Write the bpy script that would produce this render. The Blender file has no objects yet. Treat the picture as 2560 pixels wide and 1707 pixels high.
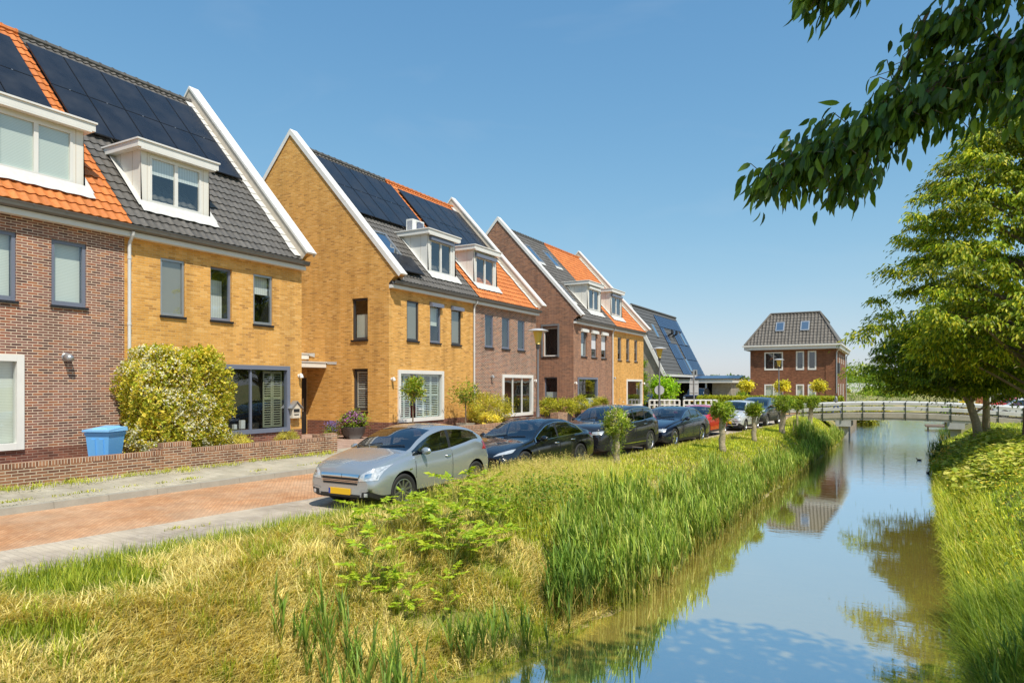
import bpy, bmesh, math, random
import numpy as np
from mathutils import Vector, Matrix
from mathutils.bvhtree import BVHTree
random.seed(7); RNG = np.random.default_rng(11)
PI = math.pi; rad = math.radians
sc = bpy.context.scene; COL = sc.collection

# ------------------------------------------------------------------ camera
CAMZ = 2.05
cd = bpy.data.cameras.new("camera"); cam = bpy.data.objects.new("camera", cd); COL.objects.link(cam)
cam.location = (0, 0, CAMZ); cam.rotation_euler = (rad(90), 0, rad(29.4))
cd.sensor_width = 36; cd.lens = 24.0; cd.shift_y = 109.5/2560; cd.clip_start = .05; cd.clip_end = 6000
sc.camera = cam
# ------------------------------------------------------------------ light
SUN = Vector((.56, -.36, 1.0)).normalized()
elev = math.asin(SUN.z); azim = math.atan2(SUN.x, SUN.y)
w = bpy.data.worlds.new("World"); sc.world = w; w.use_nodes = True
nt = w.node_tree; nt.nodes.clear()
sky = nt.nodes.new("ShaderNodeTexSky"); sky.sky_type = 'NISHITA'; sky.sun_disc = False
sky.sun_elevation = elev; sky.sun_rotation = azim; sky.air_density = 1.0; sky.dust_density = .5; sky.ozone_density = 2.0
hs = nt.nodes.new("ShaderNodeHueSaturation"); hs.inputs['Saturation'].default_value = 1.0; hs.inputs['Value'].default_value = 1.0
bg = nt.nodes.new("ShaderNodeBackground"); bg.inputs[1].default_value = .15
wo = nt.nodes.new("ShaderNodeOutputWorld")
nt.links.new(sky.outputs[0], hs.inputs['Color']); 
dv = nt.nodes.new("ShaderNodeVectorMath"); dv.operation = 'MULTIPLY_ADD'; dv.inputs[1].default_value = (.0343, .112, .118); dv.inputs[2].default_value = (1.12, .60, .42)   # soft highlight roll-off near the horizon
qd = nt.nodes.new("ShaderNodeVectorMath"); qd.operation = 'DIVIDE'; nt.links.new(hs.outputs[0], dv.inputs[0]); nt.links.new(hs.outputs[0], qd.inputs[0]); nt.links.new(dv.outputs[0], qd.inputs[1])
tc = nt.nodes.new("ShaderNodeTexCoord"); mp_ = nt.nodes.new("ShaderNodeMapping"); mp_.inputs['Scale'].default_value = (1.6, 1.6, 5); nz_ = nt.nodes.new("ShaderNodeTexNoise"); nz_.inputs['Scale'].default_value = 2.2; nz_.inputs['Detail'].default_value = 7; nz_.inputs['Distortion'].default_value = .8
cr_ = nt.nodes.new("ShaderNodeMapRange"); cr_.inputs[1].default_value = .55; cr_.inputs[2].default_value = .85; cr_.inputs[3].default_value = 0; cr_.inputs[4].default_value = .10; mx_ = nt.nodes.new("ShaderNodeMix"); mx_.data_type = 'RGBA'; mx_.inputs[7].default_value = (4.6, 5.0, 5.4, 1)
nt.links.new(tc.outputs['Generated'], mp_.inputs[0]); nt.links.new(mp_.outputs[0], nz_.inputs[0]); nt.links.new(nz_.outputs[0], cr_.inputs[0]); nt.links.new(cr_.outputs[0], mx_.inputs[0]); nt.links.new(qd.outputs[0], mx_.inputs[6])
nt.links.new(mx_.outputs[2], bg.inputs[0]); nt.links.new(bg.outputs[0], wo.inputs[0])
ld = bpy.data.lights.new("sun", 'SUN'); ld.energy = 5.0; ld.angle = rad(.53); ld.color = (1, .94, .82)
lo = bpy.data.objects.new("sun", ld); COL.objects.link(lo); lo.location = (20, -20, 40)
lo.rotation_euler = (-SUN).to_track_quat('-Z', 'Y').to_euler()
sc.view_settings.view_transform = 'Standard'; sc.view_settings.look = 'None'; sc.view_settings.exposure = 0
sc.render.engine = 'CYCLES'
sc.cycles.use_denoising = True; sc.cycles.max_bounces = 6; sc.cycles.diffuse_bounces = 3; sc.cycles.glossy_bounces = 3
sc.cycles.transparent_max_bounces = 8; sc.cycles.transmission_bounces = 3
sc.cycles.caustics_reflective = False; sc.cycles.caustics_refractive = False; sc.cycles.sample_clamp_indirect = 4

# ------------------------------------------------------------------ materials
MATS = {}
class NB:
    def __init__(s, name):
        s.m = bpy.data.materials.new(name); s.m.use_nodes = True; s.t = s.m.node_tree
        s.bsdf = s.t.nodes["Principled BSDF"]; s.out = s.t.nodes["Material Output"]
    def n(s, typ, **kw):
        nd = s.t.nodes.new("ShaderNode" + typ)
        for k, v in kw.items():
            if hasattr(nd, k): setattr(nd, k, v)
            else: nd.inputs[k.replace('_', ' ')].default_value = v
        return nd
    def l(s, a, b): s.t.links.new(a, b)
    def ramp(s, fac, stops):
        r = s.n("ValToRGB"); e = r.color_ramp.elements
        while len(e) > 1: e.remove(e[-1])
        e[0].position = stops[0][0]; e[0].color = (*stops[0][1], 1)
        for p, c in stops[1:]:
            q = e.new(p); q.color = (*c, 1)
        s.l(fac, r.inputs[0]); return r.outputs[0]
    def mix(s, fac, a, b, blend='MIX'):
        m = s.n("Mix", data_type='RGBA', blend_type=blend)
        for sock, v in ((m.inputs[0], fac), (m.inputs[6], a), (m.inputs[7], b)):
            if hasattr(v, 'links'): s.l(v, sock)
            elif isinstance(v, (int, float)): sock.default_value = v
            else: sock.default_value = (*v, 1)
        return m.outputs[2]
    def pos(s): return s.n("NewGeometry").outputs['Position']
    def uv(s): return s.n("UVMap").outputs[0]
    def noise(s, vec, scale, detail=4, rough=.55):
        q = s.n("TexNoise", Scale=scale, Detail=detail, Roughness=rough); s.l(vec, q.inputs['Vector']); return q.outputs[0]
    def bump(s, h, dist=.01, strength=1.0):
        b = s.n("Bump", Strength=strength, Distance=dist); s.l(h, b.inputs['Height']); s.l(b.outputs[0], s.bsdf.inputs['Normal'])

def mat(name, col, rough=.6, metal=0., var=0., vs=3., bump=0., bs=30., spec=.5, coat=0., emit=None):
    if name in MATS: return MATS[name]
    b = NB(name); p = b.bsdf
    p.inputs['Roughness'].default_value = rough; p.inputs['Metallic'].default_value = metal
    p.inputs['Specular IOR Level'].default_value = spec; p.inputs['Coat Weight'].default_value = coat; p.inputs['Coat Roughness'].default_value = .04
    v = max(var, .05)
    nz = b.noise(b.pos(), vs)
    c = b.mix(nz, tuple(x*(1-v) for x in col), tuple(min(1, x*(1+v)) for x in col)); b.l(c, p.inputs['Base Color'])
    if bump: b.bump(b.noise(b.pos(), bs), bump)
    MATS[name] = b.m; return b.m

def brick_mat(name, stops, mortar, bw=.22, rh=.0625, ms=.007, dirt=.25, rot=0, bump=.006, rough=.85, offset=.5, dust=0):
    b = NB(name)
    mp = b.n("Mapping"); mp.inputs['Rotation'].default_value = (0, 0, rot); b.l(b.uv(), mp.inputs['Vector'])
    t = b.n("TexBrick", offset=offset); t.inputs['Color1'].default_value = (0, 0, 0, 1); t.inputs['Color2'].default_value = (1, 1, 1, 1)
    t.inputs['Mortar'].default_value = (.5, .5, .5, 1); t.inputs['Scale'].default_value = 1; t.inputs['Mortar Size'].default_value = ms
    t.inputs['Mortar Smooth'].default_value = .3; t.inputs['Bias'].default_value = 0; t.inputs['Brick Width'].default_value = bw; t.inputs['Row Height'].default_value = rh
    b.l(mp.outputs[0], t.inputs['Vector'])
    c = b.ramp(t.outputs[0], stops)
    n1 = b.noise(b.pos(), 1.1, 5); n2 = b.noise(b.pos(), 40, 3)
    c = b.mix(b.ramp(n1, [(.35, (0, 0, 0)), (.7, (1, 1, 1))]), c, b.mix(dirt, c, (.12, .07, .04), 'MIX'))
    c = b.mix(b.ramp(n2, [(.3, (.78,)*3), (.7, (1.12,)*3)]), c, c, 'MIX') if False else b.mix(.5, c, b.ramp(n2, [(.3, (.7,)*3), (.7, (1.15,)*3)]), 'MULTIPLY')
    c = b.mix(t.outputs[1], c, mortar)
    ms_ = b.n('Mapping'); ms_.inputs['Scale'].default_value = (2.5, 2.5, .22); b.l(b.pos(), ms_.inputs['Vector']); n3 = b.noise(ms_.outputs[0], 1.0, 5); c = b.mix(.7, c, b.ramp(n3, [(.28, (.72, .70, .68)), (.55, (1, 1, 1)), (.8, (1.08, 1.06, 1.04))]), 'MULTIPLY')
    if dust: c = b.mix(b.ramp(b.noise(b.pos(), .8, 6), [(.40, (0,)*3), (.68, (dust,)*3)]), c, (.66, .56, .42))
    b.l(c, b.bsdf.inputs['Base Color']); b.bsdf.inputs['Roughness'].default_value = rough
    b.bsdf.inputs['Specular IOR Level'].default_value = .25
    h = b.n("Math", operation='SUBTRACT'); h.inputs[0].default_value = 1; b.l(t.outputs[1], h.inputs[1])
    h2 = b.n("Math", operation='MULTIPLY_ADD'); b.l(n2, h2.inputs[0]); h2.inputs[1].default_value = .4; b.l(h.outputs[0], h2.inputs[2])
    b.bump(h2.outputs[0], bump); MATS[name] = b.m; return b.m

M_YEL = brick_mat("yellow_brick", [(0, (.52, .25, .065)), (.12, (.70, .345, .078)), (.5, (.80, .405, .092)), (.85, (.87, .46, .12)), (1, (.90, .52, .17))], (.76, .50, .22), dirt=.10)
M_BRN = brick_mat("brown_brick", [(0, (.11, .055, .05)), (.3, (.23, .105, .08)), (.55, (.30, .15, .12)), (.8, (.36, .13, .075)), (1, (.42, .17, .08))], (.74, .60, .46), ms=.009)
M_RED = brick_mat("red_brown_brick", [(0, (.17, .065, .04)), (.4, (.29, .12, .07)), (.75, (.38, .15, .075)), (1, (.44, .19, .10))], (.66, .50, .37), ms=.0075)
M_PLI = brick_mat("plinth_brick", [(0, (.12, .045, .035)), (.5, (.21, .075, .05)), (1, (.30, .11, .07))], (.42, .30, .23), ms=.006)
M_GWL = brick_mat("garden_wall_brick", [(0, (.16, .075, .05)), (.4, (.28, .125, .07)), (.75, (.38, .175, .09)), (1, (.46, .23, .125))], (.60, .50, .37), ms=.009, bw=.225, rh=.064)
M_SOL = brick_mat("soldier_course", [(0, (.17, .08, .05)), (.5, (.33, .15, .08)), (1, (.48, .24, .13))], (.70, .58, .44), bw=.062, rh=.5, ms=.008, offset=0)
M_FAR = brick_mat("far_house_brick", [(0, (.16, .065, .036)), (.5, (.25, .10, .055)), (1, (.33, .14, .075))], (.30, .18, .11), ms=.006)
M_GRB = brick_mat("grey_brick", [(0, (.30, .27, .22)), (.5, (.38, .34, .28)), (1, (.45, .40, .33))], (.45, .42, .36), ms=.006)
M_RBR = brick_mat("red_brick", [(0, (.35, .10, .05)), (.5, (.45, .14, .07)), (1, (.5, .18, .09))], (.5, .3, .2), ms=.006)
M_ROAD = brick_mat("road_brick", [(0, (.57, .28, .135)), (.5, (.62, .32, .155)), (1, (.67, .365, .19))], (.42, .22, .12), dust=.3, bw=.21, rh=.07, ms=.005, rot=rad(45), bump=.004, dirt=.35, rough=.8)
M_PARK = brick_mat("parking_pavers", [(0, (.38, .32, .26)), (.5, (.45, .38, .31)), (1, (.52, .45, .37))], (.36, .31, .25), dust=.6, bw=.21, rh=.105, ms=.006, bump=.004, dirt=.3, rough=.85, rot=rad(5))
M_PAVE = brick_mat("pavement_slabs", [(0, (.40, .37, .29)), (.5, (.45, .415, .325)), (1, (.50, .46, .37))], (.34, .31, .21), dust=.3, bw=.3, rh=.3, ms=.006, bump=.004, dirt=.3)
M_PATIO = brick_mat("forecourt_pavers", [(0, (.40, .26, .20)), (.5, (.48, .33, .26)), (1, (.55, .40, .32))], (.35, .25, .19), bw=.21, rh=.105, ms=.005, bump=.003)
M_KERB = mat("kerb_concrete", (.36, .33, .27), .9, var=.25, vs=4, bump=.004)
M_WHITE = mat("white_paint", (.77, .755, .71), .45, var=.09, vs=2.2)
M_CREAM = mat("cream_panel", (.80, .77, .70), .5, var=.04, vs=1.5)
M_GREYF = mat("grey_blue_frame", (.17, .19, .25), .4, var=.06)
M_DARKF = mat("anthracite_frame", (.055, .055, .06), .4, var=.06)
M_SILL = mat("dark_sill_tile", (.018, .017, .018), .35, var=.2)
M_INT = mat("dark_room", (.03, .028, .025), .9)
M_LEAD = mat("lead_flashing", (.62, .61, .58), .55, var=.2, vs=6, bump=.006, bs=14)
M_COPE = mat("white_coping", (.78, .76, .72), .6, var=.12, vs=3)
M_PARA = mat("parapet_render", (.56, .49, .40), .8, var=.2, vs=5)
M_GUT = mat("zinc_gutter", (.20, .19, .18), .45, .6, var=.2)
M_PIPE = mat("pale_downpipe", (.66, .66, .65), .45, var=.1)
M_BLK = mat("black_rubber", (.02, .02, .02), .7)
M_PANEL = None
M_CONC = mat("weathered_concrete", (.42, .38, .30), .9, var=.3, vs=2.5, bump=.01)
M_GALV = mat("galvanised_steel", (.45, .46, .47), .4, .7, var=.15)
M_BARK = mat("tree_bark", (.20, .15, .10), .95, var=.5, vs=9, bump=.03, bs=18)
M_BARKP = mat("pale_bark", (.42, .34, .22), .95, var=.45, vs=10, bump=.03, bs=22)
M_SOIL = mat("garden_soil", (.16, .11, .07), .95, var=.3, bump=.02)

def tile_mat(name, c0, c1):
    b = NB(name); n1 = b.noise(b.pos(), 2.2, 5); n2 = b.noise(b.pos(), 14, 3)
    mp = b.n("Mapping"); b.l(b.uv(), mp.inputs['Vector'])
    t = b.n("TexBrick", offset=0); t.inputs['Color1'].default_value = (.72, .72, .72, 1); t.inputs['Color2'].default_value = (1.12, 1.12, 1.12, 1); t.inputs['Mortar'].default_value = (.8, .8, .8, 1)
    t.inputs['Scale'].default_value = 1; t.inputs['Mortar Size'].default_value = 0.002; t.inputs['Brick Width'].default_value = .22; t.inputs['Row Height'].default_value = .345
    b.l(mp.outputs[0], t.inputs['Vector'])
    c = b.mix(n1, c0, c1); c = b.mix(.8, c, t.outputs[0], 'MULTIPLY'); c = b.mix(.4, c, b.ramp(n2, [(.3, (.6,)*3), (.7, (1.2,)*3)]), 'MULTIPLY')
    b.l(c, b.bsdf.inputs['Base Color']); b.bsdf.inputs['Roughness'].default_value = .55; b.bsdf.inputs['Specular IOR Level'].default_value = .4
    b.bump(n2, .004); MATS[name] = b.m; return b.m
M_TORA = tile_mat("orange_roof_tile", (.57, .165, .035), (.68, .235, .065))
M_TBLK = tile_mat("black_roof_tile", (.10, .092, .082), (.155, .142, .128))
M_TGRY = tile_mat("grey_roof_tile", (.12, .105, .09), (.175, .155, .13))

def panel_mat():
    b = NB("solar_cells"); uv = b.uv()
    wv = b.n("TexWave", wave_type='BANDS', bands_direction='Y', Scale=5.5); b.l(uv, wv.inputs[0])
    n = b.noise(b.pos(), 1.3)
    c = b.mix(wv.outputs[0], (.008, .008, .010), (.020, .021, .026)); c = b.mix(b.ramp(n, [(.4, (0,)*3), (.8, (.5,)*3)]), c, (.05, .052, .06))
    b.l(c, b.bsdf.inputs['Base Color']); b.bsdf.inputs['Roughness'].default_value = .28; b.bsdf.inputs['Specular IOR Level'].default_value = .45
    b.l(b.ramp(n, [(.3, (.22,)*3), (.7, (.38,)*3)]), b.bsdf.inputs['Roughness']); return b.m
M_PANEL = panel_mat()
M_PFRAME = mat("panel_frame", (.015, .015, .017), .4)
M_BPANEL = mat("blue_solar_roof", (.035, .065, .14), .25, var=.25, vs=1.2)

def glass_mat(name, tint=(.9, .95, .95), mixf=.0, ior=1.52, boost=0.07):
    b = NB(name); t = b.t; t.nodes.remove(b.bsdf)
    tr = b.n("BsdfTransparent"); tr.inputs[0].default_value = (*tint, 1)
    gl = b.n("BsdfGlossy"); gl.inputs['Roughness'].default_value = .02; gl.inputs[0].default_value = (.95, .97, 1, 1)
    nz = b.noise(b.pos(), .9, 2); bm = b.n("Bump", Strength=.35, Distance=.01); b.l(nz, bm.inputs['Height']); b.l(bm.outputs[0], gl.inputs['Normal'])
    fr = b.n("LayerWeight", Blend=.5); pw = b.n("Math", operation='POWER'); b.l(fr.outputs['Facing'], pw.inputs[0]); pw.inputs[1].default_value = 4.0; ad = b.n("Math", operation='ADD', use_clamp=True); b.l(pw.outputs[0], ad.inputs[0]); ad.inputs[1].default_value = .04+boost
    mx = b.n("MixShader"); b.l(ad.outputs[0], mx.inputs[0]); b.l(tr.outputs[0], mx.inputs[1]); b.l(gl.outputs[0], mx.inputs[2]); b.l(mx.outputs[0], b.out.inputs[0])
    MATS[name] = b.m; return b.m
M_GLASS = glass_mat("window_glass", boost=.10)
M_SKYL = glass_mat("skylight_glass", (.5, .55, .6), boost=.35)
M_CGLASS = glass_mat("car_glass", (.42, .47, .48), boost=.10)

def blind_mat(name, c0, c1, scale, axis='Y'):
    b = NB(name); wv = b.n("TexWave", wave_type='BANDS', bands_direction=axis, Scale=scale); b.l(b.uv(), wv.inputs[0])
    b.l(b.mix(wv.outputs[0], c0, c1), b.bsdf.inputs['Base Color']); b.bsdf.inputs['Roughness'].default_value = .7
    MATS[name] = b.m; return b.m
M_BLIND = blind_mat("pale_venetian_blind", (.66, .68, .58), (.86, .87, .78), 9)
M_CURT = blind_mat("white_curtain", (.74, .74, .70), (.88, .88, .85), 4, 'X')
M_SCREEN = mat("brown_screen", (.30, .27, .21), .8, var=.06)
M_SHUT = mat("pale_shutter", (.72, .78, .74), .5)
M_SHUTG = mat("sage_shutter", (.30, .30, .20), .5)
M_ROLL = blind_mat("white_roller_shutter", (.60, .61, .63), (.72, .73, .75), 8)

def leaf_mat(name, trans=.35, rough=.45, spec=.35, gain=(1.95, 1.75, 1.25)):
    b = NB(name); a = b.n("Attribute", attribute_name="col"); a.attribute_type = 'GEOMETRY'
    br = b.mix(1.0, a.outputs[0], gain, 'MULTIPLY'); b.l(br, b.bsdf.inputs['Base Color']); b.bsdf.inputs['Roughness'].default_value = rough; b.bsdf.inputs['Specular IOR Level'].default_value = spec
    tl = b.n("BsdfTranslucent"); g = b.mix(1.0, br, (1.4, 1.4, .6), 'MULTIPLY'); b.l(g, tl.inputs[0])
    mx = b.n("MixShader"); mx.inputs[0].default_value = trans; b.l(b.bsdf.outputs[0], mx.inputs[1]); b.l(tl.outputs[0], mx.inputs[2]); b.l(mx.outputs[0], b.out.inputs[0])
    MATS[name] = b.m; return b.m
M_LEAF = leaf_mat("foliage_leaf", .42); M_GRASS = leaf_mat("grass_blade", .3, .5, .3); M_PETAL = leaf_mat("petals", .25, .6, .2, (1, 1, 1))
M_SHADEL = leaf_mat("shaded_hanging_leaf", .3, .4, .4, (1.45, 1.45, 1.2))

def paint(name, col, metal=.0, rough=.3):
    b = NB(name); p = b.bsdf; n = b.noise(b.pos(), 900, 1)
    b.l(b.mix(n, tuple(x*.93 for x in col), tuple(min(1, x*1.07) for x in col)), p.inputs['Base Color'])
    p.inputs['Metallic'].default_value = metal; p.inputs['Roughness'].default_value = rough; p.inputs['Coat Weight'].default_value = 1; p.inputs['Coat Roughness'].default_value = .03
    MATS[name] = b.m; return b.m
M_CHROME = mat("chrome", (.75, .76, .78), .12, 1.0)
M_RIM = mat("alloy_rim", (.42, .42, .43), .3, .9, var=.1)
M_RIMD = mat("dark_alloy_rim", (.16, .16, .17), .35, .8)
M_TYRE = mat("tyre_rubber", (.022, .021, .020), .75, var=.2)
M_PLATE = mat("yellow_plate", (.85, .48, .01), .45)
M_BLUE = mat("plate_blue", (.02, .06, .35), .5)
M_LAMP = mat("headlamp_lens", (.62, .64, .66), .12, .35, var=.5, vs=22, coat=1)
M_TAIL = mat("tail_lamp", (.45, .01, .02), .2, coat=1)
M_DPLAST = mat("dark_plastic", (.018, .018, .019), .5)

# ------------------------------------------------------------------ mesh builder
class MB:
    def __init__(s): s.v = []; s.f = []; s.m = []
    def add(s, vs, fs, mi=0):
        o = len(s.v); s.v.extend([tuple(p) for p in vs]); s.f.extend([tuple(i+o for i in f) for f in fs]); s.m.extend([mi]*len(fs)); return s
    def hexa(s, p, mi=0):  # 8 corners: bottom 4, top 4
        return s.add(p, [(0, 3, 2, 1), (4, 5, 6, 7), (0, 1, 5, 4), (1, 2, 6, 5), (2, 3, 7, 6), (3, 0, 4, 7)], mi)
    def box(s, x0, x1, y0, y1, z0, z1, mi=0):
        return s.hexa([(x0, y0, z0), (x1, y0, z0), (x1, y1, z0), (x0, y1, z0), (x0, y0, z1), (x1, y0, z1), (x1, y1, z1), (x0, y1, z1)], mi)
    def fbox(s, F, a0, a1, b0, b1, c0, c1, mi=0):
        return s.hexa([F(a0, b0, c0), F(a1, b0, c0), F(a1, b1, c0), F(a0, b1, c0), F(a0, b0, c1), F(a1, b0, c1), F(a1, b1, c1), F(a0, b1, c1)], mi)
    def quad(s, a, b, c, d, mi=0): return s.add([a, b, c, d], [(0, 1, 2, 3)], mi)
    def tube(s, pts, r, n=8, mi=0, cap=True):
        pts = [Vector(p) for p in pts]; rs = r if isinstance(r, (list, tuple)) else [r]*len(pts)
        vs = []; fs = []; prev = None
        for i, p in enumerate(pts):
            t = (pts[min(i+1, len(pts)-1)] - pts[max(i-1, 0)]).normalized()
            if prev is None: a = t.cross(Vector((.13, .31, .94))); a = a if a.length > .1 else t.cross(Vector((1, 0, 0)))
            else: a = prev - t*prev.dot(t)
            a.normalize(); prev = a; b = t.cross(a)
            for k in range(n):
                q = 2*PI*k/n; vs.append(p + (a*math.cos(q) + b*math.sin(q))*rs[i])
        for i in range(len(pts)-1):
            for k in range(n):
                k2 = (k+1) % n; fs.append((i*n+k, i*n+k2, (i+1)*n+k2, (i+1)*n+k))
        if cap: fs.append(tuple(range(n-1, -1, -1))); fs.append(tuple((len(pts)-1)*n+k for k in range(n)))
        return s.add(vs, fs, mi)
    def lathe(s, prof, c=(0, 0, 0), n=16, axis='Z', mi=0):
        vs = []; fs = []
        for r, h in prof:
            for k in range(n):
                q = 2*PI*k/n; a, b = r*math.cos(q), r*math.sin(q)
                p = (a, b, h) if axis == 'Z' else (h, a, b) if axis == 'X' else (a, h, b)
                vs.append((c[0]+p[0], c[1]+p[1], c[2]+p[2]))
        for i in range(len(prof)-1):
            for k in range(n):
                k2 = (k+1) % n; fs.append((i*n+k, i*n+k2, (i+1)*n+k2, (i+1)*n+k))
        fs.append(tuple(range(n))); fs.append(tuple((len(prof)-1)*n+k for k in range(n)))
        return s.add(vs, fs, mi)
    def build(s, name, mats, parent=None, smooth=False, uv=True, label=None):
        me = bpy.data.meshes.new(name); me.from_pydata(s.v, [], s.f)
        mats = mats if isinstance(mats, (list, tuple)) else [mats]
        for m in mats: me.materials.append(m)
        me.polygons.foreach_set('material_index', s.m)
        if smooth: me.polygons.foreach_set('use_smooth', [True]*len(s.f))
        if uv: boxuv(me)
        me.update(); return link(name, me, parent, label)
def boxuv(me):
    nl = len(me.loops)
    if not nl: return
    L = me.uv_layers.new(name="UVMap")
    vi = np.empty(nl, np.int32); me.loops.foreach_get('vertex_index', vi)
    co = np.empty(len(me.vertices)*3); me.vertices.foreach_get('co', co); co = co.reshape(-1, 3)[vi]
    npoly = len(me.polygons); nr = np.empty(npoly*3); me.polygons.foreach_get('normal', nr); nr = nr.reshape(-1, 3)
    lt = np.empty(npoly, np.int32); me.polygons.foreach_get('loop_total', lt); nr = np.repeat(nr, lt, axis=0)
    a = np.abs(nr); u = np.where(a[:, 0] > a[:, 1], co[:, 1], co[:, 0]); v = co[:, 2].copy()
    up = a[:, 2] > .8; u = np.where(up, co[:, 0], u); v = np.where(up, co[:, 1], v)
    sl = (a[:, 2] > .3) & ~up; v = np.where(sl, co[:, 2]/.743, v)
    L.data.foreach_set('uv', np.stack([u, v], 1).ravel())
def link(name, me, parent=None, label=None):
    o = bpy.data.objects.new(name, me); COL.objects.link(o)
    if parent is not None: o.parent = parent
    if label: o['label'] = label
    return o
def thing(name, label, cat, loc=(0, 0, 0), rz=0, group=None):
    o = bpy.data.objects.new(name, None); COL.objects.link(o); o.location = loc; o.rotation_euler = (0, 0, rz); o.empty_display_size = .3
    return tag(o, label, cat, group)
def tag(o, label=None, cat=None, group=None, kind=None):
    if label: o['label'] = label
    if cat: o['category'] = cat
    if group: o['group'] = group
    if kind: o['kind'] = kind
    return o
def dup(root, loc, rz=0, label=None, group=None, scale=1.0):
    def cp(o, par):
        c = o.copy(); COL.objects.link(c)
        if par is not None: c.parent = par
        for ch in list(o.children): cp(ch, c)
        return c
    r = cp(root, None); r.location = loc; r.rotation_euler = (0, 0, rz); r.scale = (scale,)*3
    if label: r['label'] = label
    if group: r['group'] = group
    return r
def npmesh(name, V, F, colr, m, parent=None, smooth=False, label=None):
    me = bpy.data.meshes.new(name); V = np.ascontiguousarray(V, np.float32); F = np.ascontiguousarray(F, np.int32)
    k = F.shape[1]; me.vertices.add(len(V)); me.vertices.foreach_set('co', V.ravel()); me.loops.add(F.size); me.loops.foreach_set('vertex_index', F.ravel())
    me.polygons.add(len(F)); me.polygons.foreach_set('loop_start', np.arange(0, F.size, k, dtype=np.int32)); me.polygons.foreach_set('loop_total', np.full(len(F), k, np.int32))
    if smooth: me.polygons.foreach_set('use_smooth', np.ones(len(F), bool))
    me.update(calc_edges=True)
    if colr is not None:
        at = me.attributes.new('col', 'FLOAT_COLOR', 'POINT'); c4 = np.ones((len(V), 4), np.float32); c4[:, :3] = colr; at.data.foreach_set('color', c4.ravel())
    me.materials.append(m); return link(name, me, parent, label)

# ------------------------------------------------------------------ foliage primitives (numpy)
def unit(a): return a/np.maximum(np.linalg.norm(a, axis=1, keepdims=True), 1e-9)
def blades(base, ln, wd, az, lean, c0, c1, straight=None):
    n = len(base); d = np.stack([np.cos(az), np.sin(az), np.zeros(n)], 1); sdir = np.stack([-np.sin(az), np.cos(az), np.zeros(n)], 1)
    up = np.array([0, 0, 1.]); ln = ln[:, None]; lean = lean[:, None]; wd = wd[:, None]
    hz = np.sqrt(np.maximum(.05, 1-lean**2))
    mid = base + d*ln*lean*.38 + up*ln*hz*.55; tip = base + d*ln*lean + up*ln*hz*np.where(lean > .7, .75, .95)
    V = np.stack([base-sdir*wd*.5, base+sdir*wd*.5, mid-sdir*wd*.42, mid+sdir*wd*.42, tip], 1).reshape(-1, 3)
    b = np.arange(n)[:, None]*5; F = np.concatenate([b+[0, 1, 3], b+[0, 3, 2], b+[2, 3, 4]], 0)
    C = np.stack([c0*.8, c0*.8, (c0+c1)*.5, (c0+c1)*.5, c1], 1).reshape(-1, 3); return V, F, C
def leaves(pos, ax, nrm, ln, wd, col, fold=.25):
    n = len(pos); ax = unit(ax); sd = unit(np.cross(ax, nrm)); nr = np.cross(sd, ax); ln = ln[:, None]; wd = wd[:, None]
    m = pos + ax*ln*.45
    V = np.stack([pos, m-sd*wd*.5+nr*wd*fold, pos+ax*ln-nr*ln*.12, m+sd*wd*.5+nr*wd*fold], 1).reshape(-1, 3)
    b = np.arange(n)[:, None]*4; F = np.concatenate([b+[0, 1, 2], b+[0, 2, 3]], 0)
    return V, F, np.repeat(col, 4, axis=0)
def cat(parts):
    Vs, Fs, Cs = [], [], []; o = 0
    for V, F, C in parts: Vs.append(V); Fs.append(F+o); Cs.append(C); o += len(V)
    return np.concatenate(Vs), np.concatenate(Fs), np.concatenate(Cs)
def jitcol(n, cols, var=.25, p=None):
    cols = np.array(cols, float); i = RNG.choice(len(cols), n, p=p); return cols[i]*(1+RNG.uniform(-var, var, (n, 1)))
def clumpy(center, radii, nclump, nleaf, csize, ln, wd, cols, flat=.5, shell=.55, droop=.5, p=None, lower=-1.0):
    """leaf clumps through an ellipsoid; returns leaf mesh arrays"""
    c = unit(RNG.normal(size=(nclump, 3))); c[:, 2] = np.where(c[:, 2] < lower, -c[:, 2]*.4, c[:, 2])
    rr = RNG.uniform(shell, 1, (nclump, 1))**.6; cc = np.array(center)+c*rr*np.array(radii)
    i = np.repeat(np.arange(nclump), nleaf); n = len(i)
    cs = csize*RNG.uniform(.6, 1.3, (nclump, 1))
    off = RNG.normal(size=(n, 3))*.5; off[:, 2] *= flat; pos = cc[i]+off*cs[i]
    out = unit(cc[i]-np.array(center)); ax = out*.6+RNG.normal(size=(n, 3))*.6+np.array([0, 0, -droop]); nrm = out*.5+np.array([0, 0, .9])+RNG.normal(size=(n, 3))*.45
    col = jitcol(n, cols, .3, p)*(1+.22*RNG.normal(size=(nclump, 1)))[i].clip(.5, 1.5)
    return leaves(pos, ax, nrm, ln*RNG.uniform(.7, 1.3, n), wd*RNG.uniform(.7, 1.3, n), col)

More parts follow.
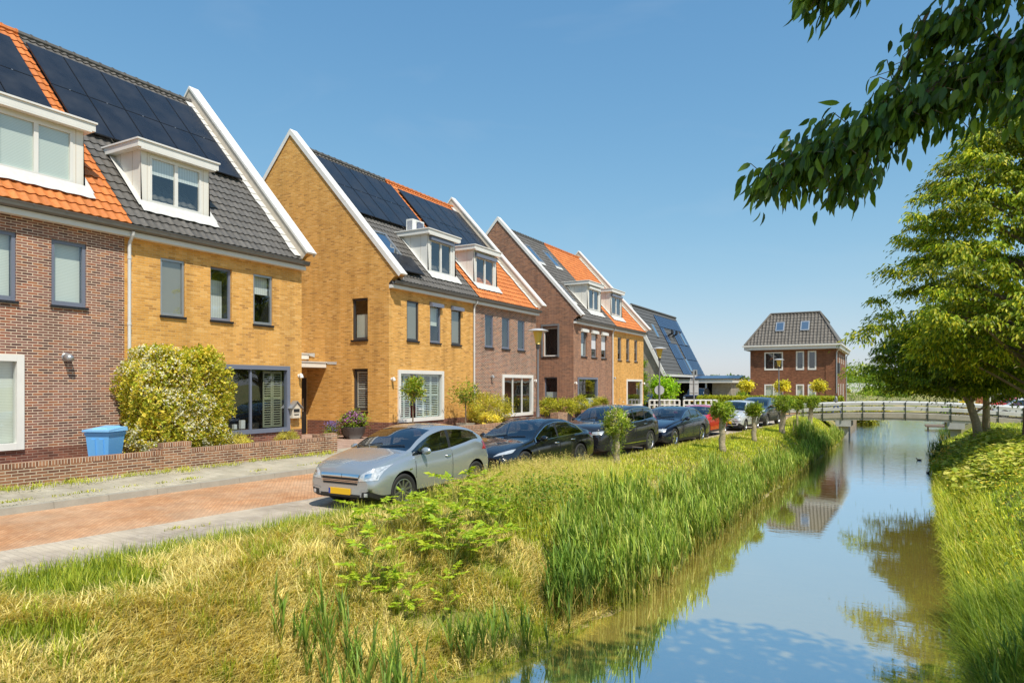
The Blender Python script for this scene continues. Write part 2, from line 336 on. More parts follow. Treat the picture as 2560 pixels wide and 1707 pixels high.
# ------------------------------------------------------------------ terrain profile (metres; street runs along +Y, canal to its right)
def Ee(y): return np.interp(y, [-15, 10.16, 42, 52, 60], [-10.64, -8.5, -5.8, -6.6, -7.0])          # canal-side edge of the parking strip
def Kk(y): return np.interp(y, [-20, 6, 60], [-15.5, -13.95, -10.7])               # kerb at the houses' side
def Wl(y): return np.interp(y, [-20, 7, 60], [-15.9, -15.65, -14.2])  # garden wall line
def Xw(y): return np.interp(y, [-15, 6, 7.4, 8.4, 11, 14.4, 20.6, 29.8, 47.6, 60, 110], [-5.4, -4.95, -4.6, -4.22, -3.86, -3.88, -3.82, -3.6, -3.15, -3.4, -3.4])
def Xr(y): return np.interp(y, [-15, 10, 13.5, 22, 39, 54, 60, 110], [1.1, 1.1, 1.06, 1.13, 1.5, 2.7, 4.0, 4.6])
ZW = -1.65; ZR = -.28
def sst(a, b, x): q = np.clip((x-a)/(b-a), 0, 1); return q*q*(3-2*q)
def gz(x, y):
    x = np.asarray(x, float); y = np.asarray(y, float); e, wl, r, k = Ee(y), Xw(y), Xr(y), Kk(y)
    s = (x-e)/(wl-e); left = -.25-.20*np.clip(s, 0, 1)-1.2*sst(.42, 1.0, s)
    left = np.where(s > 1, np.maximum(ZW-(x-wl)*.9, -2.5), left)
    d = x-r; right = np.where(d > 0, ZW+1.28*sst(-.2, 2.6, d), np.maximum(ZW+d*.9, -2.5))
    z = np.where(x < (wl+r)/2, left, right)
    z = np.where(x < e, -.36, z); z = np.where(x < k-.1, -.2, z); z = np.where(x < Wl(y)-.1, -.03, z)
    land = -.25
    z = z+(land-z)*sst(104, 112, y)
    bumpy = (np.sin(x*2.1+y*.7)*np.sin(y*1.3-x*.6)*.04+np.sin(x*5.3+1+y)*np.sin(y*4.1-x*1.7)*.022+np.sin(x*9.7+y*3.1)*np.sin(y*8.3-x*2.2)*.012)*((x > e+.2) & (y < 90)); return z+bumpy
def gzs(x, y): return float(gz(x, y))
# ================================================================== setting
def ground():
    xs = np.concatenate([[-900, -400, -200, -100, -60, -40, -30, -22, -18], np.arange(-16.6, 8.1, .2), [8.6, 9.5, 11, 14, 20, 30, 60, 120, 300, 700, 1500]])
    ys = np.concatenate([[-60, -30, -20, -14], np.arange(-10, 60, .35), np.arange(60, 116, 1.5), [120, 140, 180, 260, 400, 700, 1500, 3000]])
    X, Y = np.meshgrid(xs, ys, indexing='ij'); Z = gz(X, Y); V = np.stack([X, Y, Z], 2).reshape(-1, 3)
    ny = len(ys); i, j = np.meshgrid(np.arange(len(xs)-1), np.arange(ny-1), indexing='ij'); a = (i*ny+j).ravel()
    F = np.stack([a, a+ny, a+ny+1, a+1], 1)
    b = NB("bank_soil_and_turf"); p = b.pos(); n1 = b.noise(p, .55, 6); n2 = b.noise(p, 7, 5); n3 = b.noise(p, 45, 3)
    c = b.ramp(n1, [(.36, (.46, .37, .16)), (.46, (.34, .31, .09)), (.58, (.20, .24, .045))])
    c = b.mix(b.ramp(n2, [(.45, (0,)*3), (.65, (.7,)*3)]), c, (.24, .17, .08)); c = b.mix(.6, c, b.ramp(n3, [(.3, (.5,)*3), (.7, (1.25,)*3)]), 'MULTIPLY')
    b.l(c, b.bsdf.inputs['Base Color']); b.bsdf.inputs['Roughness'].default_value = .95; b.bump(n3, .03)
    o = npmesh("ground", V, F, None, b.m, smooth=True); tag(o, "grassy ground and sloping canal banks", "ground", kind="structure")
ground()
def strip(name, fa, fb, z, m, label, catg, y0=-20, y1=100, step=2.0, za=None):
    mb = MB(); ys = np.arange(y0, y1+.01, step); n = 6
    for a, b in zip(ys[:-1], ys[1:]):
        for k in range(n):
            q0, q1 = k/n, (k+1)/n; P = lambda y, q: (float(fa(y)*(1-q)+fb(y)*q), y, (z if za is None else za*(1-q)+z*q))
            mb.quad(P(a, q0), P(a, q1), P(b, q1), P(b, q0))
    return tag(mb.build(name, m), label, catg, kind="structure")
Bb = lambda y: Ee(y)-2.0
strip("road", Kk, Bb, ZR, M_ROAD, "red brick paved road", "road")
strip("parking_strip", Bb, Ee, ZR+.004, M_PARK, "pale grey paver parking strip along the canal side", "parking strip", y1=52)
strip("road_verge", Bb, Ee, ZR-.004, M_ROAD, "red brick road near the bridge", "road", y0=52)
strip("pavement", lambda y: Wl(y)-.3, lambda y: Kk(y)-.14, -.155, M_PAVE, "grey slab pavement in front of the garden walls", "pavement", za=.0)
strip("forecourt", lambda y: -24.0+0*y, lambda y: Wl(y)-.3, .0, M_PATIO, "pinkish paved front gardens of the houses", "forecourt", y1=60)
mb = MB(); ys = np.arange(-20, 101, 1.0)
for a, b in zip(ys[:-1], ys[1:]):
    ka, kb = float(Kk(a)), float(Kk(b)); g = .004
    mb.hexa([(ka-.14, a+g, -.4), (ka+.02, a+g, -.4), (kb+.02, b-g, -.4), (kb-.14, b-g, -.4), (ka-.14, a+g, -.148), (ka-.01, a+g, -.155), (kb-.01, b-g, -.155), (kb-.14, b-g, -.148)])
tag(mb.build("kerb", M_KERB), "concrete kerb stones between pavement and road", "kerb", kind="structure")

def water():
    b = NB("canal_water"); b.t.nodes.remove(b.bsdf)
    geo = b.pos(); mp = b.n("Mapping"); mp.inputs['Scale'].default_value = (.55, 1.6, 1); b.l(geo, mp.inputs['Vector'])
    n1 = b.n("TexNoise", Scale=3.2, Detail=4, Roughness=.55, Distortion=.4); b.l(mp.outputs[0], n1.inputs['Vector'])
    sep = b.n("SeparateXYZ"); b.l(geo, sep.inputs[0]); amp = b.n("MapRange"); b.l(sep.outputs[1], amp.inputs[0])
    amp.inputs[1].default_value = 25; amp.inputs[2].default_value = 55; amp.inputs[3].default_value = .03; amp.inputs[4].default_value = .7
    bu = b.n("Bump", Distance=.035); b.l(n1.outputs[0], bu.inputs['Height']); b.l(amp.outputs[0], bu.inputs['Strength'])
    gl = b.n("BsdfGlossy"); gl.inputs['Roughness'].default_value = .008; gl.inputs[0].default_value = (.92, .95, 1, 1); b.l(bu.outputs[0], gl.inputs['Normal'])
    df = b.n("BsdfDiffuse"); n2 = b.noise(geo, .8, 4); b.l(b.mix(n2, (.66, .50, .10), (.78, .60, .14)), df.inputs[0])
    fr = b.n("Fresnel", IOR=1.45); b.l(bu.outputs[0], fr.inputs['Normal'])
    f2 = b.n("Math", operation='MULTIPLY_ADD', use_clamp=True); b.l(fr.outputs[0], f2.inputs[0]); f2.inputs[1].default_value = .6; f2.inputs[2].default_value = .70
    mx = b.n("MixShader"); b.l(f2.outputs[0], mx.inputs[0]); b.l(df.outputs[0], mx.inputs[1]); b.l(gl.outputs[0], mx.inputs[2]); b.l(mx.outputs[0], b.out.inputs[0])
    mb = MB(); mb.quad((-6.5, -15, ZW), (6.5, -15, ZW), (6.5, 112, ZW), (-6.5, 112, ZW))
    tag(mb.build("water", b.m), "still brown canal water reflecting the sky", "water", kind="structure")
water()

# ================================================================== houses
AL = math.atan(6.3/5.7); CA, SA = math.cos(AL), math.sin(AL); SL = 6.3/SA
def R(y, s, n): return (.3-s*CA+n*SA, y, 6.15+s*SA+n*CA)       # front roof slope frame
def Rb(y, s, n): return (-11.1+s*CA-n*SA, y, 6.15+s*SA+n*CA)   # back slope
def s_at(z): return (z-6.15)/SA
def apex(n): return (5.7+n*SA)/CA
def tile_sheet(mb, F, lo, hi, S, pitch=.22, row=.345, h=.032, mi=0, seg=6, lip=.03, s0=0.0):
    l0 = min(lo(0), lo(S)); h0 = max(hi(0), hi(S)); nc = int(math.ceil((h0-l0)/pitch*seg)); rows = int(math.ceil(S/row))
    prof = [.5+.5*math.cos(2*PI*q/seg) for q in range(seg)]; prof = [p**1.4 for p in prof]
    vs = []; fs = []
    for r in range(rows):
        for s, off in ((r*row, lip), (min((r+1)*row+.02, S), 0.0)):
            a, b = lo(s), hi(s)
            for c in range(nc+1):
                y = min(max(l0+c*pitch/seg, a), b); vs.append(F(y, s+s0, h*prof[c % seg]+off))
    w_ = nc+1
    for r in range(rows):
        b0 = 2*r*w_; b1 = b0+w_
        for c in range(nc):
            fs.append((b0+c, b0+c+1, b1+c+1, b1+c))
            if r: p = b0-w_; fs.append((p+c, p+c+1, b0+c+1, b0+c))
    # closing front lip
    o = len(vs)
    for c in range(nc+1): y = min(max(l0+c*pitch/seg, lo(0)), hi(0)); vs.append(F(y, s0, -.03))
    for c in range(nc): fs.append((o+c, o+c+1, c+1, c))
    mb.add(vs, fs, mi)
def wallgrid(mb, P, a0, a1, z0, z1, holes, plinth=.6, rev=.12, deep=.9, mats=(0, 1, 2)):
    A = sorted({a0, a1, *[h[0] for h in holes], *[h[1] for h in holes]}); Z = sorted({z0, z1, *( [plinth] if z0 < plinth < z1 else []), *[h[2] for h in holes], *[h[3] for h in holes]})
    A = [a for a in A if a0 <= a <= a1]; Z = [z for z in Z if z0 <= z <= z1]
    for i in range(len(A)-1):
        for j in range(len(Z)-1):
            ca, cz = (A[i]+A[i+1])/2, (Z[j]+Z[j+1])/2
            if any(h[0] < ca < h[1] and h[2] < cz < h[3] for h in holes): continue
            mb.quad(P(A[i], Z[j], 0), P(A[i+1], Z[j], 0), P(A[i+1], Z[j+1], 0), P(A[i], Z[j+1], 0), mats[1] if cz < plinth else mats[0])
    for h in holes:
        a, b, c, d = h[:4]; rv = h[4] if len(h) > 4 else rev
        for p, q in (((a, c), (b, c)), ((b, c), (b, d)), ((b, d), (a, d)), ((a, d), (a, c))):
            mb.quad(P(*p, 0), P(*q, 0), P(*q, rv), P(*p, rv), mats[0])
            e = .0
            mb.quad(P(*p, rv), P(*q, rv), P(*q, deep), P(*p, deep), mats[2])
        mb.quad(P(a, c, deep), P(b, c, deep), P(b, d, deep), P(a, d, deep), mats[2])
def window(par, P, a0, a1, z0, z1, fm, d=.07, fw=.065, panes=1, blind=None, bz=0.0, sill=True, proud=None, splits=None, open_=False, name="window", bd=.12, gm=None, btop=None):
    """window frame with pane, blind and sill as its own parts; P(a,z,depth) maps onto the wall"""
    mb = MB(); g = .002
    if proud:   # broad picture-frame surround standing off the wall
        fwo, out = proud; d0, d1 = -out, .10
        mb.fbox(P, a0, a0+fwo, z0, z1, d0, d1); mb.fbox(P, a1-fwo, a1, z0, z1, d0, d1)
        mb.fbox(P, a0+fwo+g, a1-fwo-g, z0, z0+fwo, d0, d1); mb.fbox(P, a0+fwo+g, a1-fwo-g, z1-fwo, z1, d0, d1)
        ia0, ia1, iz0, iz1 = a0+fwo, a1-fwo, z0+fwo, z1-fwo; gd = .03
    else:
        mb.fbox(P, a0+g, a0+fw, z0+g, z1-g, d, d+.07); mb.fbox(P, a1-fw, a1-g, z0+g, z1-g, d, d+.07)
        mb.fbox(P, a0+fw+g, a1-fw-g, z0+g, z0+fw*1.2, d, d+.07); mb.fbox(P, a0+fw+g, a1-fw-g, z1-fw, z1-g, d, d+.07)
        ia0, ia1, iz0, iz1 = a0+fw, a1-fw, z0+fw*1.2, z1-fw; gd = d+.035
    sp = splits or [ia0+(ia1-ia0)*k/panes for k in range(1, panes)]
    for q in sp: mb.fbox(P, q-.035, q+.035, iz0+g, iz1-g, gd-.03, gd+.03)
    f = mb.build(name, fm, par)
    # thin inner sash line
    pb = MB(); pb.quad(P(ia0, iz0, gd), P(ia1, iz0, gd), P(ia1, iz1, gd), P(ia0, iz1, gd)); pb.build("pane", gm or M_GLASS, f)
    if blind:
        bb = MB(); zt = iz1 if btop is None else iz0+(iz1-iz0)*btop; zb = iz0+(iz1-iz0)*bz; bb.quad(P(ia0-.02, zb, gd+bd), P(ia1+.02, zb, gd+bd), P(ia1+.02, zt+.02, gd+bd), P(ia0-.02, zt+.02, gd+bd)); bb.build("blind", blind, f)
    if sill:
        sb = MB(); n = max(3, int((a1-a0)/.11)); w_ = (a1-a0+.06)/n
        for k in range(n): sb.fbox(P, a0-.03+k*w_+.003, a0-.03+(k+1)*w_-.003, z0-.065, z0-.006, -.055, d+.06)
        sb.build("sill", M_SILL, f)
    return f
def shutters(f, P, spans, z0, z1, d, m):
    mb = MB()
    for a, b in spans:
        mb.fbox(P, a, a+.045, z0, z1, d, d+.03); mb.fbox(P, b-.045, b, z0, z1, d, d+.03); zm = (z0+z1)/2
        for zz in (z0, zm, z1-.06): mb.fbox(P, a+.047, b-.047, zz, zz+.06, d, d+.03)
        n = int((z1-z0)/.075)
        for k in range(n):
            z = z0+.04+k*.075
            mb.hexa([P(a+.047, z, d), P(b-.047, z, d), P(b-.047, z+.02, d+.045), P(a+.047, z+.02, d+.045), P(a+.047, z+.012, d), P(b-.047, z+.012, d), P(b-.047, z+.032, d+.045), P(a+.047, z+.032, d+.045)])
    mb.build("shutter", m, f)
def PF(a, z, d): return (-d, a, z)          # front facade
def PL(a, z, d): return (a, d, z)           # gable facing the camera (toward -Y)
WALLM = lambda m: [m, M_PLI, M_INT]
def dormer(par, y0, y1, wz0, wz1, top, wy0, wy1, fm=M_CREAM, fr=M_WHITE, blind=None, bz=0, shutter=None, apron=True, slabm=M_WHITE, panes=2):
    xf = -.43; mb = MB(); xb = .3-(top-6.15)*CA/SA-.25; P = lambda a, z, d: (xf-d, a, z); zb = 6.87
    # front cladding with window opening, cheeks with joint lines, flat roof slab
    wallgrid(mb, P, y0, y1, zb, top, [(wy0, wy1, wz0, wz1)], plinth=-9, rev=.08, deep=.7, mats=(0, 0, 1))
    mb.quad(P(y0+.02, wz0-.02, .065), P(y1-.02, wz0-.02, .065), P(y1-.02, wz0+.80, .75), P(y0+.02, wz0+.80, .75), 1)
    for y in (y0, y1):
        mb.add([(xf, y, zb), (xf, y, top), (xb, y, top), (.3-(zb-6.15)*CA/SA, y, zb)], [(0, 1, 2, 3)], 0)
    for y in (y0-.006, y1+.001):
        for xx in (-.80, -1.35): mb.box(xx, xx+.012, y, y+.005, 7.4 if xx > -1 else 7.9, top-.002, 2)
    for yy in (y0+.18, y1-.19): mb.box(xf-.001, xf+.004, yy, yy+.012, zb+.05, top-.01, 2)
    d = mb.build("dormer", [fm, M_INT, M_PARA], par)
    sb = MB(); sb.box(xb-.15, xf+.2, y0-.19, y1+.19, top-.01, top+.17, 0); sb.box(xb-.2, xf+.235, y0-.225, y1+.225, top+.172, top+.215, 1)
    sb.box(xf+.05, xf+.2, y0-.1, y1+.1, top-.05, top-.012, 0); sb.build("dormer_roof", [slabm, M_COPE], d)
    ab = MB(); g = []
    n = 14
    for k in range(n):   # dressed lead apron below and up both cheeks
        a, b = y0-.12+(y1-y0+.24)*k/n, y0-.12+(y1-y0+.24)*(k+1)/n; e = .02*math.sin(k*2.3)
        ab.quad(R(a, s_at(6.64)+e, .075), R(b, s_at(6.64)+.02*math.sin((k+1)*2.3), .075), R(b, s_at(6.97), .09), R(a, s_at(6.97), .09))
    ab.quad((xf+.01, y0, 6.90), (xf+.01, y1, 6.90), (xf+.01, y1, 7.0), (xf+.01, y0, 7.0))
    for y, o in ((y0-.16, .16), (y1, .16)): ab.quad(R(y, s_at(6.8), .08), R(y+o, s_at(6.8), .08), R(y+o, s_at(top), .08), R(y, s_at(top), .08))
    ab.build("lead_apron", M_LEAD, d)
    mbf = MB(); g_ = .002; fw = .06
    mbf.fbox(P, wy0, wy0+fw, wz0, wz1, -.012, .06); mbf.fbox(P, wy1-fw, wy1, wz0, wz1, -.012, .06)
    mbf.fbox(P, wy0+fw, wy1-fw, wz0, wz0+fw, -.012, .06); mbf.fbox(P, wy0+fw, wy1-fw, wz1-fw, wz1, -.012, .06)
    for q in range(1, panes): mq = wy0+(wy1-wy0)*q/panes; mbf.fbox(P, mq-.05, mq+.05, wz0+fw, wz1-fw, -.010, .06)
    mbf.build("frame", fr, d)
    pb = MB(); pb.quad(P(wy0+fw, wz0+fw, .03), P(wy1-fw, wz0+fw, .03), P(wy1-fw, wz1-fw, .03), P(wy0+fw, wz1-fw, .03)); pb.build("pane", M_GLASS, d)
    if blind:
        bb = MB(); zb_ = wz0+(wz1-wz0)*bz; bb.quad(P(wy0+.02, zb_, .055), P(wy1-.02, zb_, .055), P(wy1-.02, wz1, .055), P(wy0+.02, wz1, .055)); bb.build("blind", blind, d)
    if shutter:
        zb2 = MB(); P2 = P; zb2.hexa([P(wy0-.08, wz1-.02, .0), P(wy1+.08, wz1-.02, .0), P(wy1+.08, wz1-.02, -.14), P(wy0-.08, wz1-.02, -.14), P(wy0-.08, wz1+.19, .0), P(wy1+.08, wz1+.19, .0), P(wy1+.08, wz1+.13, -.14), P(wy0-.08, wz1+.13, -.14)]); zb2.build("shutter_box", shutter, d)
def solar(par, y0, y1, sA, sB, n=.13, m=None, name="solar_panel"):
    mb = MB(); mb.fbox(R, y0+.012, y1-.012, sA+.012, sB-.012, n, n+.035, 0); e = .03
    mb.quad(R(y0+e, sA+e, n+.038), R(y1-e, sA+e, n+.038), R(y1-e, sB-e, n+.038), R(y0+e, sB-e, n+.038), 1)
    mb.fbox(R, (y0+y1)/2-.02, (y0+y1)/2+.02, sB-.012, sB+.012, n+.02, n+.045, 2)
    return mb.build(name, [M_PFRAME, m or M_PANEL, M_GALV], par)
def skylight(par, y0, y1, z0, z1):
    mb = MB(); s0, s1 = s_at(z0), s_at(z1); f = .07
    mb.fbox(R, y0, y0+f, s0, s1, .02, .12); mb.fbox(R, y1-f, y1, s0, s1, .02, .12); mb.fbox(R, y0+f+.001, y1-f-.001, s0, s0+f, .02, .12); mb.fbox(R, y0+f+.001, y1-f-.001, s1-f, s1, .02, .12)
    o = mb.build("skylight", M_GALV, par)
    g = MB(); g.quad(R(y0+f, s0+f, .09), R(y1-f, s0+f, .09), R(y1-f, s1-f, .09), R(y0+f, s1-f, .09)); g.build("pane", M_SKYL, o)
    l = MB(); l.quad(R(y0-.08, s0-.22, .07), R(y1+.08, s0-.22, .07), R(y1+.08, s0, .085), R(y0-.08, s0, .085)); l.build("lead_apron", M_LEAD, o)
    return o
def gable(par, W, left, brick, wins=()):
    """gable end wall with raised white-coped parapet"""
    mb = MB(); ya, yb = (0, .3) if left else (W-.3, W); yo = ya if left else yb
    if left: wallgrid(mb, PL, -10.8, 0, 0, 5.9, [w_[:5] for w_ in wins])
    else: mb.quad((0, yo, 0), (-10.8, yo, 0), (-10.8, yo, 5.9), (0, yo, 5.9), 0)
    nT = .34
    def prof(y):
        pf = R(y, -.02, nT); pa = R(y, apex(nT), nT); pb = Rb(y, -.02, nT)
        return [(0, y, 5.9), (.0, y, 6.05), (.25, y, 6.28), pf, pa, pb, (-11.05, y, 6.28), (-10.8, y, 5.9)]
    A = prof(ya); B = prof(yb); n = len(A); mb.add(A, [tuple(range(n))], 0); mb.add(B, [tuple(range(n))], 0)
    mb.add(A+B, [(1, 2, n+2, n+1), (2, 3, n+3, n+2)], 0)
    mb.quad((0, .0 if left else W-.3, 5.9), (0, .3 if left else W, 5.9), (0, .3 if left else W, 6.05), (0, .0 if left else W-.3, 6.05), 0)
    g = mb.build("gable_wall", WALLM(brick), par)
    pb = MB()   # rendered inner face of the parapet
    yi = yb if left else ya; e = .012 if left else -.012
    for F in (R, Rb):
        pb.add([F(yi+e, -.02, .05), F(yi+e, apex(.05), .05), F(yi+e, apex(nT), nT), F(yi+e, -.02, nT)], [(0, 1, 2, 3)])
    pb.build("parapet_face", M_PARA, g)
    cb = MB(); y0, y1 = ya-.05, yb+.05
    for F in (R, Rb):
        a0, a1 = -.06, None
        cb.hexa([F(y0, a0, nT+.002), F(y1, a0, nT+.002), F(y1, apex(nT), nT+.002), F(y0, apex(nT), nT+.002), F(y0, a0, nT+.07), F(y1, a0, nT+.07), F(y1, apex(nT+.07), nT+.07), F(y0, apex(nT+.07), nT+.07)], 0)
        yo2 = y0 if left else y1; o = .012 if left else -.012
        cb.hexa([F(yo2, a0, nT-.10), F(yo2+o, a0, nT-.10), F(yo2+o, apex(nT-.1), nT-.10), F(yo2, apex(nT-.1), nT-.10), F(yo2, a0, nT+.001), F(yo2+o, a0, nT+.001), F(yo2+o, apex(nT), nT+.001), F(yo2, apex(nT), nT+.001)], 0)
        for k in range(1, 4):
            s = k*2.1; cb.fbox(F, y0-.004, y1+.004, s, s+.012, nT+.02, nT+.073, 1)
    cb.build("coping", [M_COPE, M_PARA], g)
    lb = MB(); n_ = 24; d = .26 if left else -.26   # stepped lead soakers on the tiles
    for k in range(n_):
        s0, s1 = .1+k*(SL-.2)/n_, .1+(k+1)*(SL-.2)/n_; wv = 1+.12*math.sin(k*1.7)
        lb.quad(R(yi, s0, .09), R(yi+d*wv, s0, .075), R(yi+d*(1+.12*math.sin((k+1)*1.7)), s1, .06), R(yi, s1, .075))
    lb.build("lead_soakers", M_LEAD, g)
def house(label, y0, y1, brick, tilem, gl=False, gr=False, holes=(), lw=(), group=None, ridge=True, pipe=True):
    W = y1-y0; t = thing("terraced_house", label, "house", (-17.3, y0, 0), 0, group)
    mb = MB(); wallgrid(mb, PF, 0, W, 0, 5.9, list(holes))
    mb.build("wall", WALLM(brick), t); mb = MB(); mb.quad((-10.8, 0, 0), (-10.8, W, 0), (-10.8, W, 6.2), (-10.8, 0, 6.2), 0); mb.build("back_wall", WALLM(brick), t)
    if gl: gable(t, W, True, brick, lw)
    if gr: gable(t, W, False, brick)
    a, b = (.3 if gl else 0.0), (W-.3 if gr else W)
    rb = MB(); tile_sheet(rb, R, lambda s: a, lambda s: b, SL); rb.quad(Rb(a, 0, 0), Rb(b, 0, 0), Rb(b, SL, 0), Rb(a, SL, 0))
    n = int((b-a)/.38); st = (b-a)/n
    roof = rb.build("roof", tilem, t, smooth=False)
    cb = MB()
    for k in range(n):
        yy = a+k*st; cb.tube([(-5.4, yy+.004, 12.47), (-5.4, yy+st-.03, 12.47)], .105, 8); cb.tube([(-5.4, yy+st-.035, 12.47), (-5.4, yy+st, 12.47)], .125, 8)
    cb.build("ridge_tiles", tilem, roof)
    gb = MB(); ga = -.02 if gl else 0.0; ge = W+.05 if gr else W
    prof = [(.16, 6.10), (.17, 6.035), (.215, 6.0), (.275, 5.995), (.33, 6.03), (.345, 6.10), (.36, 6.12), (.36, 6.135), (.33, 6.13), (.32, 6.05), (.27, 6.015), (.215, 6.02), (.185, 6.05), (.175, 6.11)]
    m = len(prof); vs = [(x, ga, z) for x, z in prof]+[(x, ge, z) for x, z in prof]
    gb.add(vs, [(k, (k+1) % m, m+(k+1) % m, m+k) for k in range(m)]+[tuple(range(m))]+[tuple(range(m, 2*m))])
    for k in range(int(W/.7)): gb.box(.155, .37, .3+k*.7, .325+k*.7, 6.11, 6.142)
    gb.build("gutter", M_GUT, roof)
    fb = MB(); fb.box(.003, .205, .0 if gl else .001, W if gr else W-.001, 5.86, 5.99, 0); fb.box(.0, .155, .001, W-.001, 5.992, 6.13, 1); fb.build("fascia", [M_WHITE, M_DPLAST], roof)
    return t
def downpipe(t, y, ztop=5.95):
    mb = MB(); mb.tube([(.26, y, 5.99), (.24, y, 5.90), (.10, y, 5.72), (.085, y, 5.6), (.085, y, .05)], .042, 10)
    for z in (5.3, 3.6, 1.9, .5): mb.lathe([(.05, z), (.05, z+.07)], (.085, y, 0), 10)
    mb.build("downpipe", M_PIPE, t)
def spot(t, y, z, m=None):
    mb = MB(); mb.lathe([(.055, 0), (.055, .02)], (0, y, z), 10, 'X'); mb.tube([(.02, y, z), (.10, y, z+.02)], .022, 8)
    mb.tube([(.08, y, z+.05), (.12, y, z+.01), (.145, y, z-.075)], [.045, .06, .062], 10); mb.build("wall_lamp", m or M_WHITE, t)
GRP = None
# ---- block nearest the camera: brown unit, yellow unit
h0 = house("brown brick terraced house with orange roof tiles, leftmost and nearest", 4.3, 10.4, M_BRN, M_TORA,
    holes=[(7.10-4.3, 7.93-4.3, 3.95, 5.5), (8.66-4.3, 9.46-4.3, 3.95, 5.5), (5.55-4.3+.05, 8.05-4.3-.05, .66, 2.7)])
o = 4.3
for a, b in ((7.10, 7.93), (8.66, 9.46)): window(h0, PF, a-o, b-o, 3.95, 5.5, M_GREYF, d=.04, blind=M_BLIND, fw=.085)
window(h0, PF, 5.5-o, 8.06-o, .6, 2.74, M_WHITE, proud=(.15, .07), blind=M_BLIND, sill=False)
dormer(h0, 7.42-o, 9.62-o, 7.02, 8.30, 8.42, 7.72-o, 9.36-o, blind=M_BLIND)
for c in range(4):
    for r in range(2): solar(h0, 9.96-1.11*(c+1)-o, 9.96-1.11*c-o, s_at((8.95, 10.43)[r]), s_at((10.43, 11.9)[r]))
vb = MB(); yv = 8.98-o; vb.lathe([(.10, 0.0), (.10, .03)], (0, yv, 2.73), 14, 'X'); vb.tube([(.02, yv, 2.73), (.10, yv, 2.73), (.17, yv, 2.70), (.20, yv, 2.64)], [.085, .09, .09, .085], 14); vb.build("vent_cowl", M_GALV, h0, smooth=True)
h1 = house("yellow brick house with black roof tiles, big flowering shrub at its front", 10.4, 16.4, M_YEL, M_TBLK, gr=True,
    holes=[(11.39-10.4, 12.11-10.4, 3.95, 5.5), (12.93-10.4, 13.66-10.4, 3.95, 5.5), (14.44-10.4, 15.18-10.4, 3.95, 5.5), (12.8-10.4, 15.82-10.4, .62, 2.62)])
o = 10.4
window(h1, PF, 11.39-o, 12.11-o, 3.95, 5.5, M_GALV, d=.03, blind=M_SCREEN, bd=.03)
window(h1, PF, 12.93-o, 13.66-o, 3.95, 5.5, M_GREYF, blind=M_CURT, bd=.3, bz=0, btop=.8)
window(h1, PF, 14.44-o, 15.18-o, 3.95, 5.5, M_GALV, d=.03, blind=M_CURT, bz=.62)
f = window(h1, PF, 12.75-o, 15.87-o, .56, 2.67, M_GREYF, proud=(.13, .05), sill=False, splits=[14.35-o])
shutters(f, PF, [(12.9-o, 13.3-o), (14.95-o, 15.3-o), (15.32-o, 15.7-o)], .72, 2.5, .16, M_SHUTG)
pb = MB(); pb.fbox(PF, 13.9-o, 14.0-o, .72, .86, .2, .3); pb.fbox(PF, 14.15-o, 14.3-o, .72, .98, .2, .3); pb.build("window_ornament", M_WHITE, f)
dormer(h1, 11.1-o, 13.19-o, 7.04, 8.31, 8.42, 11.36-o, 12.93-o, blind=M_CURT, bz=.62)
ys_ = [10.37, 11.39, 12.5, 13.64, 14.72, 15.78]
for c in range(5):
    for r in range(2): solar(h1, ys_[c]-o, ys_[c+1]-o, s_at((8.95, 10.43)[r]), s_at((10.43, 11.95)[r]))
downpipe(h1, .08); spot(h1, 16.27-o, 2.37)
# entrance link with canopy and black door
lb = MB(); lb.quad((-4.4, 6.0, 0), (-4.4, 10.48, 0), (-4.4, 10.48, 3.15), (-4.4, 6.0, 3.15), 0); lb.build("porch_wall", WALLM(M_YEL), h1)
lb = MB(); lb.box(-8, -4.30, 6.002, 10.48, 3.15, 3.36, 0); lb.box(-8, -4.26, 6.004, 10.49, 3.362, 3.40, 1); lb.quad((-4.28, 10.47, 3.40), (-3.95, 10.47, 3.40), (-3.95, 10.47, 3.22), (-4.28, 10.47, 3.30), 1); lb.build("porch_roof", [M_WHITE, M_LEAD], h1)
lb = MB(); lb.box(-4.38, -3.3, 6.002, 10.47, 2.78, 2.97, 0); lb.box(-4.38, -3.27, 6.004, 10.48, 2.972, 3.02, 1); lb.add([(-3.34, 10.485, 3.03), (-2.72, 10.485, 3.01), (-2.74, 10.485, 2.90), (-3.25, 10.485, 2.93)], [(0, 1, 2, 3)], 1); lb.build("canopy", [M_CREAM, M_LEAD], h1)
db = MB(); db.box(-4.395, -4.33, 9.35, 10.38, .04, 2.36); dr = db.build("door", M_DPLAST, h1)
hb = MB(); hb.box(-4.325, -4.29, 10.12, 10.17, .95, 1.5); hb.build("handle", M_GALV, dr)
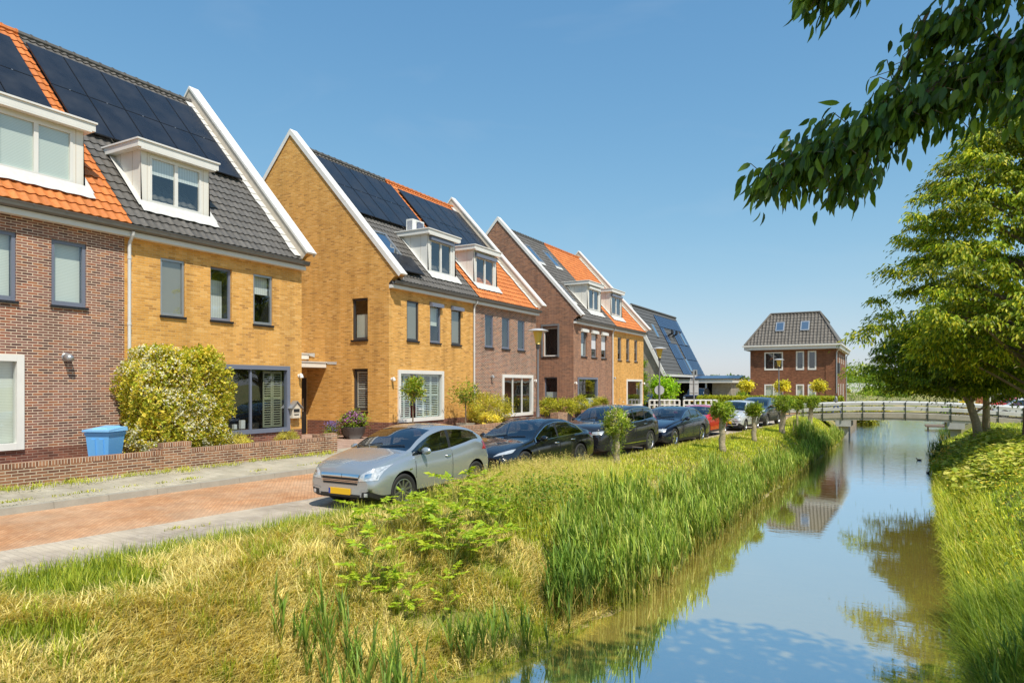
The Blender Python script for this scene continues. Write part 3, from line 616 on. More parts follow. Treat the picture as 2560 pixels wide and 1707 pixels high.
# ---- second block
GA = 20.9
h2 = house("yellow brick house with a white outdoor unit on its dormer roof", 20.9, 27.0, M_YEL, M_TBLK, gl=True,
    holes=[(22.02-GA, 22.80-GA, 3.88, 5.5), (23.6-GA, 24.37-GA, 3.88, 5.5), (25.19-GA, 25.97-GA, 3.88, 5.5), (21.5-GA, 24.5-GA, .62, 2.6)],
    lw=[(-1.92, -1.08, 3.88, 5.55, .16), (-1.92, -1.08, 1.02, 2.72, .2)])
window(h2, PF, 22.02-GA, 22.80-GA, 3.88, 5.5, M_DARKF, blind=M_SCREEN, bd=.03, d=.03); window(h2, PF, 23.6-GA, 24.37-GA, 3.88, 5.5, M_GREYF, blind=M_BLIND, bz=.45, d=.03); window(h2, PF, 25.19-GA, 25.97-GA, 3.88, 5.5, M_DARKF, blind=M_SCREEN, bd=.03, d=.03)
f = window(h2, PF, 21.43-GA, 24.56-GA, .56, 2.67, M_WHITE, proud=(.15, .06), sill=False)
shutters(f, PF, [(21.6-GA, 21.98-GA), (22.0-GA, 22.4-GA), (22.78-GA, 23.28-GA), (23.3-GA, 23.8-GA), (23.82-GA, 24.38-GA)], .72, 2.5, .12, M_SHUT)
window(h2, PL, -1.92, -1.08, 3.88, 5.55, M_DARKF, d=.08, blind=M_BLIND, btop=.62, fw=.08); f = window(h2, PL, -1.92, -1.08, 1.02, 2.72, M_DARKF, d=.14, fw=.09)
shutters(f, PL, [(-1.8, -1.2)], 1.15, 2.6, .2, M_CREAM)
for a, b in ((23.56, 24.42), (25.15, 26.02)):
    mb = MB(); mb.hexa([PF(a-GA, 5.40, -.002), PF(b-GA, 5.40, -.002), PF(b-GA, 5.40, -.16), PF(a-GA, 5.40, -.16), PF(a-GA, 5.60, -.002), PF(b-GA, 5.60, -.002), PF(b-GA, 5.55, -.16), PF(a-GA, 5.55, -.16)]); mb.build("shutter_box", M_GREYF, h2)
mb = MB(); mb.box(-5.72, -5.2, -.03, .02, 7.6, 8.05); mb.build("gable_vent_window", M_DARKF, h2)
dormer(h2, 24.0-GA, 26.1-GA, 7.02, 8.40, 8.62, 24.2-GA, 25.8-GA, fm=M_WHITE, shutter=M_GREYF)
ys_ = [21.76, 22.8, 23.85, 24.9, 25.95, 27.0]
for c in range(5):
    for r in range(2): solar(h2, ys_[c]-GA, ys_[c+1]-GA-.01, s_at((9.2, 10.6)[r]), s_at((10.6, 12.02)[r]))
mb = MB(); F = lambda a, b, c: (lambda p: (p[0], p[1], p[2]))(R(a, b, c+.12-.0*b)); mb.fbox(F, 21.45-GA, 23.05-GA, s_at(6.5), s_at(7.3), .06, .10, 0); mb.quad(F(21.48-GA, s_at(6.5)+.03, .105), F(23.02-GA, s_at(6.5)+.03, .105), F(23.02-GA, s_at(7.3)-.03, .105), F(21.48-GA, s_at(7.3)-.03, .105), 1); mb.build("solar_panel", [M_PFRAME, M_PANEL], h2)
skylight(h2, 21.85-GA, 22.7-GA, 7.35, 8.42); downpipe(h2, 6.06); spot(h2, 21.05-GA, 2.3)
ac = MB(); ay, az = 24.2-GA, 8.86; ac.box(-1.75, -1.4, ay, ay+.85, az, az+.58, 0); ac.lathe([(.22, 0), (.24, .012), (.05, .02)], (-1.4, ay+.52, az+.29), 18, 'X', 1)
for k in range(7): ac.box(-1.68+k*.04, -1.66+k*.04, ay-.006, ay, az+.08, az+.5, 1)
for k in range(8): ac.box(-1.392, -1.372, ay+.28, ay+.8, az+.06+k*.06, az+.075+k*.06, 1)
ac.box(-1.72, -1.45, ay+.1, ay+.16, az-.03, az, 2); ac.box(-1.72, -1.45, ay+.68, ay+.74, az-.03, az, 2)
ac.build("outdoor_unit", [M_WHITE, M_GREYF, M_DPLAST], h2)
GB = 27.0
h3 = house("brown brick house with orange roof tiles and solar panels in the middle pair", 27.0, 33.4, M_BRN, M_TORA, gr=True,
    holes=[(28.03-GB, 28.82-GB, 3.9, 5.47), (29.66-GB, 30.45-GB, 3.9, 5.47), (31.3-GB, 32.09-GB, 3.9, 5.47), (29.75-GB, 32.9-GB, .55, 2.5)])
for a, b in ((28.03, 28.82), (29.66, 30.45), (31.3, 32.09)): window(h3, PF, a-GB, b-GB, 3.9, 5.47, M_GREYF, d=.03, fw=.08, blind=M_CURT, btop=.9, bd=.35)
window(h3, PF, 29.67-GB, 32.97-GB, .45, 2.6, M_WHITE, proud=(.16, .06), sill=False, splits=[30.8-GB, 31.8-GB])
dormer(h3, 27.68-GB, 29.82-GB, 6.98, 8.28, 8.58, 27.9-GB, 29.58-GB, fm=M_WHITE, shutter=M_GREYF)
ys_ = [27.4, 28.5, 29.6, 30.7, 31.85, 32.95]
for c in range(5):
    for r in range(2): solar(h3, ys_[c]-GB, ys_[c+1]-GB-.01, s_at((8.95, 10.4)[r]), s_at((10.4, 11.95)[r]))
spot(h3, 28.6-GB, 2.48, M_GALV); spot(h3, 33.2-GB, 2.3)
# ---- third block
GC = 38.4
h4 = house("red brown brick house with three skylights in its black tiled roof", 38.4, 44.9, M_RED, M_TBLK, gl=True,
    holes=[(39.55-GC, 40.45-GC, 3.88, 5.5), (41.22-GC, 42.15-GC, 3.88, 5.5), (42.93-GC, 43.85-GC, 3.88, 5.5), (39.05-GC, 42.15-GC, .62, 2.5)],
    lw=[(-2.08, -1.08, 3.86, 5.65, .14), (-2.03, -1.11, .9, 2.56, .2)])
window(h4, PF, 39.55-GC, 40.45-GC, 3.88, 5.5, M_GALV, blind=M_CURT, btop=.5); 
for a, b in ((41.22, 42.15), (42.93, 43.85)): window(h4, PF, a-GC, b-GC, 3.88, 5.5, M_GALV, blind=M_ROLL, bz=.32, bd=-.02)
for a, b in ((39.5, 40.5), (41.17, 42.2), (42.88, 43.9)):
    mb = MB(); mb.hexa([PF(a-GC, 5.42, -.002), PF(b-GC, 5.42, -.002), PF(b-GC, 5.42, -.16), PF(a-GC, 5.42, -.16), PF(a-GC, 5.66, -.002), PF(b-GC, 5.66, -.002), PF(b-GC, 5.58, -.16), PF(a-GC, 5.58, -.16)]); mb.build("shutter_box", M_WHITE, h4)
window(h4, PF, 39.0-GC, 42.2-GC, .56, 2.56, M_GREYF, proud=(.13, .06), sill=False, blind=M_SHUT, btop=.3)
mb = MB(); mb.fbox(PL, -2.2, -2.1, 3.8, 5.75, -.05, .05); mb.fbox(PL, -1.06, -.96, 3.8, 5.75, -.05, .05); mb.fbox(PL, -2.2, -.96, 5.752, 5.87, -.06, .05); mb.build("window_surround", M_GALV, h4)
window(h4, PL, -2.08, -1.08, 3.86, 5.65, M_WHITE, d=.1); window(h4, PL, -2.03, -1.11, .9, 2.56, M_GREYF, d=.12, blind=M_SHUT, bz=.2, btop=.42)
for q in ((40.1, 40.92, 10.18, 11.4), (42.9, 43.85, 10.3, 11.48), (39.5, 40.4, 7.38, 8.5)): skylight(h4, q[0]-GC, q[1]-GC, q[2], q[3])
dormer(h4, 41.5-GC, 43.85-GC, 7.1, 8.45, 8.72, 41.78-GC, 43.5-GC, shutter=M_WHITE); downpipe(h4, 6.46); spot(h4, 38.55-GC, 2.2)
GD = 44.9
h5 = house("yellow brick house with orange roof tiles at the far end of the row", 44.9, 51.7, M_YEL, M_TORA, gr=True,
    holes=[(46.03-GD, 46.8-GD, 3.85, 5.48), (47.78-GD, 48.5-GD, 3.85, 5.48), (49.56-GD, 50.3-GD, 3.85, 5.48), (47.9-GD, 51.2-GD, .55, 2.42)])
for a, b in ((46.03, 46.8), (47.78, 48.5), (49.56, 50.3)): window(h5, PF, a-GD, b-GD, 3.85, 5.48, M_GALV, d=.05)
window(h5, PF, 47.8-GD, 51.3-GD, .45, 2.5, M_WHITE, proud=(.15, .06), sill=False)
dormer(h5, 45.74-GD, 47.95-GD, 7.1, 8.42, 8.72, 45.92-GD, 47.8-GD, shutter=M_GREYF); spot(h5, 44.6-GD+.6, 2.56, M_GALV); spot(h5, 51.55-GD, 2.2)
for (hh, ww) in ((h0, 6.1), (h1, 6.0), (h2, 6.1), (h3, 6.4), (h4, 6.5), (h5, 6.8)): pass
# letter box shaped like a bird house on the yellow house
t = thing("letter_box", "wooden bird-house shaped letter box on the yellow wall beside the black door", "letter box", (-17.3, 16.02, .98))
mb = MB(); mb.box(.0, .17, -.17, .17, 0, .36, 0); mb.add([(.0, -.17, .36), (.17, -.17, .36), (.17, .17, .36), (0, .17, .36), (0, 0, .52), (.17, 0, .52)], [(0, 1, 2, 3), (0, 4, 5, 1), (2, 5, 4, 3), (1, 5, 2), (0, 3, 4)], 0)
M_WOOD = mat("weathered_wood", (.50, .36, .20), .8, var=.4, vs=18); M_WOODW = mat("bleached_wood", (.68, .60, .48), .8, var=.3, vs=14)
mb.build("box", M_WOODW, t)
mb = MB()
for s in (-1, 1): mb.hexa([(-.0, 0, .535), (.22, 0, .535), (.22, s*.25, .30), (0, s*.25, .30), (0, 0, .565), (.22, 0, .565), (.22, s*.26, .325), (0, s*.26, .325)])
mb.build("roof", M_GALV, t)
mb = MB(); mb.box(.171, .185, -.12, .12, .20, .30); mb.box(.171, .18, -.10, .10, .10, .13); mb.build("letter_slot", M_DPLAST, t)

# ================================================================== garden walls
def gwall(label, pts, h, name="garden_wall", piers=(), thick=.2, returns=()):
    """brick wall along a polyline with a soldier-course top; piers = (point, len, extra height)"""
    t = thing(name, label, "garden wall", (pts[0][0], pts[0][1], 0)); o = Vector((pts[0][0], pts[0][1], 0))
    mb = MB(); cb = MB()
    def seg(p, q, hh, th, grow=0):
        p = Vector((*p, 0))-o; q = Vector((*q, 0))-o; d = (q-p).normalized(); n = Vector((-d.y, d.x, 0))*th/2
        a, b, c, e = p-n, q-n, q+n, p+n; z = Vector((0, 0, 1))
        mb.hexa([a-z*.2, b-z*.2, c-z*.2, e-z*.2, a+z*(hh-.10), b+z*(hh-.10), c+z*(hh-.10), e+z*(hh-.10)])
        n2 = n*(1+.006/th); a, b, c, e = p-n2, q-n2, q+n2, p+n2
        cb.hexa([a+z*(hh-.099), b+z*(hh-.099), c+z*(hh-.099), e+z*(hh-.099), a+z*hh, b+z*hh, c+z*hh, e+z*hh])
    for p, q in zip(pts[:-1], pts[1:]): seg(p, q, h, thick)
    for p, q, dh in piers: seg(p, q, h+dh, thick+.03)
    for p, q, hh in returns: seg(p, q, hh, thick-.01)
    mb.build("brickwork", M_GWL, t); cb.build("coping_course", M_SOL, t); return t
gwall("low brick garden wall in front of the brown house, blue bin behind it", [(-15.86, 1.0), (-15.66, 10.3)], .46, piers=[((-15.655, 10.3), (-15.64, 11.05), .18)], returns=[((-15.75, 10.35), (-17.25, 10.35), .5)])
gwall("low brick garden wall below the flowering shrub and the yellow house", [(-15.625, 11.06), (-15.36, 15.4)], .46, piers=[((-15.36, 15.4), (-15.33, 15.9), .10)], returns=[((-15.40, 15.8), (-16.1, 15.8), .5)])
gwall("low brick planter wall under the two clipped standard trees", [(-15.2, 21.6), (-15.05, 26.6)], .42, piers=[((-15.05, 26.6), (-15.0, 28.2), .16)], returns=[((-15.1, 28.1), (-16.8, 28.1), .5)])
for y, lab in ((32.2, "low brick pier with planting before the brown middle house"), (36.2, "red brick planter pier beside the dark four-wheel-drive car")):
    gwall(lab, [(-15.6, y), (-15.5, y+.9)], .62, name="brick_planter", thick=.5)
# ================================================================== bridge
def bridge():
    YA, YB = 53.5, 56.4; dz = lambda x: .08-.006*(x-.2)**2
    t = thing("footbridge", "arched concrete footbridge with white plank railings over the canal", "bridge", (0, YA, 0)); n = 40; X = [-8.6+17.2*k/n for k in range(n+1)]
    mb = MB()
    for a, b in zip(X[:-1], X[1:]):
        za, zb = dz(a), dz(b); mb.add([(a, 0, za), (b, 0, zb), (b, YB-YA, zb), (a, YB-YA, za)], [(0, 1, 2, 3)], 0)
        for (y, th) in ((0, 1), (YB-YA, -1)):
            mb.add([(a, y-.0*th, za+.06), (b, y, zb+.06), (b, y, zb-.26), (a, y, za-.26)], [(0, 1, 2, 3)], 0); mb.add([(a, y, za+.06), (b, y, zb+.06), (b, y+.14*th, zb+.06), (a, y+.14*th, za+.06)], [(0, 1, 2, 3)], 1)
            mb.add([(a, y+.05*th, za-.262), (b, y+.05*th, zb-.262), (b, y+.05*th, zb-.42), (a, y+.05*th, za-.42)], [(0, 1, 2, 3)], 1)
        mb.add([(a, 0, za-.26), (b, 0, zb-.26), (b, YB-YA, zb-.26), (a, YB-YA, za-.26)], [(0, 1, 2, 3)], 0)
    mb.build("deck", [M_CONC, mat("pale_concrete", (.55, .52, .45), .85, var=.15)], t)
    M_POST = mat("dark_green_post", (.025, .035, .025), .5); posts = [-7.2, -5.9, -4.62, -3.34, -2.06, -.77, .52, 1.82, 3.12, 4.4, 5.68, 6.97, 8.2]
    for y, sg in ((-.03, -1), (YB-YA+.03, 1)):
        for x in posts:
            pb = MB(); z = dz(x); pb.box(x-.03, x+.03, y-.025, y+.025, z-.42 if sg < 0 else z-.1, z+.83, 0); pb.build("post", M_POST, t)
        rb = MB()
        yy = y+.045*-sg if True else y
        for a, b in zip(X[:-1], X[1:]):
            za, zb = dz(a), dz(b); y0, y1 = sorted((y-.05*-sg*0+.03*-sg, y+.16*-sg))
            rb.hexa([(a, y0, za+.76), (b, y0, zb+.76), (b, y1, zb+.80), (a, y1, za+.80), (a, y0, za+.80), (b, y0, zb+.80), (b, y1, zb+.84), (a, y1, za+.84)])
            y0, y1 = sorted((y+.03*-sg, y+.07*-sg))
            rb.hexa([(a, y0, za+.62), (b, y0, zb+.62), (b, y1, zb+.62), (a, y1, za+.62), (a, y0, za+.755), (b, y0, zb+.755), (b, y1, zb+.755), (a, y1, za+.755)])
            rb.hexa([(a, y0, za+.26), (b, y0, zb+.26), (b, y1, zb+.26), (a, y1, za+.26), (a, y0, za+.46), (b, y0, zb+.46), (b, y1, zb+.46), (a, y1, za+.46)])
        rb.build("railing", mat("weathered_white_rail", (.60, .59, .56), .6, var=.2, vs=3), t)
    for x in (-3.3, 3.4):
        pb = MB(); z = dz(x); pb.box(x-.5, x+.5, .06, YB-YA-.06, z-.86, z-.27, 0); pb.box(x-.32, x+.32, .3, YB-YA-.3, -2.4, z-.862, 0); pb.build("pier", mat("pier_concrete", (.45, .45, .43), .8, var=.2), t)
bridge()
# sheet piling and jetty beyond the bridge
t = thing("sheet_piling", "weathered timber revetment on the left bank behind the bridge", "revetment", (-3.4, 58, ZW)); mb = MB()
for k in range(70): mb.box(-.06, .06, k*.3+.01, k*.3+.29, -.5, 1.0+.02*math.sin(k*3.1), 0)
mb.box(-.1, .12, 0, 21, 1.03, 1.12, 0); mb.build("boards", mat("revetment_wood", (.30, .24, .17), .9, var=.4, vs=5), t)
t = thing("jetty", "small dark wooden jetty on the water behind the bridge", "jetty", (3.3, 66, ZW)); mb = MB(); mb.box(-1.2, 1.6, 0, 3, .25, .33, 0)
for k in range(9): mb.box(-1.2, 1.6, k*.33+.02, k*.33+.30, .332, .36, 0)
for x in (-1.1, 1.4): mb.box(x, x+.12, .1, .2, -1, .25, 0)
mb.build("planks", mat("jetty_wood", (.20, .15, .11), .9, var=.3), t)

# ================================================================== street lamps (one built, copied)
def make_lamp(label):
    t = thing("street_lamp", label, "street lamp", (0, 0, 0), 0, "street lamps along the road")
    mb = MB(); mb.lathe([(.075, 0), (.075, 1.15), (.05, 1.3), (.042, 3.65), (.042, 3.66)], n=12); mb.build("pole", mat("lamp_pole_grey", (.20, .20, .21), .5, .3), t, smooth=True)
    mb = MB(); mb.lathe([(.045, 3.66), (.085, 3.72), (.085, 3.86), (.09, 3.88)], n=14); mb.build("collar", M_DARKF, t, smooth=True)
    b = NB("yellow_lamp_shade"); wv = b.n("TexWave", wave_type='BANDS', bands_direction='X', Scale=14); b.l(b.uv(), wv.inputs[0]); b.l(b.mix(wv.outputs[0], (.62, .42, .05), (.78, .58, .12)), b.bsdf.inputs['Base Color']); b.bsdf.inputs['Roughness'].default_value = .3
    mb = MB(); mb.lathe([(.10, 3.88), (.12, 4.0), (.215, 4.42), (.215, 4.43)], n=20); mb.build("lamp_shade", b.m, t, smooth=True)
    mb = MB(); mb.lathe([(.20, 4.43), (.44, 4.425), (.45, 4.44), (.43, 4.46), (.20, 4.53), (.03, 4.55)], n=24); mb.build("lamp_cap", mat("lamp_cap_grey", (.50, .50, .50), .5, .2), t, smooth=True); return t
lamp = make_lamp("tall street lamp with yellow cone shade before the brown middle house"); lamp.location = (-13.25, 25.75, -.09)
dup(lamp, (-12.95, 41.8, -.1), 1, "street lamp with round sign back on its pole by the white fences")
dup(lamp, (-8.85, 62.6, -.2), 2, "small distant street lamp in front of the detached hipped-roof house")
t = thing("round_sign", "round grey back of a traffic sign fixed to the lamp pole", "traffic sign", (-12.95, 41.8, 1.75), rad(20))
mb = MB(); mb.lathe([(.29, .06), (.29, .075)], (0, 0, 0), 24, 'Y'); mb.lathe([(.30, .052), (.30, .06), (.27, .062)], (0, 0, 0), 24, 'Y'); mb.build("disc", mat("sign_back", (.50, .50, .50), .5, .2), t)
t = thing("traffic_sign", "rectangular sign backs with a grey box on a pole behind the red car", "traffic sign", (-12.9, 50, -.1), rad(20))
mb = MB(); mb.lathe([(.04, 0), (.04, 3.05)], n=10); mb.build("pole", M_GALV, t)
mb = MB(); mb.box(-.32, .32, .045, .07, 1.45, 2.48, 0); mb.box(-.30, .30, .01, .045, 1.62, 1.66, 0); mb.box(-.30, .30, .01, .045, 2.26, 2.30, 0); mb.box(-.26, -.05, .045, .07, 2.50, 2.66, 0); mb.build("sign_plate", MATS["sign_back"], t)
mb = MB(); mb.box(-.08, .22, -.14, .14, 2.86, 3.28, 0); mb.lathe([(.06, -.15), (.09, -.14)], (.08, 0, 3.08), 12, 'Y', 0); mb.box(.03, .13, -.155, -.14, 2.93, 3.2, 1); mb.build("control_box", [M_GALV, M_DPLAST], t)
# white fences over the side ditch
def fence(label, a, b, h=.95):
    t = thing("white_fence", label, "fence", (a[0], a[1], -.1)); A = Vector((0, 0, 0)); B = Vector((b[0]-a[0], b[1]-a[1], 0)); n = 6
    rb = MB()
    for z, w_ in ((h, .06), (h-.38, .045), (.22, .045)): rb.tube([A+Vector((0, 0, z)), B+Vector((0, 0, z))], w_, 4)
    rb.build("rails", M_WHITE, t)
    for k in range(n+1):
        p = A.lerp(B, k/n); pb = MB(); pb.box(p.x-.06, p.x+.06, p.y-.06, p.y+.06, 0, h+.02); pb.build("post", M_WHITE, t)
fence("white wooden fence beside the yellow end house, left of the two", (-17.3, 53.2), (-15.2, 54.4)); fence("white wooden fence in front of the parked dark blue jeep", (-14.9, 54.6), (-12.6, 55.9))

# ================================================================== blue bin
t = thing("wheelie_bin", "light blue wheeled bin with closed lid behind the garden wall", "bin", (-16.5, 9.45, 0), rad(26))
M_BIN = mat("blue_bin_plastic", (.14, .42, .80), .45, var=.06); mb = MB()
q0 = [(-.22, -.22), (.22, -.22), (.22, .22), (-.22, .22)]; q1 = [(-.29, -.29), (.29, -.29), (.29, .33), (-.29, .33)]
mb.hexa([(x, y, .06) for x, y in q0]+[(x, y, .95) for x, y in q1]); mb.hexa([(x*1.02, y*1.02, .86) for x, y in q1]+[(x*1.07, y*1.07, .93) for x, y in q1])
for x in (-.1, .1): mb.hexa([(x-.05, -.235, .1), (x+.05, -.235, .1), (x+.05, -.21, .1), (x-.05, -.21, .1), (x-.05, -.305, .78), (x+.05, -.305, .78), (x+.05, -.27, .78), (x-.05, -.27, .78)])
mb.build("body", M_BIN, t)
mb = MB(); mb.hexa([(-.33, -.35, .955), (.33, -.35, .955), (.33, .37, .955), (-.33, .37, .955), (-.33, -.35, 1.0), (.33, -.35, 1.0), (.31, .37, 1.05), (-.31, .37, 1.05)]); mb.hexa([(-.2, -.2, 1.005), (.2, -.2, 1.005), (.2, .3, 1.045), (-.2, .3, 1.045), (-.17, -.17, 1.045), (.17, -.17, 1.045), (.17, .28, 1.08), (-.17, .28, 1.08)]); mb.tube([(-.28, .40, .98), (.28, .40, .98)], .022, 8)
mb.build("lid", mat("bin_lid_plastic", (.22, .50, .84), .45, var=.06), t)
for s in (-1, 1):
    mb = MB(); mb.lathe([(.1, -.025), (.1, .025)], (s*.26, .26, .1), 14, 'X'); mb.build("wheel", M_BLK, t)

# ================================================================== grey house with the long steep solar roof
def grey_house():
    X0, Y0, Y1 = -19.6, 63.7, 79.0; t = thing("grey_house", "grey brick house with long steep roof covered in blue solar panels", "house", (X0, Y0, 0)); W = Y1-Y0
    A = (.45, 3.15); Tp = (-3.0, 9.9); a = math.atan2(Tp[1]-A[1], A[0]-Tp[0]); S = math.hypot(Tp[1]-A[1], A[0]-Tp[0])
    F = lambda y, s, n: (A[0]-s*math.cos(a)+n*math.sin(a), y, A[1]+s*math.sin(a)+n*math.cos(a))
    mb = MB(); wallgrid(mb, PF, 0, W, 0, 3.0, [(1.2, 2.0, .1, 2.3), (7.5, 8.3, .1, 2.3)], plinth=-1, mats=(0, 0, 1)); mb.add([(0, .12, 0), (-9, .12, 0), (-9, .12, 4), (-3.0, .12, 9.85), (.3, .12, 3.05)], [(0, 1, 2, 3, 4)], 0); mb.build("wall", [M_GRB, M_INT], t)
    rb = MB(); tile_sheet(rb, F, lambda s: 0, lambda s: W, S, pitch=.3, row=.42, h=.006, seg=2, lip=.035); rb.quad(F(0, S, 0), F(W, S, 0), (-9, W, 4), (-9, 0, 4)); rf = rb.build("roof", mat("flat_grey_tile", (.105, .10, .092), .6, var=.2), t)
    cb = MB(); cb.tube([F(-.05, S, .05), F(W+.05, S, .05)], .12, 8); cb.build("ridge_tiles", M_TBLK, rf)
    vb = MB(); vb.hexa([F(-.14, 0, -.28), F(-.02, 0, -.28), F(-.02, S, -.28), F(-.14, S, -.28), F(-.14, 0, .03), F(-.02, 0, .03), F(-.02, S, .03), F(-.14, S, .03)]); vb.box(.3, .7, -.2, W+.3, 2.9, 3.12); vb.build("verge_board", M_WHITE, rf)
    def pan(y0, y1, s0, s1):
        mb = MB(); mb.fbox(F, y0, y1, s0*S+.02, s1*S-.02, .06, .1, 0)
        for k in range(1, int((y1-y0)/.55)): mb.fbox(F, y0+k*.55, y0+k*.55+.02, s0*S+.02, s1*S-.02, .1, .115, 1)
        mb.build("solar_panel", [M_BPANEL, M_PFRAME], rf)
    pan(6.2, 14.9, .74, .93); pan(6.2, 7.4, .49, .735); pan(10.4, 12.9, .49, .735); pan(13.9, 14.9, .49, .735); pan(10.4, 14.9, .245, .485); pan(6.2, 9.4, .245, .485); pan(10.4, 14.9, .0, .24); pan(6.2, 9.4, .0, .24)
    for y, s in ((3.2, .55), (13.05, .5), (9.5, .05)):
        mb = MB(); mb.fbox(F, y, y+.75, s*S, s*S+1.5, .02, .14, 0); mb.quad(F(y+.08, s*S+.1, .145), F(y+.67, s*S+.1, .145), F(y+.67, s*S+1.4, .145), F(y+.08, s*S+1.4, .145), 1); mb.build("skylight", [M_GALV, M_SKYL], rf)
    for y in (8.0, 9.6):
        mb = MB(); s = .62*S; mb.tube([F(y, s, 0), F(y, s, .55)], .1, 8); p = F(y, s, .55); mb.tube([p, (p[0], p[1], p[2]+.35)], [.16, .12], 8); mb.build("flue", M_DPLAST, rf)
    # flat roofed carport wing
    eb = MB(); eb.box(.2, 6.0, 3.2, 11.0, 2.30, 2.66, 0); eb.box(.15, 6.1, 3.1, 11.1, 2.662, 2.72, 1)
    eb.build("carport_roof", [M_WHITE, M_DPLAST], t)
    eb = MB(); eb.quad((3.9, 4.0, 0), (5.7, 4.0, 0), (5.7, 4.0, 2.3), (3.9, 4.0, 2.3), 0); eb.quad((5.7, 4.0, 0), (5.7, 11, 0), (5.7, 11, 2.3), (5.7, 4, 2.3), 0); eb.quad((0, 10.5, 0), (5.7, 10.5, 0), (5.7, 10.5, 2.3), (0, 10.5, 2.3), 1); eb.build("carport_wall", [M_GRB, M_INT], t)
    eb = MB(); eb.box(3.35, 3.5, 3.45, 3.6, 0, 2.3); eb.build("carport_post", M_WHITE, t)
    eb = MB(); eb.quad((.5, 8, 2.73), (5.6, 8, 2.73), (5.6, 11, 3.1), (.5, 11, 3.1)); eb.build("solar_panel", M_BPANEL, t)
grey_house()

# ================================================================== detached hipped-roof house
def far_house():
    X0, X1, Y0, Y1 = -12.9, -5.05, 72.0, 86.0; t = thing("detached_house", "detached brown brick house with truncated hipped roof beyond the hedge", "house", (X0, Y0, 0)); W, D = X1-X0, Y1-Y0
    P = lambda a, z, d: (a, d, z); PR = lambda a, z, d: (W-d, a, z)
    cx_ = lambda p: (p-1172)*W/828
    hol = [(cx_(1315), cx_(1500), 3.55, 5.35), (cx_(1625), cx_(1703), 3.55, 5.4), (cx_(1738), cx_(1818), 3.55, 5.4), (cx_(1315), cx_(1500), .3, 2.15), (cx_(1625), cx_(1703), .3, 2.15), (cx_(1738), cx_(1818), .3, 2.15)]
    mb = MB(); wallgrid(mb, P, 0, W, 0, 5.55, hol, plinth=-1, mats=(0, 0, 1)); sh = [(.3, 1.0, 3.3, 5.3), (3, 3.5, .4, 2.2), (6, 6.6, .4, 2.2), (9.5, 10.3, .4, 2.2), (4.5, 5.0, 4.3, 5.2), (7.5, 8, 4.3, 5.2), (10.5, 11, 4.3, 5.2)]
    wallgrid(mb, PR, 0, D, 0, 5.55, sh, plinth=-1, mats=(0, 0, 1)); mb.quad((0, 0, 0), (0, D, 0), (0, D, 5.5), (0, 0, 5.5)); mb.build("wall", [M_FAR, M_INT], t)
    pl = MB(); pl.box(W-.9, W-.01, -.06, -.002, 0, 5.5); pl.box(.01, .35, -.06, -.002, 0, 5.5); pl.build("brick_pilaster", M_FAR, t)
    for i, h in enumerate(hol): window(t, P, *h, M_WHITE, d=-.03, fw=.13, panes=2 if i in (0, 3) else 1, sill=False, blind=M_BLIND if i > 2 else None, btop=None)
    for h in sh: window(t, PR, *h, M_WHITE, d=-.02, fw=.1, sill=False)
    fb = MB(); fb.box(-.5, W+.42, -.6, D+.5, 5.56, 5.88, 0); fb.box(-.66, W+.56, -.75, D+.6, 5.882, 6.02, 0); fb.build("eaves_box", M_WHITE, t)
    zt, zb = 9.25, 6.03; yb0, yt = -.6, 1.6; xl0, xl1 = -.45, 1.75; xr0, xr1 = W+.35, 6.3
    S = math.hypot(zt-zb, yt-yb0); aa = math.atan2(zt-zb, yt-yb0); F = lambda a, s, n: (a, yb0+s*math.cos(aa)-n*math.sin(aa), zb+s*math.sin(aa)+n*math.cos(aa))
    rb = MB(); tile_sheet(rb, F, lambda s: xl0+(xl1-xl0)*s/S, lambda s: xr0+(xr1-xr0)*s/S, S, pitch=.32, row=.36, h=.07, seg=6, lip=.04)
    ye = D-1.5; rb.quad((xr0, yb0, zb), (xr0, D+.5, zb), (xr1, ye, zt-.2), (xr1, yt, zt), 0); rb.quad((xl0, yb0, zb), (xl0, D+.5, zb), (xl1, ye, zt-.2), (xl1, yt, zt), 0); rb.quad((xl1, yt, zt), (xr1, yt, zt), (xr1, ye, zt-.2), (xl1, ye, zt-.2), 0)
    rf = rb.build("roof", M_TGRY, t)
    cb = MB(); cb.tube([F(xl0, 0, .05), F(xl1, S, .08)], .10, 8); cb.tube([F(xr0, 0, .05), F(xr1, S, .08)], .10, 8); cb.tube([F(xl1, S, .08), F(xr1, S, .08)], .10, 8); cb.tube([F(xr1, S, .08), (xr1, ye, zt-.15)], .1, 8); cb.build("hip_tiles", M_TGRY, rf)
    for a in (2.35, 4.65):
        mb = MB(); mb.fbox(F, a, a+.82, 1.6, 2.75, .02, .16, 0); mb.quad(F(a+.1, 1.7, .165), F(a+.72, 1.7, .165), F(a+.72, 2.65, .165), F(a+.1, 2.65, .165), 1); mb.build("skylight", [M_GALV, M_SKYL], rf)
    pb = MB(); pb.tube([(W+.35, -.45, 5.6), (W+.1, -.1, 5.3), (W+.06, -.08, 5.1), (W+.06, -.08, 0)], .06, 8); pb.tube([(W+.35, D, 5.6), (W+.1, D, 5.3), (W+.06, D, 0)], .06, 8); pb.build("downpipe", M_GALV, t)
    mb = MB(); mb.box(W+.02, W+.28, .5, 1.3, 3.2, 4.2); mb.build("outdoor_unit", M_DARKF, t)
far_house()
t = thing("carport", "white flat-roofed carport between the grey house and the detached house", "carport", (-17.2, 86, 0)); mb = MB(); mb.box(-1.8, 3.6, 0, 5, 2.35, 2.75); mb.build("roof", M_WHITE, t)
mb = MB(); mb.box(.9, 1.25, .3, .6, 0, 2.35); mb.build("post", M_WHITE, t)
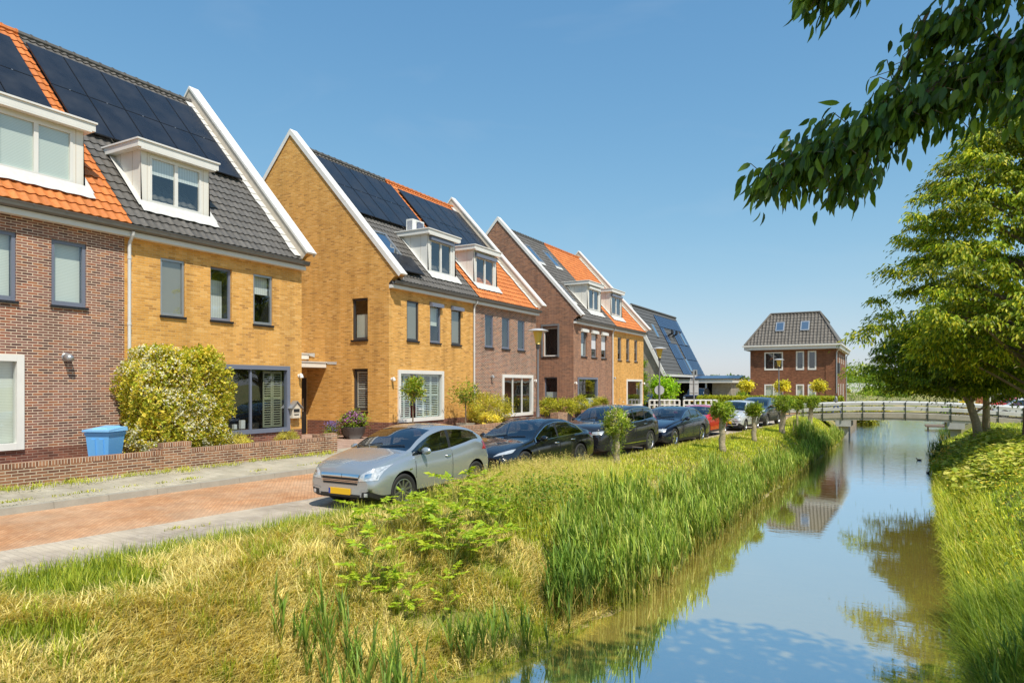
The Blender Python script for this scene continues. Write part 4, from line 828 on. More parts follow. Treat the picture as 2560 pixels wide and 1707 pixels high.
mb = MB(); mb.box(-1.6, 3.4, 4.6, 4.8, 0, 2.34); mb.build("back_wall", M_DARKF, t)

# ================================================================== red brick bungalow on the right
def bungalow():
    t = thing("bungalow", "red brick bungalow with orange roof and white windows behind the right trees", "house", (7.0, 90, -.2)); P = lambda a, z, d: (a, d, z)
    mb = MB(); wallgrid(mb, P, 0, 12, 0, 2.6, [(1.75, 2.65, .1, 2.3), (2.75, 5.2, .7, 2.3), (6.2, 8.5, .7, 2.3)], plinth=-1, mats=(0, 0, 1)); mb.quad((0, 0, 0), (0, 9, 0), (0, 9, 2.6), (0, 0, 2.6)); mb.build("wall", [M_RBR, M_INT], t)
    window(t, P, 1.75, 2.65, .1, 2.3, M_WHITE, d=-.04, fw=.14, sill=False, name="door"); window(t, P, 2.75, 5.2, .7, 2.3, M_WHITE, d=-.03, fw=.1, sill=False, blind=M_GREYF, bz=.7); window(t, P, 6.2, 8.5, .7, 2.3, M_WHITE, d=-.03, fw=.1, sill=False)
    mb = MB(); mb.box(-1.2, 12.3, -.5, .0, 2.62, 2.82); mb.box(-1.1, -1.0, -.45, -.35, 0, 2.62); mb.box(.35, .5, -.06, -.003, 0, 2.6); mb.build("eaves_board", M_WHITE, t)
    rb = MB(); F = lambda y, s, n: (y, -.5+s*.8-n*.6, 2.83+s*.6+n*.8); tile_sheet(rb, F, lambda s: -.2, lambda s: 12.3, 5.0, pitch=.3, row=.36, h=.03, seg=4); rb.build("roof", mat("faded_orange_tile", (.50, .21, .10), .8, var=.15), t)
bungalow()
# distant things on the horizon
t = thing("greenhouse", "low white greenhouse roof in the fields on the horizon", "greenhouse", (-12, 262, -.25)); mb = MB(); n = 16
for k in range(n):
    a, b = PI*k/n, PI*(k+1)/n; mb.quad((-11*math.cos(a), 0, 3.1*math.sin(a)), (-11*math.cos(b), 0, 3.1*math.sin(b)), (-11*math.cos(b), 12, 3.1*math.sin(b)), (-11*math.cos(a), 12, 3.1*math.sin(a)))
mb.add([(-11*math.cos(PI*k/n), 0, 3.1*math.sin(PI*k/n)) for k in range(n+1)], [tuple(range(n+1))]); mb.build("roof", M_WHITE, t)
for lab, x, y, h in (("distant floodlight mast on the horizon, the taller of two", -86, 306, 19), ("distant floodlight mast on the horizon beside the grey house, lower of two", -104, 322, 16.5)):
    t = thing("floodlight_mast", lab, "floodlight", (x, y, 0)); mb = MB(); mb.lathe([(.22, 0), (.16, h)], n=6); mb.build("pole", M_GALV, t)
    mb = MB(); mb.add([(-2.2, 0, h+1.2), (2.2, 0, h+1.2), (1, 0, h-.2), (-1, 0, h-.2), (-2.2, .5, h+1.2), (2.2, .5, h+1.2), (1, .5, h-.2), (-1, .5, h-.2)], [(0, 1, 2, 3), (4, 5, 6, 7), (0, 1, 5, 4), (2, 3, 7, 6)]); mb.build("lamp_head", M_GALV, t)
# ================================================================== vegetation
U = RNG.uniform; NRM = RNG.normal
def field(n, x0, x1, y0, y1, cond=None, yp=1.0):
    """n ground points, x given as functions of y"""
    out = []
    got = 0
    while got < n:
        m = n*2; y = y0+(y1-y0)*U(0, 1, m)**yp; a, b = x0(y), x1(y); x = a+(b-a)*U(0, 1, m)
        if cond is not None: k = cond(x, y); x, y = x[k], y[k]
        out.append(np.stack([x, y, gz(x, y)-.01], 1)); got += len(x)
    return np.concatenate(out)[:n]
def patchy(x, y, s, ph=0): return .5+.25*(np.sin(x*s+ph)*np.cos(y*s*.8+1.3*ph)+np.sin((x+y)*s*.57+2+ph)+.6*np.sin(x*s*2.3-y*s*1.9+ph))
C = np.array
GREEN = [(.10, .17, .02), (.15, .22, .03), (.20, .26, .04), (.07, .13, .02)]; YGREEN = [(.27, .31, .035), (.34, .36, .055), (.21, .27, .03), (.14, .20, .025)]
STRAW = [(.41, .385, .20), (.37, .33, .14), (.45, .435, .26), (.29, .25, .10)]
def grass_obj(name, parts, label, category="grass"):
    V, F, Cc = cat(parts); o = npmesh(name, V, F, Cc, M_GRASS); return tag(o, label, category, kind="stuff")
# --- mown straw and short grass in the foreground bank
def fore():
    P = []
    n = 72000; b = field(n, lambda y: Ee(y)+.35, lambda y: Xw(y)-.15, 1.8, 10.5, lambda x, y: (patchy(x, y, 1.7) > .22) & (U(0, 1, len(x)) < 1.15-.07*y), 1.1)
    P.append(blades(b+np.stack([0*b[:, 0], 0*b[:, 0], U(0, .035, n)], 1), U(.10, .36, n), U(.006, .015, n), 2.2*np.sin(b[:, 0]*1.9+1)+2.0*np.cos(b[:, 1]*1.6+b[:, 0]*.7)+NRM(0, 1.35, n), U(.62, .99, n), jitcol(n, STRAW, .5), jitcol(n, STRAW, .5)))  # wide tone spread paints dark shadows between the straw strands
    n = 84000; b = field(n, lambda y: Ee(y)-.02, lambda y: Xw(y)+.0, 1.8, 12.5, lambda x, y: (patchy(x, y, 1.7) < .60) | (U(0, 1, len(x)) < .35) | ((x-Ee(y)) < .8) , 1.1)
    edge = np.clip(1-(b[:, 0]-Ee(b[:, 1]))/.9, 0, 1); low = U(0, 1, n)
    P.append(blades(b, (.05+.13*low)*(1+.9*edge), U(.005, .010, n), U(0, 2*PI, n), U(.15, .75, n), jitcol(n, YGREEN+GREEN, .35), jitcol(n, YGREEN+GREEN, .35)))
    # stray tufts and broad weeds
    for k in range(150):
        c = field(1, lambda y: Ee(y)+.3, lambda y: Xw(y)-.3, 2.2, 9.5)[0]; m = int(U(20, 60)); bb = c+np.stack([NRM(0, .06, m), NRM(0, .06, m), np.zeros(m)], 1)
        P.append(blades(bb, U(.12, .34, m), U(.008, .016, m), U(0, 2*PI, m), U(.2, .6, m), jitcol(m, GREEN, .25), jitcol(m, YGREEN, .25)))
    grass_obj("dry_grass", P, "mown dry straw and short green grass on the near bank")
fore()
def tall():
    P = []
    def blob(n, cx, cy, sx, sy, l0, l1, seeds=.16):
        b = np.stack([NRM(cx, sx, n), NRM(cy, sy, n)], 1); k = (b[:, 0] > Ee(b[:, 1])+.08) & (b[:, 0] < Xw(b[:, 1])-.3); b = b[k]; n = len(b); b = np.column_stack([b, gz(b[:, 0], b[:, 1])-.01]); az = NRM(2.6, .9, n); ln = U(l0, l1, n); le = U(.15, .5, n)
        P.append(blades(b, ln, U(.007, .013, n), az, le, jitcol(n, YGREEN, .3), jitcol(n, YGREEN+STRAW[:2], .3)))
        s = U(0, 1, n) < seeds; b2, l2, a2, e2 = b[s], ln[s], az[s], le[s]; m = len(b2); rep = 7
        tip = b2+np.stack([np.cos(a2)*l2*e2, np.sin(a2)*l2*e2, l2*.93], 1); i = np.repeat(np.arange(m), rep); pos = tip[i]+NRM(0, .018, (m*rep, 3))-np.stack([np.cos(a2[i])*.05, np.sin(a2[i])*.05, np.full(m*rep, .06)], 1)*U(0, 1.6, (m*rep, 1))
        ax = np.stack([np.cos(a2[i]), np.sin(a2[i]), np.full(m*rep, .3)], 1)+NRM(0, .5, (m*rep, 3)); P.append(leaves(pos, ax, NRM(0, 1, (m*rep, 3)), U(.03, .06, m*rep), U(.008, .014, m*rep), jitcol(m*rep, [(.34, .30, .14), (.40, .36, .19), (.28, .25, .11)], .25)))
    blob(4800, -7.5, 12.6, .34, .75, .22, .5); blob(5200, -7.3, 14.3, .38, .9, .32, .68, .2); blob(3600, -7.1, 16.4, .33, 1.0, .16, .40, .2); blob(4200, -6.8, 12.6, .7, 1.0, .25, .55, .12); blob(3000, -6.3, 14.0, .5, 1.4, .3, .6, .12); blob(1200, -7.9, 11.9, .2, .4, .2, .45, .2)
    grass_obj("tall_grass", P, "tall seeding grass growing in front of the silver and black cars")
tall()
def lush():
    P = []
    n = 70000; b = field(n, lambda y: Ee(y)+.05, lambda y: Xw(y)-.1, 10.5, 58, lambda x, y: U(0, 1, len(x)) < np.clip(1.2-(y-10)/70, .3, 1), 1.25); sc_ = 1+(b[:, 1]-10)/30
    bright = patchy(b[:, 0], b[:, 1], .6, 2)[:, None]; c = jitcol(n, YGREEN, .3)*(.75+.6*bright); strawy = patchy(b[:, 0], b[:, 1], .9, 5) > .72; c[strawy] = jitcol(int(strawy.sum()), YGREEN+STRAW[:2], .3)  # random patches recoloured with straw tones mixed in
    P.append(blades(b, U(.06, .17, n)*np.where(b[:, 1] > 17, 1, 1.4), U(.010, .018, n)*sc_, U(0, 2*PI, n), U(.2, .8, n), c, c*1.15))
    n = 9000; b = field(n, lambda y: Ee(y)+.0, lambda y: Ee(y)+.5, 17, 50); P.append(blades(b, U(.07, .22, n), U(.01, .016, n)*1.6, U(0, 2*PI, n), U(.1, .5, n), jitcol(n, YGREEN, .3), jitcol(n, STRAW+YGREEN, .3)))
    grass_obj("bank_grass", P, "bright mown grass on the bank under the pollarded trees")
    P = []
    n = 84000; b = field(n, lambda y: Xr(y)-.12, lambda y: Xr(y)+np.minimum(6, .35*y), 5, 53, lambda x, y: U(0, 1, len(x)) < np.clip(1.1-(y-6)/60, .25, 1), 1.35); y = b[:, 1]; near = np.clip(1-(b[:, 0]-Xr(y))/1.6, .0, 1)*np.clip(1.3-y/40, .1, 1)
    c = jitcol(n, YGREEN+GREEN, .3)*(.8+.5*patchy(b[:, 0], y, .8, 1)[:, None])
    P.append(blades(b, U(.15, .42, n)*(.5+1.0*near), U(.009, .016, n)*(1+y/40), NRM(PI, 1.2, n), U(.25, .9, n), c, c*1.2))
    n = 7000; b = field(n, lambda y: Xr(y)-.2, lambda y: Xr(y)+.9, 6.5, 13, None, 1.0); P.append(blades(b, U(.4, .95, n), U(.008, .015, n), NRM(PI, .9, n), U(.3, .85, n), jitcol(n, [(.05, .10, .015), (.09, .15, .02), (.13, .19, .03)], .3), jitcol(n, GREEN, .3)))
    n = 2600; b = field(n, lambda y: Xr(y)-.1, lambda y: Xr(y)+1.0, 13, 30); P.append(blades(b, U(.3, .7, n), U(.012, .02, n), NRM(PI, .8, n), U(.3, .8, n), jitcol(n, YGREEN, .3), jitcol(n, YGREEN+STRAW[:1], .3)))
    grass_obj("right_bank_grass", P, "long overhanging grass on the right canal bank")
    P = []  # broad pale butterbur-like leaves and mixed herbs along the right bank
    for k in range(150):
        y = U(24, 39); x = float(Xr(y))+U(.6, 3.0); z = gzs(x, y); m = 34; pos = C([x, y, z])+np.stack([NRM(0, .28, m), NRM(0, .4, m), U(.12, .42, m)], 1); ax = np.stack([NRM(0, 1, m), NRM(0, 1, m), U(-.3, .3, m)], 1)
        P.append(leaves(pos, ax, C([[0, 0, 1.]])+NRM(0, .25, (m, 3)), U(.14, .26, m), U(.12, .22, m), jitcol(m, [(.30, .34, .08), (.24, .30, .05), (.38, .38, .14), (.14, .2, .04)], .25), .1))
    for k in range(120):
        y = U(11, 27); x = float(Xr(y))+U(.3, 2.4); z = gzs(x, y); m = 26; pos = C([x, y, z])+np.stack([NRM(0, .2, m), NRM(0, .2, m), U(.08, .4, m)], 1)
        P.append(leaves(pos, NRM(0, 1, (m, 3)), C([[0, 0, 1.]])+NRM(0, .4, (m, 3)), U(.06, .12, m), U(.03, .06, m), jitcol(m, YGREEN+GREEN+[(.40, .30, .05)], .3), .15))
    for k in range(70):   # nettles and dark herbs on the left bank below the cars
        a = U(0, 1); y = 10.6+3.2*a+NRM(0, .5); x = -6.15+.1*a+NRM(0, .35); z = gzs(x, y); m = 34; pos = C([x, y, z])+np.stack([NRM(0, .13, m), NRM(0, .13, m), U(.05, .5, m)], 1)
        P.append(leaves(pos, NRM(0, 1, (m, 3))+C([[0, 0, -.2]]), C([[0, 0, 1.]])+NRM(0, .4, (m, 3)), U(.05, .11, m), U(.03, .05, m), jitcol(m, GREEN[:1]+GREEN[3:]+YGREEN[3:], .3), .15))
    grass_obj("undergrowth", P, "leafy herbs and broad pale leaves on the canal banks", "undergrowth")
    P = []   # weeds in the joints at the wall foot and along the kerb
    for k in range(210):
        if k < 120: y = U(2, 15.5)**1.0; x = float(Wl(y))+U(.12, .42)*(1 if U(0, 1) < .8 else 2)
        elif k < 170: y = U(3, 16); x = float(Kk(y))-U(.12, .3)
        else: y = U(2.5, 7.5); x = float(Ee(y))-U(0, 1.1)**2*1.2
        m = int(U(10, 34)); bb = C([x, y, -.03 if k < 120 else (-.08 if k < 170 else ZR)])+np.stack([NRM(0, .05, m), NRM(0, .12, m), np.zeros(m)], 1); l = .17 if k < 120 else .09
        P.append(blades(bb, U(.04, l, m), U(.008, .016, m), U(0, 2*PI, m), U(.3, .9, m), jitcol(m, YGREEN, .3), jitcol(m, YGREEN+STRAW[:1], .3)))
    grass_obj("weeds", P, "small weeds along the garden wall foot and kerb", "weeds")
lush()
# --- reeds
def reeds(name, label, spots, cols=None, lean=(-.06, .03)):
    P = []; cols = cols or [(.095, .165, .025), (.14, .22, .038), (.06, .11, .018), (.20, .275, .055), (.26, .30, .09)]
    for n, fx, y0, y1, h0, h1 in spots:
        y = U(y0, y1, n); x = fx(y); kp = (patchy(x, y, 3.4, 1) > .30); x, y = x[kp], y[kp]; n = len(x); z = np.maximum(gz(x, y), ZW-.12); b = np.stack([x, y, z], 1); h = U(h0, h1, n)*(.72+.5*patchy(x, y, 2.3, 3)); lx = lean[0]+NRM(0, .09, n); ly = lean[1]+NRM(0, .09, n); d = np.stack([lx, ly, np.ones(n)], 1)
        az = np.arctan2(ly, lx); le = np.clip(np.hypot(lx, ly), 0, .5); P.append(blades(b, h, np.full(n, .011), az, le, jitcol(n, [(.28, .27, .10), (.18, .21, .05)], .3), jitcol(n, cols, .25)))
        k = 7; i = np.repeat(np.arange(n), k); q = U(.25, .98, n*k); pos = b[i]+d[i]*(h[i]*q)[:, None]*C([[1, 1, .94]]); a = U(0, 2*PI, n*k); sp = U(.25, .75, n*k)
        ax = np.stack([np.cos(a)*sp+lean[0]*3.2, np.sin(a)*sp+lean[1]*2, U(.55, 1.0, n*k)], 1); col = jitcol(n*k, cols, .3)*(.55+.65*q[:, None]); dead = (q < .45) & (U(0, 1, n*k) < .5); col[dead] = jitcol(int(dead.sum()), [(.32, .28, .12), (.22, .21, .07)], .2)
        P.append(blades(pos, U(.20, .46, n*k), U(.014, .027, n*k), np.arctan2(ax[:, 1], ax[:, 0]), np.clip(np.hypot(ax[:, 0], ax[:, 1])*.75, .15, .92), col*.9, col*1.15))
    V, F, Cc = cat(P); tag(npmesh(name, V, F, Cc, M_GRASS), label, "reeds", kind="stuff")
reeds("reeds", "dense green reed bed along the left water edge", [(1750, lambda y: Xw(y)+.25-U(0, 1.75, len(y))*np.interp(y, [9.8, 11, 14, 20], [.6, .9, 1.0, .75]), 10.3, 15.5, .68, 1.15), (1700, lambda y: Xw(y)+.2-U(0, 1.3, len(y)), 15, 22, .5, .9), (800, lambda y: Xw(y)+.15-U(0, .9, len(y)), 21, 30, .5, .85),
    (420, lambda y: Xw(y)+.15-U(0, .7, len(y)), 30, 37, .4, .7), (520, lambda y: Xw(y)+.15-U(0, 1.3, len(y)), 37, 42, .6, 1.1), (360, lambda y: Xw(y)+.1-U(0, .7, len(y)), 42, 53, .3, .7)])
reeds("reed_clump", "slender reed clumps at the near corner of the left bank", [(170, lambda y: Xw(y)-.15-U(0, .5, len(y)), 9.3, 10.3, .6, 1.05), (60, lambda y: Xw(y)+.05-U(0, .45, len(y)), 7.2, 9.2, .25, .6), (105, lambda y: -5.12+NRM(0, .36, len(y)), 5.3, 6.2, .5, .95), (30, lambda y: -5.75+NRM(0, .25, len(y)), 5.4, 6.4, .25, .5)], [(.07, .13, .022), (.10, .18, .035), (.05, .10, .018), (.16, .23, .05)], (-.03, .03))
reeds("rushes", "dark rushes at the foot of the right bank", [(150, lambda y: Xr(y)+U(-.15, .5, len(y)), 7.5, 9.8, .5, .9), (90, lambda y: Xr(y)+U(-.1, .6, len(y)), 37, 42, .4, .9), (60, lambda y: Xr(y)+U(-.1, .5, len(y)), 50, 53, .4, .9)], [(.05, .10, .02), (.08, .14, .03)], (-.12, .02))

# --- hogweed-like plants, one of each of three shapes then copied
def hog(seed, nl, h):
    r = np.random.default_rng(seed); P = []; S = MB()
    for k in range(nl):
        a = 2*PI*k/nl+r.uniform(-.3, .3); hh = h*r.uniform(.6, 1.25); out = h*r.uniform(.25, .6); tip = C([math.cos(a)*out, math.sin(a)*out, hh]); S.tube([(0, 0, 0), tuple(tip*C([.35, .35, .6])), tuple(tip)], [.010, .008, .005], 5, 0, False)
        f = C([math.cos(a), math.sin(a), r.uniform(-.2, .9)]); f /= np.linalg.norm(f); s = np.cross(f, [0, 0, 1.]); L = h*r.uniform(.55, .95)
        for j, (q, w_, ang) in enumerate(((1, .62, 0), (.72, .55, .75), (.72, .55, -.75), (.38, .6, 1.15), (.38, .6, -1.15), (.1, .42, 1.6), (.1, .42, -1.6))):
            dr = f*math.cos(ang)+s*math.sin(ang); p0 = tip+f*L*q*.55-C([0, 0, .08*L*q]); n = 5; ll = L*w_*.62
            for m_, (dd, sc_) in enumerate(((0, 1), (.55, .7), (-.55, .7), (1.1, .5), (-1.1, .5), (1.65, .3), (-1.65, .3))):
                d2 = dr*math.cos(dd)+np.cross(dr, [0, 0, 1.])*math.sin(dd)+C([0, 0, r.uniform(-.25, .05)]); P.append((p0, d2, ll*sc_, ll*.40*sc_))
    pos = C([p[0] for p in P]); ax = C([p[1] for p in P]); n = len(P); nr = C([[0, 0, 1.]])+r.normal(0, .45, (n, 3)); col = C([(.20, .29, .025), (.26, .33, .035), (.14, .23, .02)])[r.choice(3, n)]*(r.uniform(.8, 1.2, (n, 1)))
    V, F, Cc = leaves(pos, ax, nr, C([p[2] for p in P]), C([p[3] for p in P]), col, .12)
    t = thing("hogweed_plant", "bright green hogweed plant with jagged leaves growing on the straw-covered bank", "plant", (0, 0, 0), 0, "hogweed plants on the near bank"); npmesh("leaves", V, F, Cc, M_GRASS, t); S.build("stems", mat("hogweed_stem", (.22, .26, .05), .6), t); return t
hp = [(-6.96, 8.11, .52), (-6.28, 7.18, .5), (-6.81, 8.78, .42), (-6.98, 9.47, .42), (-6.44, 9.16, .40), (-5.82, 8.48, .55), (-6.28, 8.29, .34), (-5.95, 10.02, .5), (-5.67, 9.59, .42), (-5.82, 8.86, .36), (-6.1, 6.77, .34), (-5.88, 7.34, .34), (-6.15, 7.29, .28), (-7.31, 10.8, .55), (-7.45, 10.95, .36), (-7.6, 12.2, .45), (-7.2, 11.6, .42), (-6.75, 11.3, .36), (-6.55, 9.2, .34), (-5.6, 8.1, .3), (-6.2, 8.9, .45), (-6.9, 7.5, .34), (-5.83, 9.43, .3), (-6.29, 9.86, .45), (-5.71, 7.26, .26), (-5.45, 7.82, .24), (-7.5, 9.6, .34), (-7.25, 8.7, .3), (-6.6, 10.5, .4)]
HB = [hog(3, 9, 1.0), hog(8, 7, 1.0), hog(13, 11, 1.0)]
for i, (x, y, s) in enumerate(hp):
    loc = (x, y, gzs(x, y)-.02); rz = i*2.4
    if i < 3: HB[i].location = loc; HB[i].rotation_euler = (0, 0, rz); HB[i].scale = (s*1.02,)*3
    else: dup(HB[i % 3], loc, rz, scale=s*1.02)

# --- generic tree / shrub builders
def crown_obj(parts, parent, name="crown", m=None): V, F, Cc = cat(parts); return npmesh(name, V, F, Cc, m or M_LEAF, parent)
def shrub(label, x, y, z, rx, ry, rz, cols, n=60, nl=60, ln=.09, wd=.05, cs=.22, name="shrub", category="shrub", group=None, flat=.7, extra=None, shell=.6, stem=True):
    t = thing(name, label, category, (x, y, z), 0, group); P = [clumpy((0, 0, rz*1.0), (rx, ry, rz), n, nl, cs, ln, wd, cols, flat, shell, .1, lower=-.8)]
    V, F, Cc = cat(P); k = V[:, 2].min()
    crown_obj([(V, F, Cc)], t)
    if stem:
        mb = MB()
        for q in range(6): a = q*1.05; mb.tube([(0.06*math.cos(a), .06*math.sin(a), -.02), (rx*.45*math.cos(a), ry*.45*math.sin(a), rz*.8), (rx*.6*math.cos(a), ry*.6*math.sin(a), rz*1.3)], [.02, .014, .005], 5, 0, False)
        mb.build("stems", M_BARK, t)
    return t
def standard(label, x, y, z, h, r, cols, ln=.11, wd=.045, n=45, nl=40, tr=.028, name="small_tree", flat=1.0, spiky=.5, rz=None, group=None, bark=None):
    t = thing(name, label, "tree", (x, y, z), 0, group); mb = MB(); mb.tube([(0, 0, 0), (.02, .01, h*.5), (0, 0, h)], [tr*1.25, tr, tr*.9], 8)
    for k in range(7): a = k*.9; mb.tube([(0, 0, h-.03), (r*.35*math.cos(a), r*.35*math.sin(a), h+r*.3), (r*.75*math.cos(a), r*.75*math.sin(a), h+r*.75)], [tr*.6, tr*.4, tr*.15], 5, 0, False)
    mb.build("trunk", bark or M_BARK, t); crown_obj([clumpy((0, 0, h+(rz or r)*.7), (r, r, rz or r), n, nl, r*spiky, ln, wd, cols, flat, .45, 0)], t); return t
YEL = [(.40, .36, .04), (.48, .42, .06), (.32, .30, .03)]; MID = [(.10, .19, .025), (.15, .25, .03), (.20, .28, .04), (.06, .12, .02)]; OLV = [(.16, .20, .03), (.24, .26, .04), (.30, .30, .06), (.10, .14, .02)]
LIME = [(.17, .32, .02), (.24, .38, .03), (.12, .24, .02)]; BUSHY = [(.24, .26, .04), (.31, .31, .06), (.16, .19, .03), (.36, .34, .10)]
# flowering shrub on the yellow house
def flowering():
    t = thing("flowering_shrub", "big boxy evergreen shrub with white blossom against the yellow and brown facades", "shrub", (-16.6, 11.42, 0)); n = 22000
    d = NRM(0, 1, (n, 3)); d /= (np.abs(d)**7).sum(1, keepdims=True)**(1/7); d[:, 2] = np.where(d[:, 2] < -.97, -d[:, 2], d[:, 2]); rr = 1-np.abs(NRM(0, .09, (n, 1))); lump = 1+.08*np.sin(d[:, 1:2]*7+d[:, 2:3]*5)+.07*np.sin(d[:, 0:1]*9-d[:, 2:3]*11)+.05*np.sin(d[:, 1:2]*17+1)*np.sin(d[:, 2:3]*15)
    pos = d*rr*lump*C([.62, 1.30, 1.42])+C([0, 0, 1.45]); pos[:, 1] *= np.where(pos[:, 2:3] < .6, .9, 1)[:, 0]; out = unit(d*C([1.4, .7, .7])); ax = out*.5+NRM(0, .6, (n, 3))+C([0, 0, .2]); col = jitcol(n, [(.26, .30, .04), (.36, .36, .06), (.17, .22, .03), (.44, .40, .10)], .3)
    sel = patchy(pos[:, 1]*1.0, pos[:, 2], 3.1, 1) > .44; crown_obj([leaves(pos, ax, out+NRM(0, .3, (n, 3)), U(.06, .14, n), U(.03, .06, n), col)], t, "leaves")
    m = 9500; i = RNG.choice(n, m, p=None); q = pos[i]; w_ = np.clip(.85-(q[:, 2]/3.1)*.7-(q[:, 1])/2.6, .03, 1)*(patchy(q[:, 1], q[:, 2], 4, 2) > .42); k = U(0, 1, m) < w_; q = q[k]+unit(d[i][k])*.05; m = len(q); rep = 4; j = np.repeat(np.arange(m), rep); q2 = q[j]+NRM(0, .03, (m*rep, 3))
    crown_obj([leaves(q2, NRM(0, 1, (m*rep, 3)), out[i][k][j]+NRM(0, .5, (m*rep, 3)), U(.035, .06, m*rep), U(.03, .05, m*rep), jitcol(m*rep, [(.75, .72, .55), (.68, .66, .42), (.8, .78, .68)], .1), .1)], t, "blossom", M_PETAL)
    mb = MB()
    for k in range(9): yy = -1.2+.3*k; mb.tube([(0, yy*.6, 0), (.1*math.sin(k), yy*.9, .7), (.15, yy, 1.7)], [.03, .02, .012], 6)
    mb.build("stems", M_BARK, t)
flowering()
standard("clipped standard tree before the white shuttered window, slim trunk", -16.2, 20.96, .1, 1.5, .40, OLV+MID, ln=.13, wd=.045, n=34, nl=34, name="standard_tree"); standard("spiky standard tree in a grey round pot by the downpipe", -16.3, 24.8, .3, 1.15, .44, OLV+MID, ln=.15, wd=.04, n=26, nl=30, spiky=.6, name="standard_tree")
t = thing("plant_pot", "round grey pot under the spiky standard tree", "plant pot", (-16.3, 24.8, 0)); mb = MB(); mb.lathe([(.34, 0), (.40, .38), (.41, .40), (.36, .40), (.35, .34), (.0, .34)], n=20); mb.build("pot", M_CONC, t)
shrub("wide variegated yellow-green bush against the brown middle house", -16.35, 26.9, .25, .65, 1.5, .70, BUSHY, 80, 70, .12, .03, .3); shrub("low pale yellow bush in front of the variegated bush", -15.75, 25.9, .2, .35, .6, .34, [(.42, .40, .12), (.34, .34, .07)], 30, 50, .08, .045, .18)
for i, (x, y, lab) in enumerate(((-16.3, 32.9, "leafy potted shrub left of the three on the red brown house"), (-16.25, 35.0, "leafy potted shrub in the middle of the three by the brick planter"), (-16.2, 37.0, "leafy potted shrub right of the three, beside the bay window"), (-15.9, 39.2, "round yellow-green shrub under the large grey-framed window"))):
    shrub(lab, x, y, .38, .42, .5, .48, OLV+BUSHY[:2], 40, 40, .16, .035, .22); t = thing("plant_pot", lab.replace("leafy potted shrub", "dark square pot holding the shrub").replace("round yellow-green shrub", "dark square pot holding the round shrub"), "plant pot", (x, y, 0)); mb = MB(); mb.hexa([(-.22, -.22, 0), (.22, -.22, 0), (.22, .22, 0), (-.22, .22, 0), (-.3, -.3, .5), (.3, -.3, .5), (.3, .3, .5), (-.3, .3, .5)]); mb.build("pot", M_DARKF, t)
for x, y, lab in ((-16.15, 12.95, "small grey-green lavender mound behind the garden wall, nearer the blossom shrub"), (-16.0, 14.6, "small grey-green lavender mound behind the garden wall, nearer the letter box")): shrub(lab, x, y, .28, .26, .30, .18, [(.25, .28, .08), (.32, .33, .12), (.40, .38, .16)], 36, 40, .10, .012, .12, name="lavender")
t = shrub("round bowl planting of pink-purple petunias at the side wall", -18.2, 19.9, .36, .42, .42, .33, MID, 50, 46, .07, .04, .2, name="flowers", category="flowers"); m = 620; d = unit(NRM(0, 1, (m, 3))); d[:, 2] = np.abs(d[:, 2])*1.2-.2; crown_obj([leaves(d*C([.46, .46, .36])+C([0, 0, .34]), NRM(0, 1, (m, 3)), d+NRM(0, .3, (m, 3)), U(.05, .08, m), U(.05, .08, m), jitcol(m, [(.38, .12, .34), (.50, .28, .46), (.28, .08, .25)], .2), .05)], t, "blossom", M_PETAL)
for x, y, lab, r in ((-18.2, 19.9, "wide grey bowl holding the purple petunias", .45), (-18.75, 20.2, "tall dark pot beside the petunia bowl", .3)):
    t = thing("plant_pot", lab, "plant pot", (x, y, 0)); mb = MB(); mb.lathe([(r*.55, 0), (r*.9, .2), (r, .44), (r*1.03, .46), (r*.9, .46), (r*.85, .40), (0, .40)], n=22); mb.build("pot", mat("dark_stone_pot", (.10, .09, .085), .8, var=.2), t, smooth=True)
t = shrub("violet-blue flower spikes in the side bed left of the petunias", -19.0, 19.6, .02, .22, .22, .26, MID, 20, 30, .1, .02, .15, name="flowers", category="flowers"); m = 420; pp = np.stack([NRM(0, .13, m), NRM(0, .13, m), U(.25, .66, m)], 1); crown_obj([leaves(pp, NRM(0, 1, (m, 3)), NRM(0, 1, (m, 3)), U(.03, .05, m), U(.02, .04, m), jitcol(m, [(.22, .18, .55), (.30, .26, .62)], .2), .1)], t, "blossom", M_PETAL)
t = thing("climbing_plant", "dark green climbing plant at the gable end of the last row house", "climbing plant", (-17.75, 52.15, 0)); crown_obj([clumpy((0, .1, 2.2), (.5, .3, 2.3), 60, 60, .35, .13, .09, MID[:1]+MID[2:], .9, .5, .3)], t, "leaves"); mb = MB(); mb.tube([(0, 0, 0), (.05, .02, 2), (0, 0, 4)], [.04, .03, .015], 6); mb.build("stem", M_BARK, t)
standard("round lime green mop-head tree left of the sign pole", -17.3, 56.9, -.1, 1.35, 1.0, LIME, ln=.2, wd=.13, n=70, nl=40, tr=.07, rz=.75, name="mop_head_tree")
for i, (x, y, lab) in enumerate(((-12.4, 67, "golden yellow mop-head tree left of the detached house"), (-9.2, 67, "golden yellow mop-head tree before the double window"), (-6.1, 67, "golden yellow mop-head tree nearest the corner of the detached house"))):
    standard(lab, x, y, -.1, 1.85, .54, [(.36, .36, .05), (.42, .42, .09), (.27, .28, .04)], ln=.2, wd=.14, n=36, nl=30, tr=.05, rz=.34, name="golden_tree", group="golden catalpa trees")
